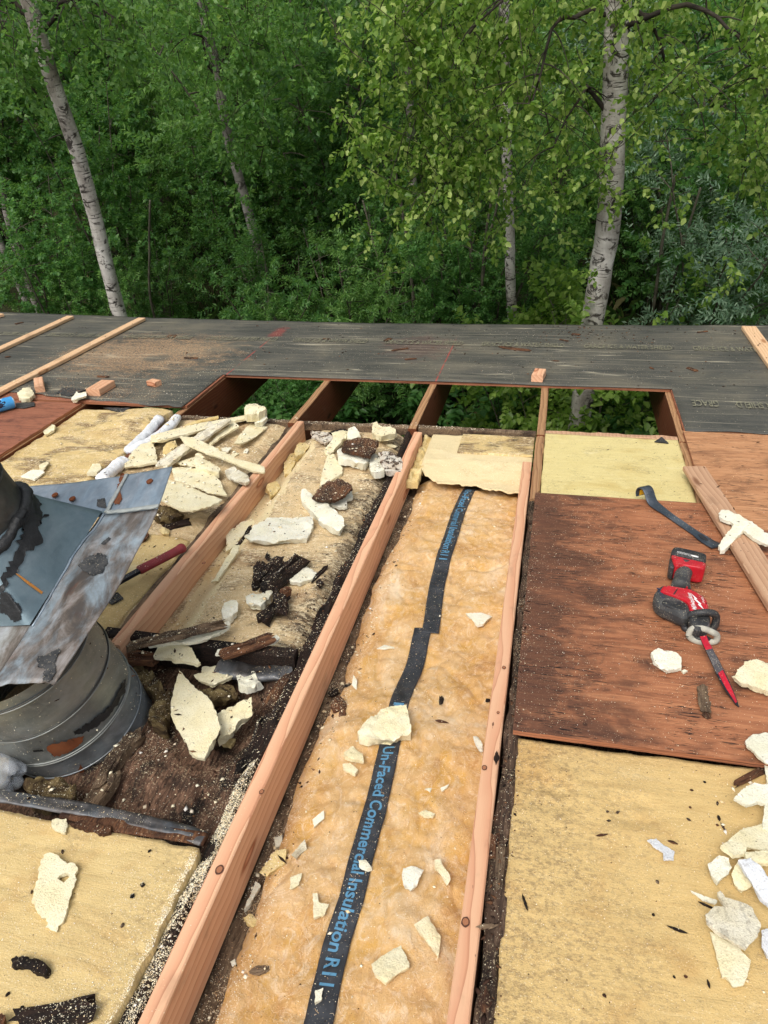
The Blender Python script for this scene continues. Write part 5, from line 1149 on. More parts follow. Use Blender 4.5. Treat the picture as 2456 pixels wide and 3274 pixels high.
patch('rust_spot', 'rust_patch', 'T12', [(690, 1560), (710, 1500), (745, 1560), (735, 1610)], PR + .004, low, 3)
patch('tar_smear', 'tar', 'T12', [(650, 1215), (800, 1140), (900, 1050), (1000, 960), (1060, 830), (1108, 740), (1112, 850), (1050, 980), (930, 1110), (800, 1200), (660, 1250)], PR + .0065, up, 4)
patch('tar_smear', 'tar', 'T12', [(290, 1380), (380, 1372), (385, 1392), (295, 1395)], PR + .0065, up, 5)

FLM = Matrix.Translation((-1.378, 1.345, .340)) @ Matrix.Rotation(.005, 4, 'Z') @ Matrix.Rotation(-.181, 4, 'Y') @ Matrix.Rotation(.243, 4, 'X')
FL, FI = .72, .398; FA = np.array(FLM)
def to_roof(v): v = np.asarray(v, float); return v @ FA[:3, :3].T + FA[:3, 3]
def fl_warp(x, y, z):
    t = y / (FL / 2); k = np.clip(x / (FL / 2), 0, 1.2) ** 3
    x2 = x + k * (.022 * (1 - t ** 2) - .012 * (t < 0) * t ** 2); q_ = np.c_[x, y]
    return np.c_[x2, y, z + .007 * fbm(q_, 5, 3, 5) - .015 * k * (1 - t ** 2) + .02 * k * (t > .4) * (t - .4) - .05 * k * (t < -.3) * (t + .3) ** 2]
def plate(name, x0, x1, y0, y1, mat, z=0, n=26, notch=0.0, seed=0, mats=None):
    X, Y = np.meshgrid(np.linspace(x0, x1, n), np.linspace(y0, y1, n)); x, y = X.ravel(), Y.ravel()
    if notch: y = y + notch * fbm(np.c_[x, y * 0], 20, 3, seed) * (y < y0 + .02)
    top = fl_warp(x, y, np.full(len(x), z)); ix = np.arange(n * n).reshape(n, n)
    o = part(name, to_roof(top), np.stack([ix[:-1, :-1], ix[:-1, 1:], ix[1:, 1:], ix[1:, :-1]], -1).reshape(-1, 4), mat, duct, smooth=True, surf=True, off=PB)
    s_ = o.modifiers.new('thickness', 'SOLIDIFY'); s_.thickness = .002; return o
h, i2 = FL / 2, FI / 2
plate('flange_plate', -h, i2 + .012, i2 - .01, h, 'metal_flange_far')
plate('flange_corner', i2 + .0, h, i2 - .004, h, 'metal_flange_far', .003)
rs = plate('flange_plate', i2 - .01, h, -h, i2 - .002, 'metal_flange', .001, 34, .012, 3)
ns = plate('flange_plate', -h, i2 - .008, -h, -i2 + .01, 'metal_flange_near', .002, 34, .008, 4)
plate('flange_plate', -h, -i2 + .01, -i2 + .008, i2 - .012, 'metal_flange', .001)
def seal(a, b, z=.005, w=.0075, name='sealant_bead', mat='sealant'):
    n = 24; p = np.array([(a[0] + (b[0] - a[0]) * i / (n - 1), a[1] + (b[1] - a[1]) * i / (n - 1)) for i in range(n)])
    q_ = to_roof(fl_warp(p[:, 0], p[:, 1], np.full(n, z))); v, f = sweep([Vector(r_) for r_ in q_], [(-w, -.001), (w, -.001), (w * .7, .0025), (-w * .7, .0025)], up=tuple(FLM.to_3x3() @ Vector((0, 0, 1))))
    A = np.array(v); A += .0018 * np.c_[fbm(A, 60, 3, 3), fbm(A, 60, 3, 5), fbm(A, 60, 3, 7)]; part(name, A, f, mat, duct, smooth=True, off=PB)
seal((i2 + .006, i2 + .0), (i2 + .006, h - .004)); seal((i2 + .01, i2 + .002), (h + .004, i2 + .002)); seal((-i2, i2 + .003), (i2, i2 + .003), .004, .004, 'sealant_bead', 'metal_slate'); seal((i2, -i2), (i2, i2), .002, .003, 'sealant_bead', 'metal_flange_far')
# bolts
for x, y in ((.30, .31), (-.02, .30), (.06, .27), (-.10, .285)):
    q_ = to_roof(fl_warp(np.array([x]), np.array([y]), np.array([.004])))[0]; zz = FLM.to_3x3() @ Vector((0, 0, 1))
    v, f = sweep([Vector(q_), Vector(q_) + zz * .004, Vector(q_) + zz * .006], circ(.010, 12), up=(0, 1, 0), scales=[1, .95, .4]); part('screw_head', v, f, 'rust_patch', duct, off=PB)
# square-to-round cone
def cone_pts(t, z, n=96):
    a = np.linspace(0, 2 * np.pi, n, endpoint=False); c, s = np.cos(a), np.sin(a); k = np.maximum(np.abs(c), np.abs(s))
    sq = np.c_[c / k, s / k] * i2; ci = np.c_[c, s] * .150; xy = sq * (1 - t) + ci * t
    return np.c_[xy, np.full(n, z)]
rings = [cone_pts(t, .003 + .165 * t) for t in np.linspace(0, 1, 9)]; n = 96; V = np.concatenate(rings); ix = np.arange(9 * n).reshape(9, n); nx = np.roll(ix, -1, 1)
part('cone_base', to_roof(V), np.stack([ix[:-1], nx[:-1], nx[1:], ix[1:]], -1).reshape(-1, 4), 'metal_slate', duct, smooth=False, surf=True, off=PB)
fx, fy, fz = [np.array(FLM.to_3x3() @ Vector(k)) for k in ((1, 0, 0), (0, 1, 0), (0, 0, 1))]; fo_ = np.array(FLM.translation)
V, F = cyl(.12, .75, .147, .145, 26, seed=9, dent=.004, o=fo_, ax=fz, a1=fx, a2=fy); upp = part('upper_pipe', V, F, 'metal_dark', duct, smooth=True, surf=True, off=PB)
for z in (.26, .275, .40):
    path = [Vector(fo_ + fz * z + (fx * math.cos(a) + fy * math.sin(a)) * .1475) for a in np.linspace(0, 2 * math.pi, 73)]
    v, f = sweep(path, circ(.003, 6), up=tuple(fz), cap=False); part('seam', v, f, 'metal_dark', upp, smooth=True, off=PB)
path = [Vector(fo_ + fz * (.160 + .008 * math.sin(3 * a)) + (fx * math.cos(a) + fy * math.sin(a)) * .156) for a in np.linspace(0, 2 * math.pi, 141)]
v, f = sweep(path, circ(.015, 10), up=tuple(fz), cap=False); A = np.array(v); A += .007 * np.c_[fbm(A, 22, 3, 11), fbm(A, 30, 4, 13), fbm(A, 30, 4, 15)]
part('tar_collar', A, f, 'tar', duct, smooth=True, surf=True, off=PB)
def tri_patch(name, mat, tile, pts, cond, parent, lift, seed, rg=1.4):
    """a smear of tar on the sloping metal, laid on whatever of the duct is there"""
    sp = np.array(T(tile, pts)); d = max(np.ptp(sp[:, 0]), np.ptp(sp[:, 1])) / 34; v, f = slab(sp, 1.0, seed, d, rg * 1.3, 0, 0)
    top = [i for i in range(len(v)) if v[i][2] > .5]; m = {k: j for j, k in enumerate(top)}; V = []
    for i in top:
        dr = ray(v[i][0], v[i][1]); hh = dbvh.ray_cast(EYE, dr); V.append(tuple((hh[0] if hh[0] is not None else P(v[i][0], v[i][1], .35)) - dr * lift))
    F = [tuple(m[i] for i in q_) for q_ in f if all(i in m for i in q_)]
    part(name, V, F, mat, duct, smooth=True, off=PB)
dbvh = build_bvh()
tri_patch('tar_smear', 'tar', 'T11', [(200, 540), (300, 560), (375, 640), (372, 760), (430, 735), (440, 748), (375, 785), (362, 900), (350, 1010), (300, 1050), (240, 1065), (190, 1160), (130, 1270), (70, 1370), (0, 1430), (0, 1290), (110, 1140), (180, 1000), (215, 840), (210, 680)], None, duct, .004, 21)
tri_patch('tar_smear', 'tar', 'T11', [(0, 1450), (60, 1400), (120, 1480), (180, 1540), (190, 1660), (120, 1690), (60, 1610), (0, 1600)], None, duct, .004, 22)
tri_patch('tar_patch', 'membrane_scrap', 'T11', [(690, 1190), (760, 1110), (880, 1075), (940, 1090), (950, 1160), (900, 1250), (830, 1275), (740, 1230)], None, duct, .005, 23)
tri_patch('tar_patch', 'membrane_scrap', 'T11', [(890, 990), (960, 930), (980, 945), (920, 1000)], None, duct, .004, 24)
tri_patch('tar_patch', 'membrane_scrap', 'T11', [(855, 660), (860, 600), (925, 585), (945, 680), (900, 672)], None, duct, .004, 25)
tri_patch('tar_patch', 'membrane_scrap', 'T12', [(320, 560), (530, 485), (490, 600), (495, 690), (430, 780), (380, 790), (370, 740), (405, 660), (330, 640)], None, duct, .004, 26)
tri_patch('rust_patch', 'rust_patch', 'T11', [(1010, 640), (1060, 370), (1100, 370), (1060, 520), (1080, 600), (1060, 640)], None, duct, .004, 27)
tri_patch('painted_line', 'orange_line', 'T11', [(130, 1250), (160, 1258), (270, 1335), (382, 1418), (368, 1436), (255, 1355)], None, duct, .003, 28, .15)

# ------------------------------------------------------------------ tools
def solid(tile, pts, w_top, w_bot, rnd=.006, n_sub=2):
    sp = T(tile, pts); p = np.array([tuple(P(x, y, w_top))[:2] for x, y in sp])
    # round the corners
    for _ in range(n_sub):
        nxt = np.roll(p, -1, 0); p = np.stack([p * .8 + nxt * .2, p * .2 + nxt * .8], 1).reshape(-1, 2)
    c = p.mean(0); size = np.sqrt(((p - c) ** 2).sum(1)).mean(); n = len(p)
    lev = [(w_bot, rnd * 1.2), (w_bot + rnd, .2 * rnd), ((w_top + w_bot) / 2, 0), (w_top - rnd, 0), (w_top - rnd * .3, rnd * .35), (w_top, rnd)]
    V = []
    for w, ins in lev:
        V += [(*(c + (q_ - c) * (1 - ins / size)), w) for q_ in p]
    F = [tuple(reversed(range(n)))] + [tuple(range((len(lev) - 1) * n, len(lev) * n))]
    for k in range(len(lev) - 1):
        for i in range(n): F.append((k * n + i, k * n + (i + 1) % n, (k + 1) * n + (i + 1) % n, (k + 1) * n + i))
    a = sum(p[i][0] * p[(i + 1) % n][1] - p[(i + 1) % n][0] * p[i][1] for i in range(n))
    if a < 0: F = [tuple(reversed(q_)) for q_ in F]
    return V, F
SB = q('T9', (560, 900), .016)
saw = thing('reciprocating_saw', tuple(SB), 'red and black cordless reciprocating saw lying on the dark plywood, dusty with foam', 'saw')
def sp_(name, mat, pts, wt, wb, rnd=.006, parent=None): return part(name, *solid('T9', pts, wt, wb, rnd), mat, parent or saw, smooth=False, surf=True, off=SB)
W_ = .0165
bat = sp_('battery', 'tool_black', [(392, 168), (560, 203), (775, 255), (772, 300), (766, 352), (560, 300), (352, 256), (362, 205)], .088, W_)
sp_('battery_foot', 'tool_red', [(352, 266), (460, 292), (560, 318), (766, 360), (770, 385), (752, 432), (610, 408), (480, 388), (400, 402)], .082, W_ + .006)
sp_('battery_latch', 'tool_black', [(350, 275), (420, 300), (410, 350), (395, 420), (330, 400), (335, 320)], .074, W_ + .004)
sp_('latch_button', 'tool_red', [(352, 268), (445, 290), (425, 332), (375, 325)], .0835, .07, .002)
gp = [q('T9', a, w) for a, w in (((520, 410), .056), ((505, 470), .054), ((485, 540), .052), ((470, 610), .050), ((468, 665), .048))]
v, f = sweep(smooth_path([tuple(p) for p in gp], 14)[0].tolist(), circ(.0265, 16, .95), scales=[1.12, 1.1, 1.06, 1, .96, .94, .93, .93, .94, .96, 1, 1.04, 1.08, 1.1]); part('grip', v, f, 'tool_rubber', saw, smooth=True, surf=True, off=SB)
sp_('motor_housing', 'tool_rubber', [(245, 612), (330, 618), (540, 668), (700, 740), (800, 815), (800, 948), (590, 962), (510, 985), (350, 905), (190, 840), (145, 775), (160, 690), (205, 635)], .074, W_, .016)
red = sp_('red_cover', 'tool_red', [(268, 617), (430, 645), (590, 670), (720, 745), (792, 815), (797, 938), (590, 946), (545, 815), (385, 745), (218, 692)], .082, .055, .006)
sp_('cover_seam', 'tool_black', [(372, 738), (425, 668), (438, 670), (395, 742)], .0826, .078, .0006, red)
sp_('rubber_panel', 'tool_black', [(270, 790), (530, 830), (545, 900), (480, 930), (340, 885), (235, 835)], .0755, .06, .004)
def ring_part(name, mat, pts, ra, rb, parent=None, n=64):
    p_, _ = smooth_path([tuple(q('T9', (x, y), w)) for x, y, w in pts + [pts[0]]], n); p_[-1] = p_[0]
    v, f = sweep([Vector(k) for k in p_], circ(1.0, 10), up=(.25, -1, .35), scales=[(ra, rb)] * n, cap=False); return part(name, v, f, mat, parent or saw, smooth=True, surf=True, off=SB)
sp_('gear_nose', 'tool_black', [(590, 930), (800, 920), (830, 1000), (800, 1110), (700, 1135), (600, 1110), (560, 1010)], .070, W_ + .004, .012)
boot = ring_part('boot', 'tool_black', [(508, 1120, .024), (520, 1030, .048), (600, 975, .068), (720, 955, .080), (830, 958, .078), (884, 1000, .064), (872, 1090, .040), (820, 1150, .024), (680, 1165, .018), (560, 1165, .018)], .011, .010)
sp_('boot_front', 'blade_worn', [(600, 1050), (660, 1010), (780, 1015), (820, 1070), (800, 1130), (640, 1140)], .066, .03, .006)
shoe = ring_part('shoe', 'dusty_shoe', [(560, 1225, .036), (585, 1160, .052), (650, 1132, .060), (760, 1152, .060), (850, 1190, .056), (895, 1225, .046), (880, 1290, .028), (790, 1302, .023), (700, 1300, .022), (610, 1270, .025)], .0090, .0070)
sp_('shoe_slot', 'tool_black', [(600, 1200), (700, 1195), (840, 1250), (810, 1280), (690, 1265), (610, 1240)], .034, .022, .003, shoe)
L_ = [(690, 1235), (722, 1318), (760, 1395), (800, 1480), (845, 1580), (890, 1680), (940, 1775), (1000, 1880), (1060, 1960), (1110, 2028), (1150, 2066)]
R_ = [(770, 1225), (800, 1298), (842, 1375), (880, 1450), (925, 1535), (968, 1622), (1010, 1710), (1052, 1800), (1095, 1900), (1132, 2000), (1153, 2064)]
bw = np.linspace(.058, .0185, len(L_))
def blade(i0, i1, mat, dz, name, parent, inset=0.0):
    V = []
    for i in range(i0, i1 + 1):
        a, b = L_[i], R_[i]; k = inset
        a2 = (a[0] + (b[0] - a[0]) * k, a[1] + (b[1] - a[1]) * k); b2 = (b[0] + (a[0] - b[0]) * k * .3, b[1] + (a[1] - b[1]) * k * .3)
        pa, pb_ = q('T9', a2, bw[i] + dz), q('T9', b2, bw[i] + dz); V += [tuple(pa), tuple(pb_), (pb_.x, pb_.y, pb_.z - .0022), (pa.x, pa.y, pa.z - .0022)]
    n = i1 - i0 + 1; F = [(0, 1, 2, 3), tuple((n - 1) * 4 + k for k in (3, 2, 1, 0))]
    for i in range(n - 1):
        for j in range(4): F.append((i * 4 + j, (i + 1) * 4 + j, (i + 1) * 4 + (j + 1) % 4, i * 4 + (j + 1) % 4))
    return part(name, V, F, mat, parent, surf=True, off=SB)
bl = blade(0, 10, 'steel_dark', 0, 'blade', saw)
blade(0, 2, 'blade_red', .0006, 'blade_paint', bl, .05); blade(2, 4, 'blade_worn', .0006, 'blade_paint', bl, .04); blade(4, 5, 'blade_worn', .0005, 'blade_paint', bl, .04); blade(5, 9, 'blade_red', .0006, 'blade_paint', bl, .24)
# saw teeth along the right edge of the blade
tv_, tf_ = [], []
for i in range(3, 10):
    for k in range(6):
        t0, t1 = k / 6, (k + 1) / 6; a, b = np.array(R_[i]), np.array(R_[i + 1 if i < 10 else 10]); p0, p1 = a + (b - a) * t0, a + (b - a) * t1; mid_ = (p0 + p1) / 2 + np.array((9, -4)); w_ = bw[i] + (bw[min(i + 1, 10)] - bw[i]) * t0
        n = len(tv_); tv_ += [tuple(q('T9', p0, w_)), tuple(q('T9', p1, w_)), tuple(q('T9', mid_, w_)), tuple(q('T9', (p0 + p1) / 2, w_ - .002))]; tf_ += [(n, n + 1, n + 2), (n, n + 2, n + 3), (n + 1, n + 3, n + 2)]
part('blade_teeth', tv_, tf_, 'steel_dark', bl, off=SB)
for x, y in ((300, 640), (610, 690), (770, 840), (620, 900)):
    sp_('screw', 'tool_black', [(x - 9, y), (x, y - 9), (x + 9, y), (x, y + 9)], .0828, .080, .0004, red)
for k in range(5):
    sp_('vent', 'can_dark', [(185 + 12 * k, 700 + 26 * k - 40), (240 + 12 * k, 712 + 26 * k - 40), (239 + 12 * k, 720 + 26 * k - 40), (183 + 12 * k, 708 + 26 * k - 40)], .0752, .072, .0004)
sp_('trigger', 'tool_red', [(520, 560), (575, 560), (580, 630), (530, 650)], .060, .044, .004)
sp_('foot_rib', 'tool_red', [(600, 378), (745, 408), (742, 420), (597, 390)], .0838, .08, .001)
def write_on(body, tile, origin, end, upvec, w, mat, parent, off, bold=.0, shear=0.0, height=None, name='lettering'):
    """flat lettering on a face: runs from origin to end (tile pixels), letters rise towards upvec"""
    v, f = text2d(body, 1.0, bold, shear); o_, e_, u_ = [np.array(q(tile, k, w)) for k in (origin, end, upvec)]
    wd_ = v[:, 0].max(); hh = v[:, 1].max(); X = o_ + (v[:, :1] / wd_) * (e_ - o_) + (v[:, 1:2] / hh) * (u_ - o_); X[:, 2] = w
    return part(name, X, f, mat, parent, off=off)
write_on('Milwaukee', 'T9', (668, 932), (585, 725), (608, 918), .0832, 'white_print', red, SB, .01, .2)
write_on('FUEL', 'T9', (752, 838), (728, 765), (728, 835), .0832, 'white_print', red, SB, .0)
bolt = [q('T9', a, .0832) for a in ((585, 722), (664, 792), (648, 795), (712, 850), (700, 855), (746, 922), (668, 858), (682, 850), (618, 790), (634, 786))]
part('bolt_mark', [tuple(p) for p in bolt], [tuple(range(len(bolt)))], 'white_print', red, off=SB)
write_on('M18 REDLITHIUM XC5.0', 'T9', (420, 250), (590, 292), (428, 226), .0885, 'white_print', bat, SB, .0)
sp_('charge_gauge', 'white_print', [(592, 268), (680, 290), (674, 306), (588, 284)], .0886, .087, .0004, bat)
# ---- flat pry bar
PBAR = q('T10', (600, 1040), .016)
pry = thing('pry_bar', tuple(PBAR), 'flat blue-grey steel pry bar with a hooked end, lying on the plywood', 'pry bar')
q0_, q1_ = q('T10', (330, 850), .0225), q('T10', (1066, 1345), .0235); bd_ = (q1_ - q0_); bd_.z = 0; LB_ = bd_.length; bd_.normalize(); sv_ = bd_.cross(Vector((0, 0, 1))).normalized()
hk = [(-.078, .002), (-.083, .018), (-.078, .034), (-.064, .045), (-.047, .045), (-.033, .033), (-.020, .016), (-.004, .005), (.02, .002), (.10, .0), (.20, -.001), (LB_ - .09, -.001), (LB_ - .04, -.001), (LB_, .004)]
path, _ = smooth_path([tuple(q0_ + bd_ * a + Vector((0, 0, b))) for a, b in hk], 70)
wid = np.interp(np.linspace(0, 1, 70), [0, .1, .3, .42, .5, .78, .86, 1], [1.25, 1.3, 1.3, 1.05, .92, .95, 1.25, 1.4])
v, f = sweep([Vector(p) for p in path], rrect(.0030, .0165, .0014), up=tuple(sv_), scales=[(1.0, float(k)) for k in wid]); part('bar', v, f, 'steel_tool', pry, smooth='sharp', surf=True, off=PBAR)
lc = q0_ + bd_ * -.074; lv = [tuple(lc + sv_ * a + Vector((0, 0, b)) + bd_ * (.0025 + .06 * max(0, b - .03))) for a, b in ((-.013, .008), (.013, .008), (.013, .031), (-.013, .031))]
part('yellow_label', lv, [(0, 1, 2, 3)], 'tag_yellow', pry, off=PBAR)
v, f = solid('T10', [(845, 1190), (880, 1188), (955, 1240), (968, 1268), (930, 1266), (852, 1215)], .0262, .020, .0012); part('nail_slot', v, f, 'steel_dark', pry, off=PBAR)
# ---- bar with a red grip
GBs = q('T3', (500, 1520), .0)
gb_ = thing('pry_tool', tuple(GBs), 'dark steel pry bar with a red rubber grip, partly under the duct flange', 'pry bar')
path, _ = smooth_path([tuple(q('T3', a, w)) for a, w in (((282, 1632), .016), ((400, 1572), .018), ((520, 1512), .019), ((640, 1448), .020), ((722, 1402), .021))], 40)
v, f = sweep([Vector(p) for p in path], circ(.0175, 16, .92), scales=[.9, .98, 1.02, 1.0] + [1 - .06 * math.sin(i / 36 * math.pi) for i in range(30)] + [1.05, 1.08, 1.08, 1.0, .82, .45]); part('grip', v, f, 'grip_red', gb_, smooth=True, surf=True, off=GBs)
path, _ = smooth_path([tuple(q('T11', a, w)) for a, w in (((1250, 1220), .016), ((1100, 1302), .010), ((940, 1392), .004), ((760, 1490), -.004))], 20)
v, f = sweep([Vector(p) for p in path], [(-.011, -.006), (.011, -.006), (.011, -.002), (.004, -.001), (.004, .001), (.011, .003), (.011, .006), (-.011, .006), (-.011, .003), (-.004, .001), (-.004, -.001), (-.011, -.002)]); part('shaft', v, f, 'steel_dark', gb_, surf=True, off=GBs)
# ---- blue can at the left edge
C0, C1 = q('T1', (84, 210), .052), q('T1', (-130, 268), .052); C0.z = C1.z = .052
can = thing('spray_can', tuple((C0.x, C0.y, .02)), 'light blue spray can lying on the underlay at the left edge', 'can')
ax = (C1 - C0).normalized()
def lathe(o, ax_, prof, n=40, upv=(0, 0, 1), mod=None):
    s_ = ax_.cross(Vector(upv)).normalized(); t_ = s_.cross(ax_); V, F = [], []
    for j, (x, r) in enumerate(prof):
        for i in range(n):
            a = 2 * math.pi * i / n; rr, xx = (r, x) if mod is None else mod(r, x, a); V.append(tuple(o + ax_ * xx + (s_ * math.cos(a) + t_ * math.sin(a)) * rr))
    for j in range(len(prof) - 1):
        for i in range(n): F.append((j * n + i, j * n + (i + 1) % n, (j + 1) * n + (i + 1) % n, (j + 1) * n + i))
    F.append(tuple(range(n))); return V, F
coff = (C0.x, C0.y, .02)
part('can_body', *lathe(C0, ax, [(.004, .0), (.003, .024), (.0, .026), (.0, .0305), (.004, .0325), (.012, .0328), (.25, .0328)]), 'can_blue', can, smooth=False, surf=True, off=coff)
part('can_rim', *lathe(C0, ax, [(-.002, .0275), (-.003, .0295), (-.001, .0315), (.003, .0325), (.004, .0315)]), 'can_rim', can, smooth=True, off=coff)
def can_print(a0, a1, x0, x1, mat, seed):
    s_ = ax.cross(Vector((0, 0, 1))).normalized(); t_ = s_.cross(ax); V = []; n = 16; m = 20
    for j in range(m):
        for i in range(n):
            a = a0 + (a1 - a0) * i / (n - 1); x = x0 + (x1 - x0) * j / (m - 1); V.append(tuple(C0 + ax * x + (s_ * math.cos(a) + t_ * math.sin(a)) * .0331))
    ix = np.arange(n * m).reshape(m, n); Fq = np.stack([ix[:-1, :-1], ix[:-1, 1:], ix[1:, 1:], ix[1:, :-1]], -1).reshape(-1, 4)
    c_ = np.array(V)[Fq].mean(1); keep = fbm(c_, 55, 3, seed) > -.12; part('can_print', V, Fq[keep], mat, can, off=coff)
can_print(1.9, 3.3, .045, .20, 'can_dark', 3); can_print(2.3, 3.0, .08, .14, 'can_brown', 9); can_print(.9, 1.8, .05, .20, 'white_print', 5)
# ---- clear plastic bottle beside the duct
B0, B1 = q('T12', (140, 1640), -.045), q('T12', (-260, 1470), -.03)
bt = thing('plastic_bottle', tuple(B0 - Vector((0, 0, .045))), 'crumpled clear plastic bottle lying bottom-first beside the duct', 'bottle'); boff = np.array(B0) - np.array((0, 0, .045)); bax = (B1 - B0).normalized()
def petal(r, x, a):
    k = math.cos(5 * a); return r * (1 + .05 * (k if x < .02 else 0) + .05 * math.sin(3 * a + 9 * x)), x - (.010 * max(0, -k) if x < .012 else 0) * -1
V, F = lathe(B0, bax, [(.012, .004), (.008, .014), (-.004, .024), (-.006, .030), (.004, .039), (.018, .0425), (.03, .043), (.036, .0405), (.042, .043), (.056, .043), (.062, .0405), (.068, .043), (.082, .043), (.088, .040), (.094, .043), (.12, .042), (.17, .04)], 50, (0, 0, 1), petal)
A = np.array(V); A += .0045 * np.c_[fbm(A, 32, 3, 3), fbm(A, 32, 3, 5), fbm(A, 32, 3, 7)]
bo = part('bottle_shell', A, F, 'clear_plastic', bt, smooth=True, off=boff); s_ = bo.modifiers.new('wall', 'SOLIDIFY'); s_.thickness = .0008
# ------------------------------------------------------------------ crumbs, sawdust, fibres
bvh = build_bvh()
OCT = np.array([(1, 0, 0), (-1, 0, 0), (0, 1, 0), (0, -1, 0), (0, 0, 1), (0, 0, -1)], float)
OF = np.array([(0, 2, 4), (2, 1, 4), (1, 3, 4), (3, 0, 4), (2, 0, 5), (1, 2, 5), (3, 1, 5), (0, 3, 5)])
def scatter(name, label, cat, mat, regions, seed=0, flatz=.6, elong=(.8, 1.8)):
    r = np.random.default_rng(seed); pts, szs = [], []
    for (u0, u1, v0, v1, n, s0, s1, clump) in regions:
        need = n; k = 0
        while need > 0 and k < 60:
            k += 1; c = np.c_[r.uniform(u0, u1, n), r.uniform(v0, v1, n)]
            if clump: c = c[(fbm(c, 9, 4, seed + 3) * .9 + .25) > r.uniform(-1, 1, len(c)) * 1.0 * clump - .2 * (1 - clump)]
            c = c[:need]; need -= len(c); pts.append(c); szs.append(s0 + (s1 - s0) * r.random(len(c)) ** 3)
    pts = np.concatenate(pts); szs = np.concatenate(szs); loc = []; keep = []
    for i, (u, v) in enumerate(pts):
        h_ = bvh.ray_cast(Vector((u, v, .28)), Vector((0, 0, -1)))
        if h_[0] is not None and h_[0].z > -.2: loc.append((u, v, h_[0].z)); keep.append(i)
    loc = np.array(loc); sz = szs[keep]; n = len(loc)
    shp = OCT[None] * (r.uniform(.5, 1.2, (n, 6, 1))) * sz[:, None, None] * .5 * np.array((1, 1, flatz)); a = r.uniform(0, 6.28, n); ca, sa = np.cos(a)[:, None], np.sin(a)[:, None]
    el = r.uniform(elong[0], elong[1], n)[:, None]; x, y = shp[:, :, 0] * el, shp[:, :, 1]; V = np.stack([x * ca - y * sa, x * sa + y * ca, shp[:, :, 2]], -1) + loc[:, None, :] + np.array((0, 0, 1)) * (sz * .18)[:, None, None]
    F = (OF[None] + (np.arange(n) * 6)[:, None, None]).reshape(-1, 3)
    return thing_mesh(name, V.reshape(-1, 3), F, mat, label, cat, kind='stuff', base=np.zeros(3))
scatter('foam_crumbs', 'cream foam crumbs and grit scattered over the whole opened roof', 'foam crumbs', 'crumb', [
    (-1.88, -1.28, 1.5, 3.24, 12350, .0010, 0.0043, .7), (-1.2, -.67, 1.55, 3.24, 14300, .0010, 0.0043, .7), (-1.88, -.3, 3.24, 3.28, 910, .002, 0.0072, 0),
    (-2.5, -1.92, 1.6, 3.28, 7150, .0012, 0.0043, .6), (-1.25, -.68, .92, 1.55, 7800, .0009, 0.0032, .8), (-.69, -.63, .72, 1.06, 6000, .001, .004, .1), (-.685, -.63, .45, 1.16, 10400, .0009, 0.0035, .3), (-.68, -.63, 1.1, 2.9, 1170, .0015, 0.0043, .5),
    (-.588, -.50, .4, 2.8, 10400, .0009, 0.0032, .5), (-.55, -.1, .4, 2.85, 4680, .001, 0.0032, .6), (-.4, -.1, 2.4, 2.95, 1170, .001, 0.0036, .2), (-.06, -.01, .6, 2.4, 1170, .001, 0.0029, .4), (-.03, .60, 1.33, 2.6, 3380, .001, 0.0030, .6), (.6, 1.3, 1.0, 3.3, 910, .001, 0.0029, .6),
    (0, .6, .6, 1.33, 1950, .001, 0.0025, .7), (-1.2, -.68, .45, .9, 3380, .001, 0.0029, .7), (-.8, -.67, .5, .92, 1560, .001, 0.0032, .4), (-.58, -.06, 2.8, 3.23, 1170, .001, 0.0036, .3),
    (-3.4, -1.9, 3.3, 4.3, 3380, .0015, 0.0043, .5), (-1.9, .6, 3.83, 4.9, 2600, .0015, 0.0036, .6), (.6, 1.6, 3.3, 5.0, 910, .0015, 0.0036, .6), (-1.9, .6, 3.24, 3.83, 780, .001, 0.0029, 0), (-1.24, -1.2, 1.5, 3.2, 208, .001, 0.0022, 0), (-.63, -.587, .5, 3.2, 208, .001, 0.0022, 0), (.3, .72, 1.4, 2.4, 1170, .0008, 0.0022, .5)], 5)
scatter('sawdust', 'tan sawdust drifted on the underlay and in the bays', 'sawdust', 'sawdust', [
    (-3.2, -2.2, 3.75, 4.65, 5460, .0015, 0.0036, .9), (-2.9, -2.1, 3.35, 3.9, 2860, .0015, 0.0036, .8), (-2.6, -2.3, 3.38, 3.55, 1170, .0015, 0.0029, .2), (-1.2, -.7, 1.6, 3.2, 4940, .001, 0.0025, .9), (-1.85, -1.3, 1.6, 3.2, 2860, .001, 0.0025, .9), (-2.45, -1.95, 2.2, 3.25, 3380, .001, 0.0029, .8), (-.59, -.45, .4, 2.8, 3380, .001, 0.0025, .7), (-.5, -.1, 2.6, 3.1, 1560, .001, 0.0022, .6), (-.55, -.1, .4, 2.6, 1950, .001, 0.0022, .8)], 9)
scatter('wood_specks', 'dark wood specks and grit sprinkled over foam and boards', 'wood specks', 'speck_dark', [
    (-.01, .62, .55, 1.33, 520, .0008, .0035, .9), (-.01, .57, 2.6, 3.22, 300, .001, .005, .8), (-1.2, -.68, .45, .9, 220, .0008, .0035, .9), (-1.2, -.67, 1.56, 3.2, 900, .001, .008, .7), (-1.88, -1.3, 1.5, 3.2, 900, .001, .008, .7), (-.55, -.1, .5, 2.8, 420, .001, .004, .8),
    (-.03, .6, 1.33, 2.6, 300, .001, .005, .7), (.6, 1.3, 1.6, 3.28, 260, .001, .006, .7), (-2.0, 1.4, 3.85, 4.98, 520, .003, .014, .7), (-4, -2, 3.5, 5.0, 260, .003, .012, .7), (-.1, .6, 4.6, 5.0, 260, .003, .016, .6), (-.06, -.01, .5, 2.4, 260, .002, .007, .3), (-.72, -.66, 1.6, 3.1, 300, .003, .012, .3)], 13, .4)
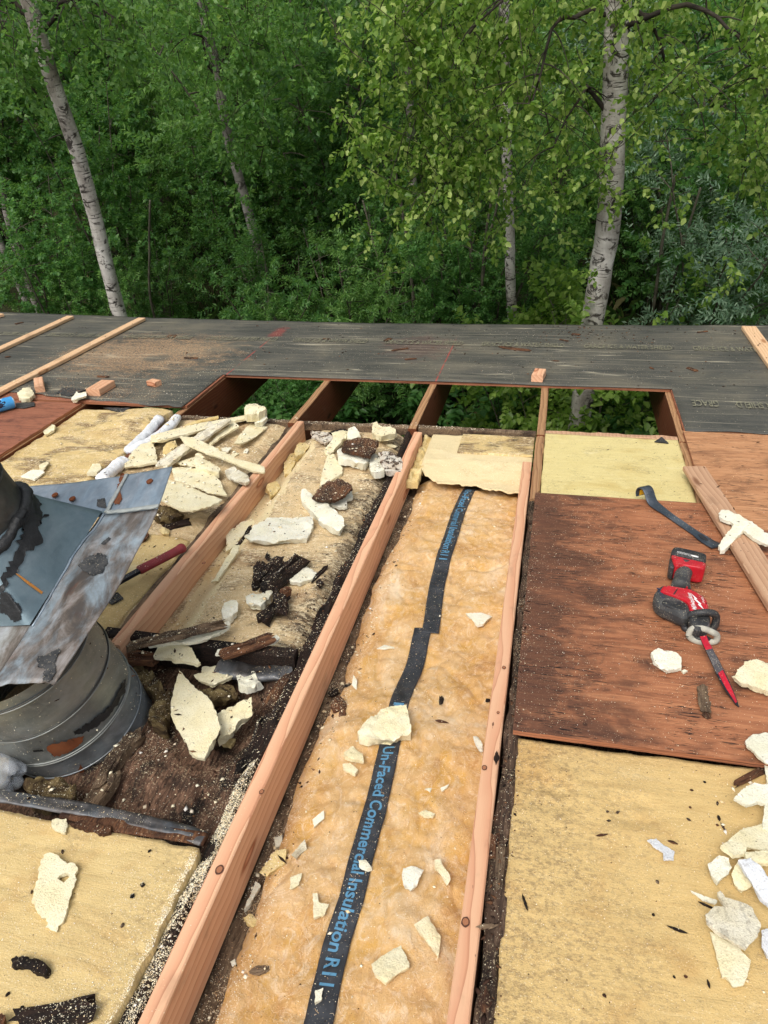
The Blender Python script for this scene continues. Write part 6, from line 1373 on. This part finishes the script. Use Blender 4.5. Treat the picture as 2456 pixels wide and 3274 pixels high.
scatter('foam_bits', 'small broken foam bits lying between the larger pieces in the bays', 'foam bits', 'crumb', [
    (-1.88, -1.30, 2.1, 3.2, 330, .005, .022, .6), (-1.2, -.70, 1.6, 3.2, 260, .005, .018, .5), (-1.2, -.70, .95, 1.55, 170, .004, .016, .5), (-.58, -.50, .5, 2.8, 150, .004, .016, .4), (-.5, -.1, .5, 2.8, 90, .003, .010, .5), (-2.45, -1.95, 1.9, 3.2, 110, .004, .014, .6), (.40, .70, .75, 1.3, 60, .004, .014, .6), (-3.2, -1.95, 3.35, 3.7, 60, .004, .012, .5), (-.68, -.63, .5, 1.2, 160, .003, .008, .3)], 21, .4)
scatter('wood_slivers', 'dark brown wood slivers and fibres strewn through the bays', 'wood slivers', 'speck_dark', [
    (-1.88, -1.30, 1.9, 3.2, 260, .002, .008, .6), (-1.2, -.70, 1.6, 3.2, 220, .002, .008, .5), (-1.2, -.68, .95, 1.55, 240, .003, .010, .4), (-.69, -.66, 1.6, 3.1, 200, .003, .009, .2), (-.58, -.50, .6, 2.6, 120, .003, .010, .4), (-.06, -.02, .4, 2.5, 180, .003, .012, .2), (0, .6, 2.6, 3.2, 30, .003, .008, .5), (.6, 1.2, 1.8, 3.2, 60, .003, .010, .6), (-2.4, 1.2, 3.9, 5.0, 160, .004, .014, .5)], 27, .25, (2.0, 3.6))
# loose glass fibres standing off the batt
r_ = np.random.default_rng(31); n = 4200; u = r_.uniform(-.56, -.11, n); v = r_.uniform(.4, 2.78, n); cl = fbm(np.c_[u, v], 9, 3, 41) > -.15; u, v = u[cl], v[cl]; n = len(u)
L = r_.uniform(.008, .035, n); a0 = r_.uniform(0, 6.28, n); da = r_.normal(0, .5, n); hgt = r_.uniform(.001, .005, n); Vf = []; x, y = u.copy(), v.copy(); wv = .00028
for k in range(5):
    z = hb(x, y) + hgt * math.sin(math.pi * (k + .6) / 5.2) * 1.2 + .0008; aa = a0 + da * k; px_, py_ = -np.sin(aa) * wv, np.cos(aa) * wv
    Vf.append(np.stack([np.c_[x + px_, y + py_, z], np.c_[x - px_, y - py_, z]], 1)); x = x + np.cos(aa) * L / 5; y = y + np.sin(aa) * L / 5
Vf = np.stack(Vf, 1).reshape(n, 10, 3); tri = np.array([q_ for k in range(4) for q_ in ((2 * k, 2 * k + 2, 2 * k + 1), (2 * k + 1, 2 * k + 2, 2 * k + 3))]); Ff = (tri[None] + (np.arange(n) * 10)[:, None, None]).reshape(-1, 3)
fz_ = part('loose_fibres', Vf.reshape(-1, 3), Ff, 'fibre', batt, off=(-.34, 1.2, -.14)); fz_['kind'] = 'stuff'
# ------------------------------------------------------------------ ground and forest
GZ = -3.75
def ground_z(x, y):
    p = np.c_[np.atleast_1d(x), np.atleast_1d(y)].astype(float)
    return GZ + .18 * fbm(p, .35, 3, 3) + .10 * np.maximum(0, p[:, 1] - 11) + .05 * np.maximum(0, p[:, 1] - 22)
n = 150; gx = np.sign(np.linspace(-1, 1, n)) * np.abs(np.linspace(-1, 1, n)) ** 1.6 * 120; gy = np.linspace(-1, 1, n); gy = 10 + np.sign(gy) * np.abs(gy) ** 1.6 * 150
X, Y = np.meshgrid(gx, gy); ix = np.arange(n * n).reshape(n, n)
go = bpy.data.objects.new('ground', mesh_of('ground', np.c_[X.ravel(), Y.ravel(), ground_z(X.ravel(), Y.ravel())], np.stack([ix[:-1, :-1], ix[:-1, 1:], ix[1:, 1:], ix[1:, :-1]], -1).reshape(-1, 4), 'soil', True)); COL.objects.link(go)
finish(go, 'dark forest floor under the trees', 'ground', None, 'structure')

def nrm(a): return a / np.maximum(np.linalg.norm(a, axis=-1, keepdims=True), 1e-9)
def leaves(pos, d, L, W, r, kind='oval', droop=.3, flat=.5):
    """pos (N,3) leaf bases, d (N,3) directions -> verts, tris; folded blades"""
    n = len(pos); d = nrm(d); L = L * r.uniform(.65, 1.25, n)[:, None]; up = nrm(np.c_[r.normal(0, flat, n), r.normal(0, flat, n), np.ones(n)])
    s = nrm(np.cross(d, up)); nn = np.cross(s, d); W = W * (L / L.mean())
    tipd = nrm(d - np.array((0, 0, 1)) * droop)
    if kind == 'oval':
        a = pos; b = pos + d * L * .38; c = pos + d * L * .55 + tipd * L * .5
        V = np.stack([a, b - s * W * .5 + nn * W * .16, b + s * W * .5 + nn * W * .16, pos + (d * .7 + tipd * .12) * L - s * W * .3 + nn * W * .05, pos + (d * .7 + tipd * .12) * L + s * W * .3 + nn * W * .05, c, b - nn * W * .02], 1)
        T_ = np.array([(0, 2, 6), (0, 6, 1), (1, 6, 3), (6, 2, 4), (6, 4, 5), (6, 5, 3)]); k = 7
    else:
        b = pos + d * L * .5
        V = np.stack([pos, b + s * W * .5 + nn * W * .18, b - s * W * .5 + nn * W * .18, pos + d * L * .5 + tipd * L * .5], 1); T_ = np.array([(0, 1, 3), (0, 3, 2)]); k = 4
    return V.reshape(-1, 3), (T_[None] + (np.arange(n) * k)[:, None, None]).reshape(-1, 3)
def tubes(paths, radii, ns=5):
    """several thin tapering stems in one mesh"""
    V, F, n = [], [], 0
    for p, rd in zip(paths, radii):
        v, f = sweep([Vector(q_) for q_ in p], circ(1.0, ns), up=(.3, .2, 1) if abs(p[-1][2] - p[0][2]) < 10 * abs(p[-1][0] - p[0][0]) else (1, .1, 0), scales=list(rd), cap=False)
        V += v; F += [tuple(i + n for i in q_) for q_ in f]; n += len(v)
    return V, F
def twig_leaves(r, anchors, dirs, tl, per, L, W, kind, droop, hang=.0, spread=.9):
    """sprays: leaves set alternately along short twigs"""
    P_, D_ = [], []
    for a, d in zip(anchors, dirs):
        m = int(per * r.uniform(.6, 1.3)); ln = tl * r.uniform(.6, 1.3); t = (np.arange(m) + r.random(m) * .5) / m
        ax_ = nrm((d + r.normal(0, .25, 3))[None])[0]; q_ = a + np.outer(t * ln, ax_) - np.outer(t ** 2 * ln * hang, (0, 0, 1)); sd_ = nrm(np.cross(ax_, r.normal(0, 1, 3))[None])[0]; sd2 = np.cross(ax_, sd_)
        ph = t * 40 + r.random() * 6; side = np.outer(np.cos(ph), sd_) + np.outer(np.sin(ph), sd2)
        P_.append(q_); D_.append(ax_ * .55 + side * spread - np.array((0, 0, 1)) * hang * .7)
    return np.concatenate(P_), np.concatenate(D_)
def shrub_mesh(seed, H, R, nst, ntw, per, L, W, kind, leafm, name, drp=.3, low=.12):
    r = np.random.default_rng(seed); paths, rad, anc, dr = [], [], [], []
    for s in range(nst):
        a = r.uniform(0, 6.28); lean = r.uniform(.15, 1) * R * .85; hh = H * r.uniform(.65, 1.0); m = 9; t = np.linspace(0, 1, m)
        p = np.c_[np.cos(a) * lean * t ** 1.4 + .04 * R * np.cumsum(r.normal(0, 1, m)) * t + .1 * np.cos(a), np.sin(a) * lean * t ** 1.4 + .04 * R * np.cumsum(r.normal(0, 1, m)) * t + .1 * np.sin(a), hh * t]
        paths.append(p); rad.append(np.linspace(.030, .006, m) * H / 4)
        for b in range(6):
            t0 = r.uniform(.3, .95); o = np.array([np.interp(t0, t, p[:, k]) for k in range(3)]); ab = r.uniform(0, 6.28); ln = R * r.uniform(.3, .7) * (1.15 - t0 * .5); d = np.array((np.cos(ab), np.sin(ab), r.uniform(.0, .8))); tt = np.linspace(0, 1, 5)
            bp = o + np.outer(tt * ln, d / np.linalg.norm(d)) - np.outer(tt ** 2 * ln * .25, (0, 0, 1)) + r.normal(0, .02, (5, 3)) * tt[:, None]; paths.append(bp); rad.append(np.linspace(.011, .003, 5) * H / 4)
    pts = np.concatenate([p[2:] for p in paths]); pts = pts[pts[:, 2] > H * low]
    for k in range(ntw):
        c = pts[r.integers(len(pts))] + r.normal(0, .13, 3) * R * np.array((1, 1, .8)); c[2] = max(c[2], .15); rel = c - np.array((0, 0, H * .45)); d = nrm((rel / np.array((R, R, H * .6)) + r.normal(0, .5, 3) + np.array((0, 0, .25)))[None])[0]; anc.append(c); dr.append(d)
    p_, d_ = twig_leaves(r, anc, dr, .34, per, L, W, kind, drp, .15); V, F = leaves(p_, d_, L, W, r, kind, drp)
    tv2, tf2 = tubes(paths, rad); return mesh_of(name + '_crown', V, F, leafm), mesh_of(name + '_stems', tv2, tf2, 'stem_grey', True)
SH = {'willow': shrub_mesh(1, 4.2, 1.7, 6, 560, 30, .085, .026, 'tri', 'leaf_green', 'willow', .3),
      'alder': shrub_mesh(2, 4.6, 1.9, 5, 560, 26, .075, .048, 'tri', 'leaf_deep', 'alder', .25),
      'willow_b': shrub_mesh(3, 3.4, 1.5, 7, 500, 30, .08, .026, 'tri', 'leaf_deep', 'willow_b', .3),
      'silver': shrub_mesh(4, 2.8, 1.3, 8, 460, 34, .065, .017, 'tri', 'leaf_silver', 'silver', .1),
      'sapling': shrub_mesh(5, 5.6, 1.2, 3, 420, 26, .06, .044, 'tri', 'leaf_birch', 'sapling', .5),
      'lime': shrub_mesh(6, 1.7, .75, 7, 260, 20, .06, .042, 'oval', 'leaf_lime', 'lime', .3)}
def shrub(kind, base, sc, rz, label, group, cat='shrub', name='leafy_shrub', sz=None):
    o = bpy.data.objects.new(name, None); COL.objects.link(o); o.location = base; o.rotation_euler = (0, 0, rz); o.scale = (sc, sc, sz or sc); o.empty_display_size = .3
    finish(o, label, cat, group); cr, st = SH[kind]
    for nm, me in (('crown', cr), ('stem', st)):
        c = bpy.data.objects.new(nm, me); COL.objects.link(c); c.parent = o
    return o
def base_at(x, y, Yd):
    p = at(x, y, Yd); return Vector((p.x, Yd, float(ground_z(p.x, Yd)[0])))
LB = {'willow': 'mid-green willow shrub in the %s rows of the thicket, %s', 'alder': 'broad-leaved green shrub in the %s rows of the thicket, %s', 'willow_b': 'darker narrow-leaved shrub in the %s rows of the thicket, %s',
      'sapling': 'slim birch sapling in the %s rows of the thicket, %s'}
r0 = random.Random(4)
rows = [(8.6, 7, 2456 * 1.15), (10.2, 8, 2456 * 1.2), (12.2, 9, 2456 * 1.2), (14.8, 10, 2456 * 1.25), (18, 11, 2456 * 1.25), (22, 12, 2456 * 1.3), (27, 13, 2456 * 1.3), (34, 13, 2456 * 1.35)]
for k, (Yd, cnt, wpx) in enumerate(rows):
    for i in range(cnt):
        x = 1228 + (i + .5 - cnt / 2) / cnt * wpx + r0.uniform(-90, 90); y2 = Yd + r0.uniform(-.8, .8) * (1 + Yd * .03)
        kind = r0.choice(['willow', 'alder', 'willow_b', 'willow', 'alder', 'sapling']) if k else r0.choice(['willow_b', 'alder'])
        sc = {0: r0.uniform(.55, .75), 1: r0.uniform(.7, .95)}.get(k, r0.uniform(.9, 1.25) * (1 + max(0, Yd - 16) * .02))
        b = base_at(x, 500, y2)
        if k == 0 and (abs(x - 1860) < 190): continue
        row = 'front' if k < 2 else ('middle' if k < 5 else 'far'); sd_ = 'far left' if x < 300 else ('left' if x < 900 else ('centre' if x < 1550 else ('right' if x < 2150 else 'far right')))
        shrub(kind, b, sc, r0.uniform(0, 6.28), LB[kind] % (row, sd_), 'shrubs of the thicket')
# shrubs one can pick out
shrub('silver', base_at(2330, 820, 8.3), 1.12, .4, 'silvery narrow-leaved willow at the right edge behind the roof', None, 'shrub')
shrub('silver', base_at(2330, 420, 11.8), 1.5, 1.4, 'tall silvery willow behind the right birch', None, 'shrub')
shrub('willow', base_at(1080, 700, 7.9), .62, 2.0, 'bright green willow clump in front of the dark thicket, centre', None, 'shrub')
shrub('willow', base_at(170, 930, 7.6), .48, 3.0, 'low willow bush at the foot of the small left trunks', None, 'shrub')
shrub('willow', base_at(520, 960, 7.2), .40, 1.0, 'small bush right of the leaning left birch', None, 'shrub')
shrub('lime', base_at(1735, 960, 6.7), 1.1, 1.0, 'yellow-green bush just left of the large birch foot', None, 'shrub')
shrub('lime', base_at(2010, 930, 7.0), 1.25, 2.0, 'yellow-green bush just right of the large birch foot', None, 'shrub')
shrub('alder', base_at(1470, 800, 8.0), .52, 5.0, 'green bush between the two pale birch trunks', None, 'shrub')
shrub('alder', base_at(880, 950, 7.0), .36, 2.5, 'low green bush at the eave left of centre', None, 'shrub')

# birches
def trunk_mesh(pts, diam, mat, seed, flare=1.25):
    pp_, L = smooth_path([tuple(p) for p in pts], 60); n = len(pp_); rad_ = [diam / 2 * (1.12 - .42 * i / n) * (flare if i == 0 else (1 + (flare - 1) * math.exp(-i / 4))) for i in range(n)]
    v, f = sweep([Vector(p) for p in pp_], circ(1.0, 18), up=(0, 1, .05), scales=rad_); A = np.array(v); A += diam * .045 * np.c_[fbm(A, 5, 3, seed), fbm(A, 5, 3, seed + 3), 0 * A[:, 0]] + diam * .02 * np.c_[fbm(A, 22, 2, seed + 5), fbm(A, 22, 2, seed + 7), 0 * A[:, 0]]
    return A, f, pp_
def limb_path(r, o, d, ln, sag, m=9, kink=.05):
    t = np.linspace(0, 1, m); d = d / np.linalg.norm(d); return o + np.outer(t * ln, d) - np.outer(t ** 2 * ln * sag, (0, 0, 1)) + np.cumsum(r.normal(0, kink * ln / m, (m, 3)), 0) * (t > 0)[:, None]
def birch(label, px_pts, Yd, diam, seed, mat='birch_white', height=8.5, nl=9, leafm='leaf_birch', crown_r=2.2, strands=None, per=12, leaf_L=.062, kind='oval', low_limbs=()):
    r = np.random.default_rng(seed); pts = [at(x, y, Yd) for x, y in px_pts]; top = pts[0]; nxt = pts[1]
    d0 = (pts[-1] - pts[-2]).normalized(); foot = Vector((pts[-1].x + d0.x / max(abs(d0.z), .3) * (pts[-1].z - GZ) * .6, Yd, float(ground_z(pts[-1].x, Yd)[0]) - .05)); up_ = (top - nxt).normalized()
    hi = [top + Vector((up_.x * .4, 0, 1)) * k for k in (1.5, 3.2, height - 3)]
    line = [foot] + list(reversed(pts)) + hi; root = foot.copy(); A, f, pl = trunk_mesh(line, diam, mat, seed)
    o = bpy.data.objects.new('birch_tree', None); COL.objects.link(o); o.location = root; finish(o, label, 'tree', 'birch trees'); rt = np.array(root)
    def add(nm, V, F, m, sm=False):
        c = bpy.data.objects.new(nm, mesh_of(nm, np.asarray(V) - rt, F, m, sm)); COL.objects.link(c); c.parent = o; return c
    add('trunk', A, f, mat, True)
    zt = pts[0].z; paths, rad_, anc, dr = [], [], [], []
    for k in range(nl):
        z = r.uniform(zt + .2, zt + height - 3.4); j = int(np.argmin(np.abs(pl[:, 2] - z))); a = r.uniform(0, 6.28); ln = crown_r * r.uniform(.6, 1.1); p = limb_path(r, pl[j], np.array((np.cos(a), np.sin(a), .35)), ln, .35); paths.append(p); rad_.append(np.linspace(.03, .006, 9))
        for q_ in p[3:]:
            for _ in range(7): anc.append(q_ + r.normal(0, .22, 3)); dr.append(np.array((r.normal(0, .4), r.normal(0, .4), -.5)))
    for (sx, sy, ex, ey, Y2) in low_limbs:
        a_, b_ = np.array(at(sx, sy, Yd)), np.array(at(ex, ey, Y2)); m = 14; t = np.linspace(0, 1, m); p = a_ + np.outer(t, b_ - a_) + np.outer(np.sin(t * np.pi), (0, 0, .22)) + np.cumsum(r.normal(0, .022, (m, 3)), 0) * np.sin(t * np.pi)[:, None]; tl_, tg_ = tubes([p], [np.linspace(.022, .005, m)], 8); add('limb', tl_, tg_, 'bark_dark', True)
        for q_ in p[6:]:
            tt = np.linspace(0, 1, 6); d = r.normal(0, 1, 3) * np.array((1, 1, .3)); paths.append(q_ + np.outer(tt * .35, d / np.linalg.norm(d)) - np.outer(tt ** 2 * .2, (0, 0, 1))); rad_.append(np.linspace(.006, .002, 6))
    if strands:
        for (cx, cy, rx, ry, cnt, Ya, Yb) in strands:
            for _ in range(cnt):
                e = at(cx + r.normal(0, .5) * rx, cy + r.normal(0, .5) * ry, r.uniform(Ya, Yb)); ln = r.uniform(.12, .5); s_ = np.array(e) + np.array((r.normal(0, .22), r.normal(0, .22), ln)); t = np.linspace(0, 1, 6); p = s_ + np.outer(t, np.array(e) - s_) + np.outer(np.sin(t * np.pi) * .06, r.normal(0, 1, 3)); paths.append(p); rad_.append(np.linspace(.0035, .0014, 6))
                for t0 in np.linspace(.05, 1, 5): anc.append(s_ + (np.array(e) - s_) * t0); dr.append(np.array((r.normal(0, .9), r.normal(0, .9), -.35)))
    tv2, tf2 = tubes(paths, rad_, 6); add('twigs', tv2, tf2, 'bark_dark', True)['kind'] = 'stuff'
    p_, d_ = twig_leaves(r, anc, dr, .2, per, leaf_L, leaf_L * .7, kind, .5, .3, .8); V, F = leaves(p_, d_, leaf_L, leaf_L * .72, r, kind, .55, .7); add('crown', V, F, leafm)
    return o
ST = [(1940, 620, 90, 160, 7, 6.1, 6.5), (1990, 330, 80, 200, 6, 6.1, 6.5), (1950, 90, 90, 90, 5, 6.1, 6.5), (1330, 120, 264, 276, 38, 5.7, 6.6), (1400, 380, 276, 299, 44, 5.7, 6.6), (1330, 560, 184, 195, 24, 5.8, 6.5), (1430, 660, 229, 206, 21, 5.9, 6.7), (1560, 180, 183, 345, 15, 5.9, 7.2), (1640, 120, 179, 299, 15, 5.8, 7.2), (1690, 380, 165, 345, 14, 5.9, 7.0), (1660, 580, 165, 229, 11, 6.0, 6.8), (1880, 470, 184, 299, 11, 6.8, 7.6), (2080, 120, 322, 276, 24, 6.8, 7.6), (2310, 200, 345, 368, 35, 5.8, 7.2), (2360, 520, 229, 276, 19, 5.9, 6.8), (2080, 400, 229, 229, 8, 6.8, 7.6), (1590, 760, 136, 138, 4, 6.4, 7.2), (2450, 360, 138, 459, 16, 5.7, 6.6), (1180, 60, 138, 138, 8, 5.8, 6.6)]
birch('large pale birch with peeling bark, rising right of centre', [(1978, -60), (1972, 110), (1968, 262), (1960, 420), (1957, 523), (1950, 640), (1936, 785), (1915, 900), (1894, 1037)], 6.6, .190, 11, 'birch_white', 9, 10, 'leaf_birch', 2.0, ST, 11, .047, 'oval', [(1950, 60, 1700, 330, 6.0), (1960, 40, 2230, 330, 6.9), (1955, 20, 1480, 130, 5.9), (1965, 100, 2440, 250, 6.2), (1955, 380, 1770, 470, 6.2)])
birch('slender birch between the large one and the centre', [(1615, -60), (1612, 130), (1614, 262), (1618, 420), (1622, 560), (1630, 760), (1632, 900), (1640, 1040)], 7.7, .098, 12, 'birch_white', 8, 8, 'leaf_birch', 1.7, [(1600, 330, 200, 300, 12, 7.8, 8.8), (1560, 60, 200, 160, 14, 7.8, 9)], 10, .06, 'tri')
birch('thin grey birch near the centre, mostly behind leaves', [(1300, 100), (1310, 350), (1318, 560), (1330, 760), (1340, 980)], 9.4, .10, 13, 'birch_grey', 8, 8, 'leaf_green', 1.7, None, 10, .06, 'tri')
birch('birch half hidden in the thicket left of centre', [(636, -40), (668, 120), (700, 260), (722, 400), (745, 500), (770, 590), (795, 680)], 8.9, .115, 14, 'birch_grey', 8, 9, 'leaf_green', 2.0, [(700, 120, 300, 200, 40, 8.0, 8.8), (820, 200, 200, 160, 24, 8.2, 9), (720, 330, 120, 160, 12, 8.0, 8.7), (760, 520, 120, 120, 12, 8.0, 8.7)], 10, .06, 'tri', [(700, 260, 850, 150, 8.6), (690, 250, 600, 120, 8.8)])
birch('leaning pale birch at the left with dark forked limbs', [(62, -80), (104, 40), (140, 170), (192, 330), (236, 450), (268, 560), (300, 680), (330, 800), (362, 930), (388, 1025)], 7.2, .150, 15, 'birch_white', 8, 9, 'leaf_green', 2.0, [(140, 200, 240, 260, 30, 6.6, 7.6), (330, 140, 200, 160, 22, 6.8, 7.8)], 10, .06, 'tri', [(95, 60, 15, 110, 7.0), (130, 120, 380, 65, 7.3), (100, 30, 20, 20, 7.2)])
birch('small dark trunk at the left edge', [(-60, 400), (0, 590), (35, 730), (70, 850), (100, 930)], 9.0, .10, 16, 'birch_grey', 7, 6, 'leaf_green', 1.6, None, 10, .06, 'tri')
birch('second small trunk at the left edge, lower one', [(-90, 500), (-20, 720), (25, 830), (65, 920)], 8.6, .085, 17, 'birch_grey', 7, 6, 'leaf_green', 1.6, None, 10, .06, 'tri')

# thin bare stems standing in the shade of the thicket
def thin_stem(label, px_pts, Yd, diam, seed):
    pts = [at(x, y, Yd) for x, y in px_pts]; foot = Vector((pts[-1].x, Yd, float(ground_z(pts[-1].x, Yd)[0]) - .03)); A, f, pl = trunk_mesh([foot] + list(reversed(pts)), diam, 'stem_grey', seed, 1.1)
    o = bpy.data.objects.new('sapling_stem', mesh_of('sapling_stem', A - np.array(foot), f, 'stem_grey', True)); COL.objects.link(o); o.location = foot; finish(o, label, 'sapling', 'thin stems in the thicket')
for k, (pp, Yd, dm, lb) in enumerate([([(1262, 540), (1290, 700), (1312, 860), (1325, 1000)], 8.1, .045, 'thin grey stem left of the thin grey birch'), ([(1570, 560), (1568, 660), (1555, 740), (1540, 960)], 8.0, .035, 'thin grey stem left of the slender birch, forked one'), ([(1600, 600), (1580, 700), (1556, 790), (1530, 1010)], 8.1, .035, 'thin leaning stem crossing left of the slender birch'),
        ([(1500, 700), (1508, 850), (1516, 1010)], 8.3, .05, 'dark upright stem in the shade between the centre and the slender birch'), ([(1400, 760), (1430, 880), (1475, 1020)], 8.2, .03, 'slanting thin stem in the shade right of centre'), ([(1160, 640), (1190, 760), (1240, 960)], 8.2, .03, 'slanting reddish stem left of the thin grey birch'),
        ([(2160, 560), (2120, 760), (2090, 980)], 8.4, .04, 'dark leaning stem right of the large birch'), ([(2240, 600), (2180, 800), (2130, 1000)], 8.6, .035, 'second dark leaning stem right of the large birch'), ([(480, 640), (478, 800), (486, 980)], 8.6, .035, 'thin upright stem right of the leaning birch'), ([(1010, 780), (1040, 900), (1060, 1010)], 8.8, .03, 'thin stem in the dark gap left of centre')]):
    thin_stem(lb, pp, Yd, dm, 300 + k)
# plants seen through the open rafters
r = np.random.default_rng(77)
def herb_mesh(seed, nst, leafm, L=.085, W=.05):
    r = np.random.default_rng(seed); paths, rad_, P_, D_ = [], [], [], []
    for s in range(nst):
        a = r.uniform(0, 6.28); h_ = r.uniform(.5, 1.1); t = np.linspace(0, 1, 6); p = np.c_[np.cos(a) * t * .3 * h_ + r.normal(0, .06), np.sin(a) * t * .3 * h_ + r.normal(0, .06), t * h_]; paths.append(p); rad_.append(np.linspace(.006, .002, 6))
        for b in range(7):
            t0 = r.uniform(.35, 1); o = np.array([np.interp(t0, t, p[:, k]) for k in range(3)]); ab = r.uniform(0, 6.28); ax_ = np.array((np.cos(ab), np.sin(ab), .1)); sd_ = np.array((-np.sin(ab), np.cos(ab), 0)); ln = r.uniform(.16, .28)
            for j in range(4):
                for sg in ((1, -1) if j < 3 else (0,)): P_.append(o + ax_ * ln * (.3 + .25 * j) - np.array((0, 0, .03 * j))); D_.append(ax_ * (.5 if sg else 1) + sd_ * sg - np.array((0, 0, .15)))
    V, F = leaves(np.array(P_), np.array(D_), L, W, r, 'oval', .3, .3); tv2, tf2 = tubes(paths, rad_, 4); return mesh_of('herb_crown', V, F, leafm), mesh_of('herb_stem', tv2, tf2, 'stem_grey')
SH['herb_a'] = herb_mesh(1, 14, 'leaf_shade'); SH['herb_b'] = herb_mesh(2, 12, 'leaf_shade', .07, .035); SH['herb_c'] = herb_mesh(3, 12, 'leaf_deep', .08, .05)
for k in range(34):
    Yd = r0.uniform(5.2, 8.4); x = r0.uniform(650, 2300); shrub(r0.choice(['herb_a', 'herb_b', 'herb_a', 'herb_c']), base_at(x, 1300, Yd), r0.uniform(.8, 1.25), r0.uniform(0, 6.28), 'leafy woodland plant on the ground, seen through the open rafters', 'plants under the eave', 'plant', 'woodland_plant')
# grass and ground cover
n = 16000; xs = r.uniform(-9, 9, n); ys = r.uniform(4.2, 14, n); zs = ground_z(xs, ys); L = r.uniform(.12, .5, n); a = r.uniform(0, 6.28, n); ca, sa = np.cos(a), np.sin(a); w_ = .004; lean = r.uniform(.1, .7, n)
V = np.stack([np.c_[xs - sa * w_, ys + ca * w_, zs], np.c_[xs + sa * w_, ys - ca * w_, zs], np.c_[xs + ca * lean * L * .35, ys + sa * lean * L * .35, zs + L * .6], np.c_[xs + ca * lean * L, ys + sa * lean * L, zs + L * (1 - .4 * lean)]], 1).reshape(-1, 3)
Fg = (np.array([(0, 1, 2), (2, 1, 3)])[None] + (np.arange(n) * 4)[:, None, None]).reshape(-1, 3)
o = bpy.data.objects.new('forest_grass', mesh_of('forest_grass', V, Fg, 'grass_blade')); COL.objects.link(o); finish(o, 'grass and low ground cover on the forest floor', 'grass', None, 'stuff')
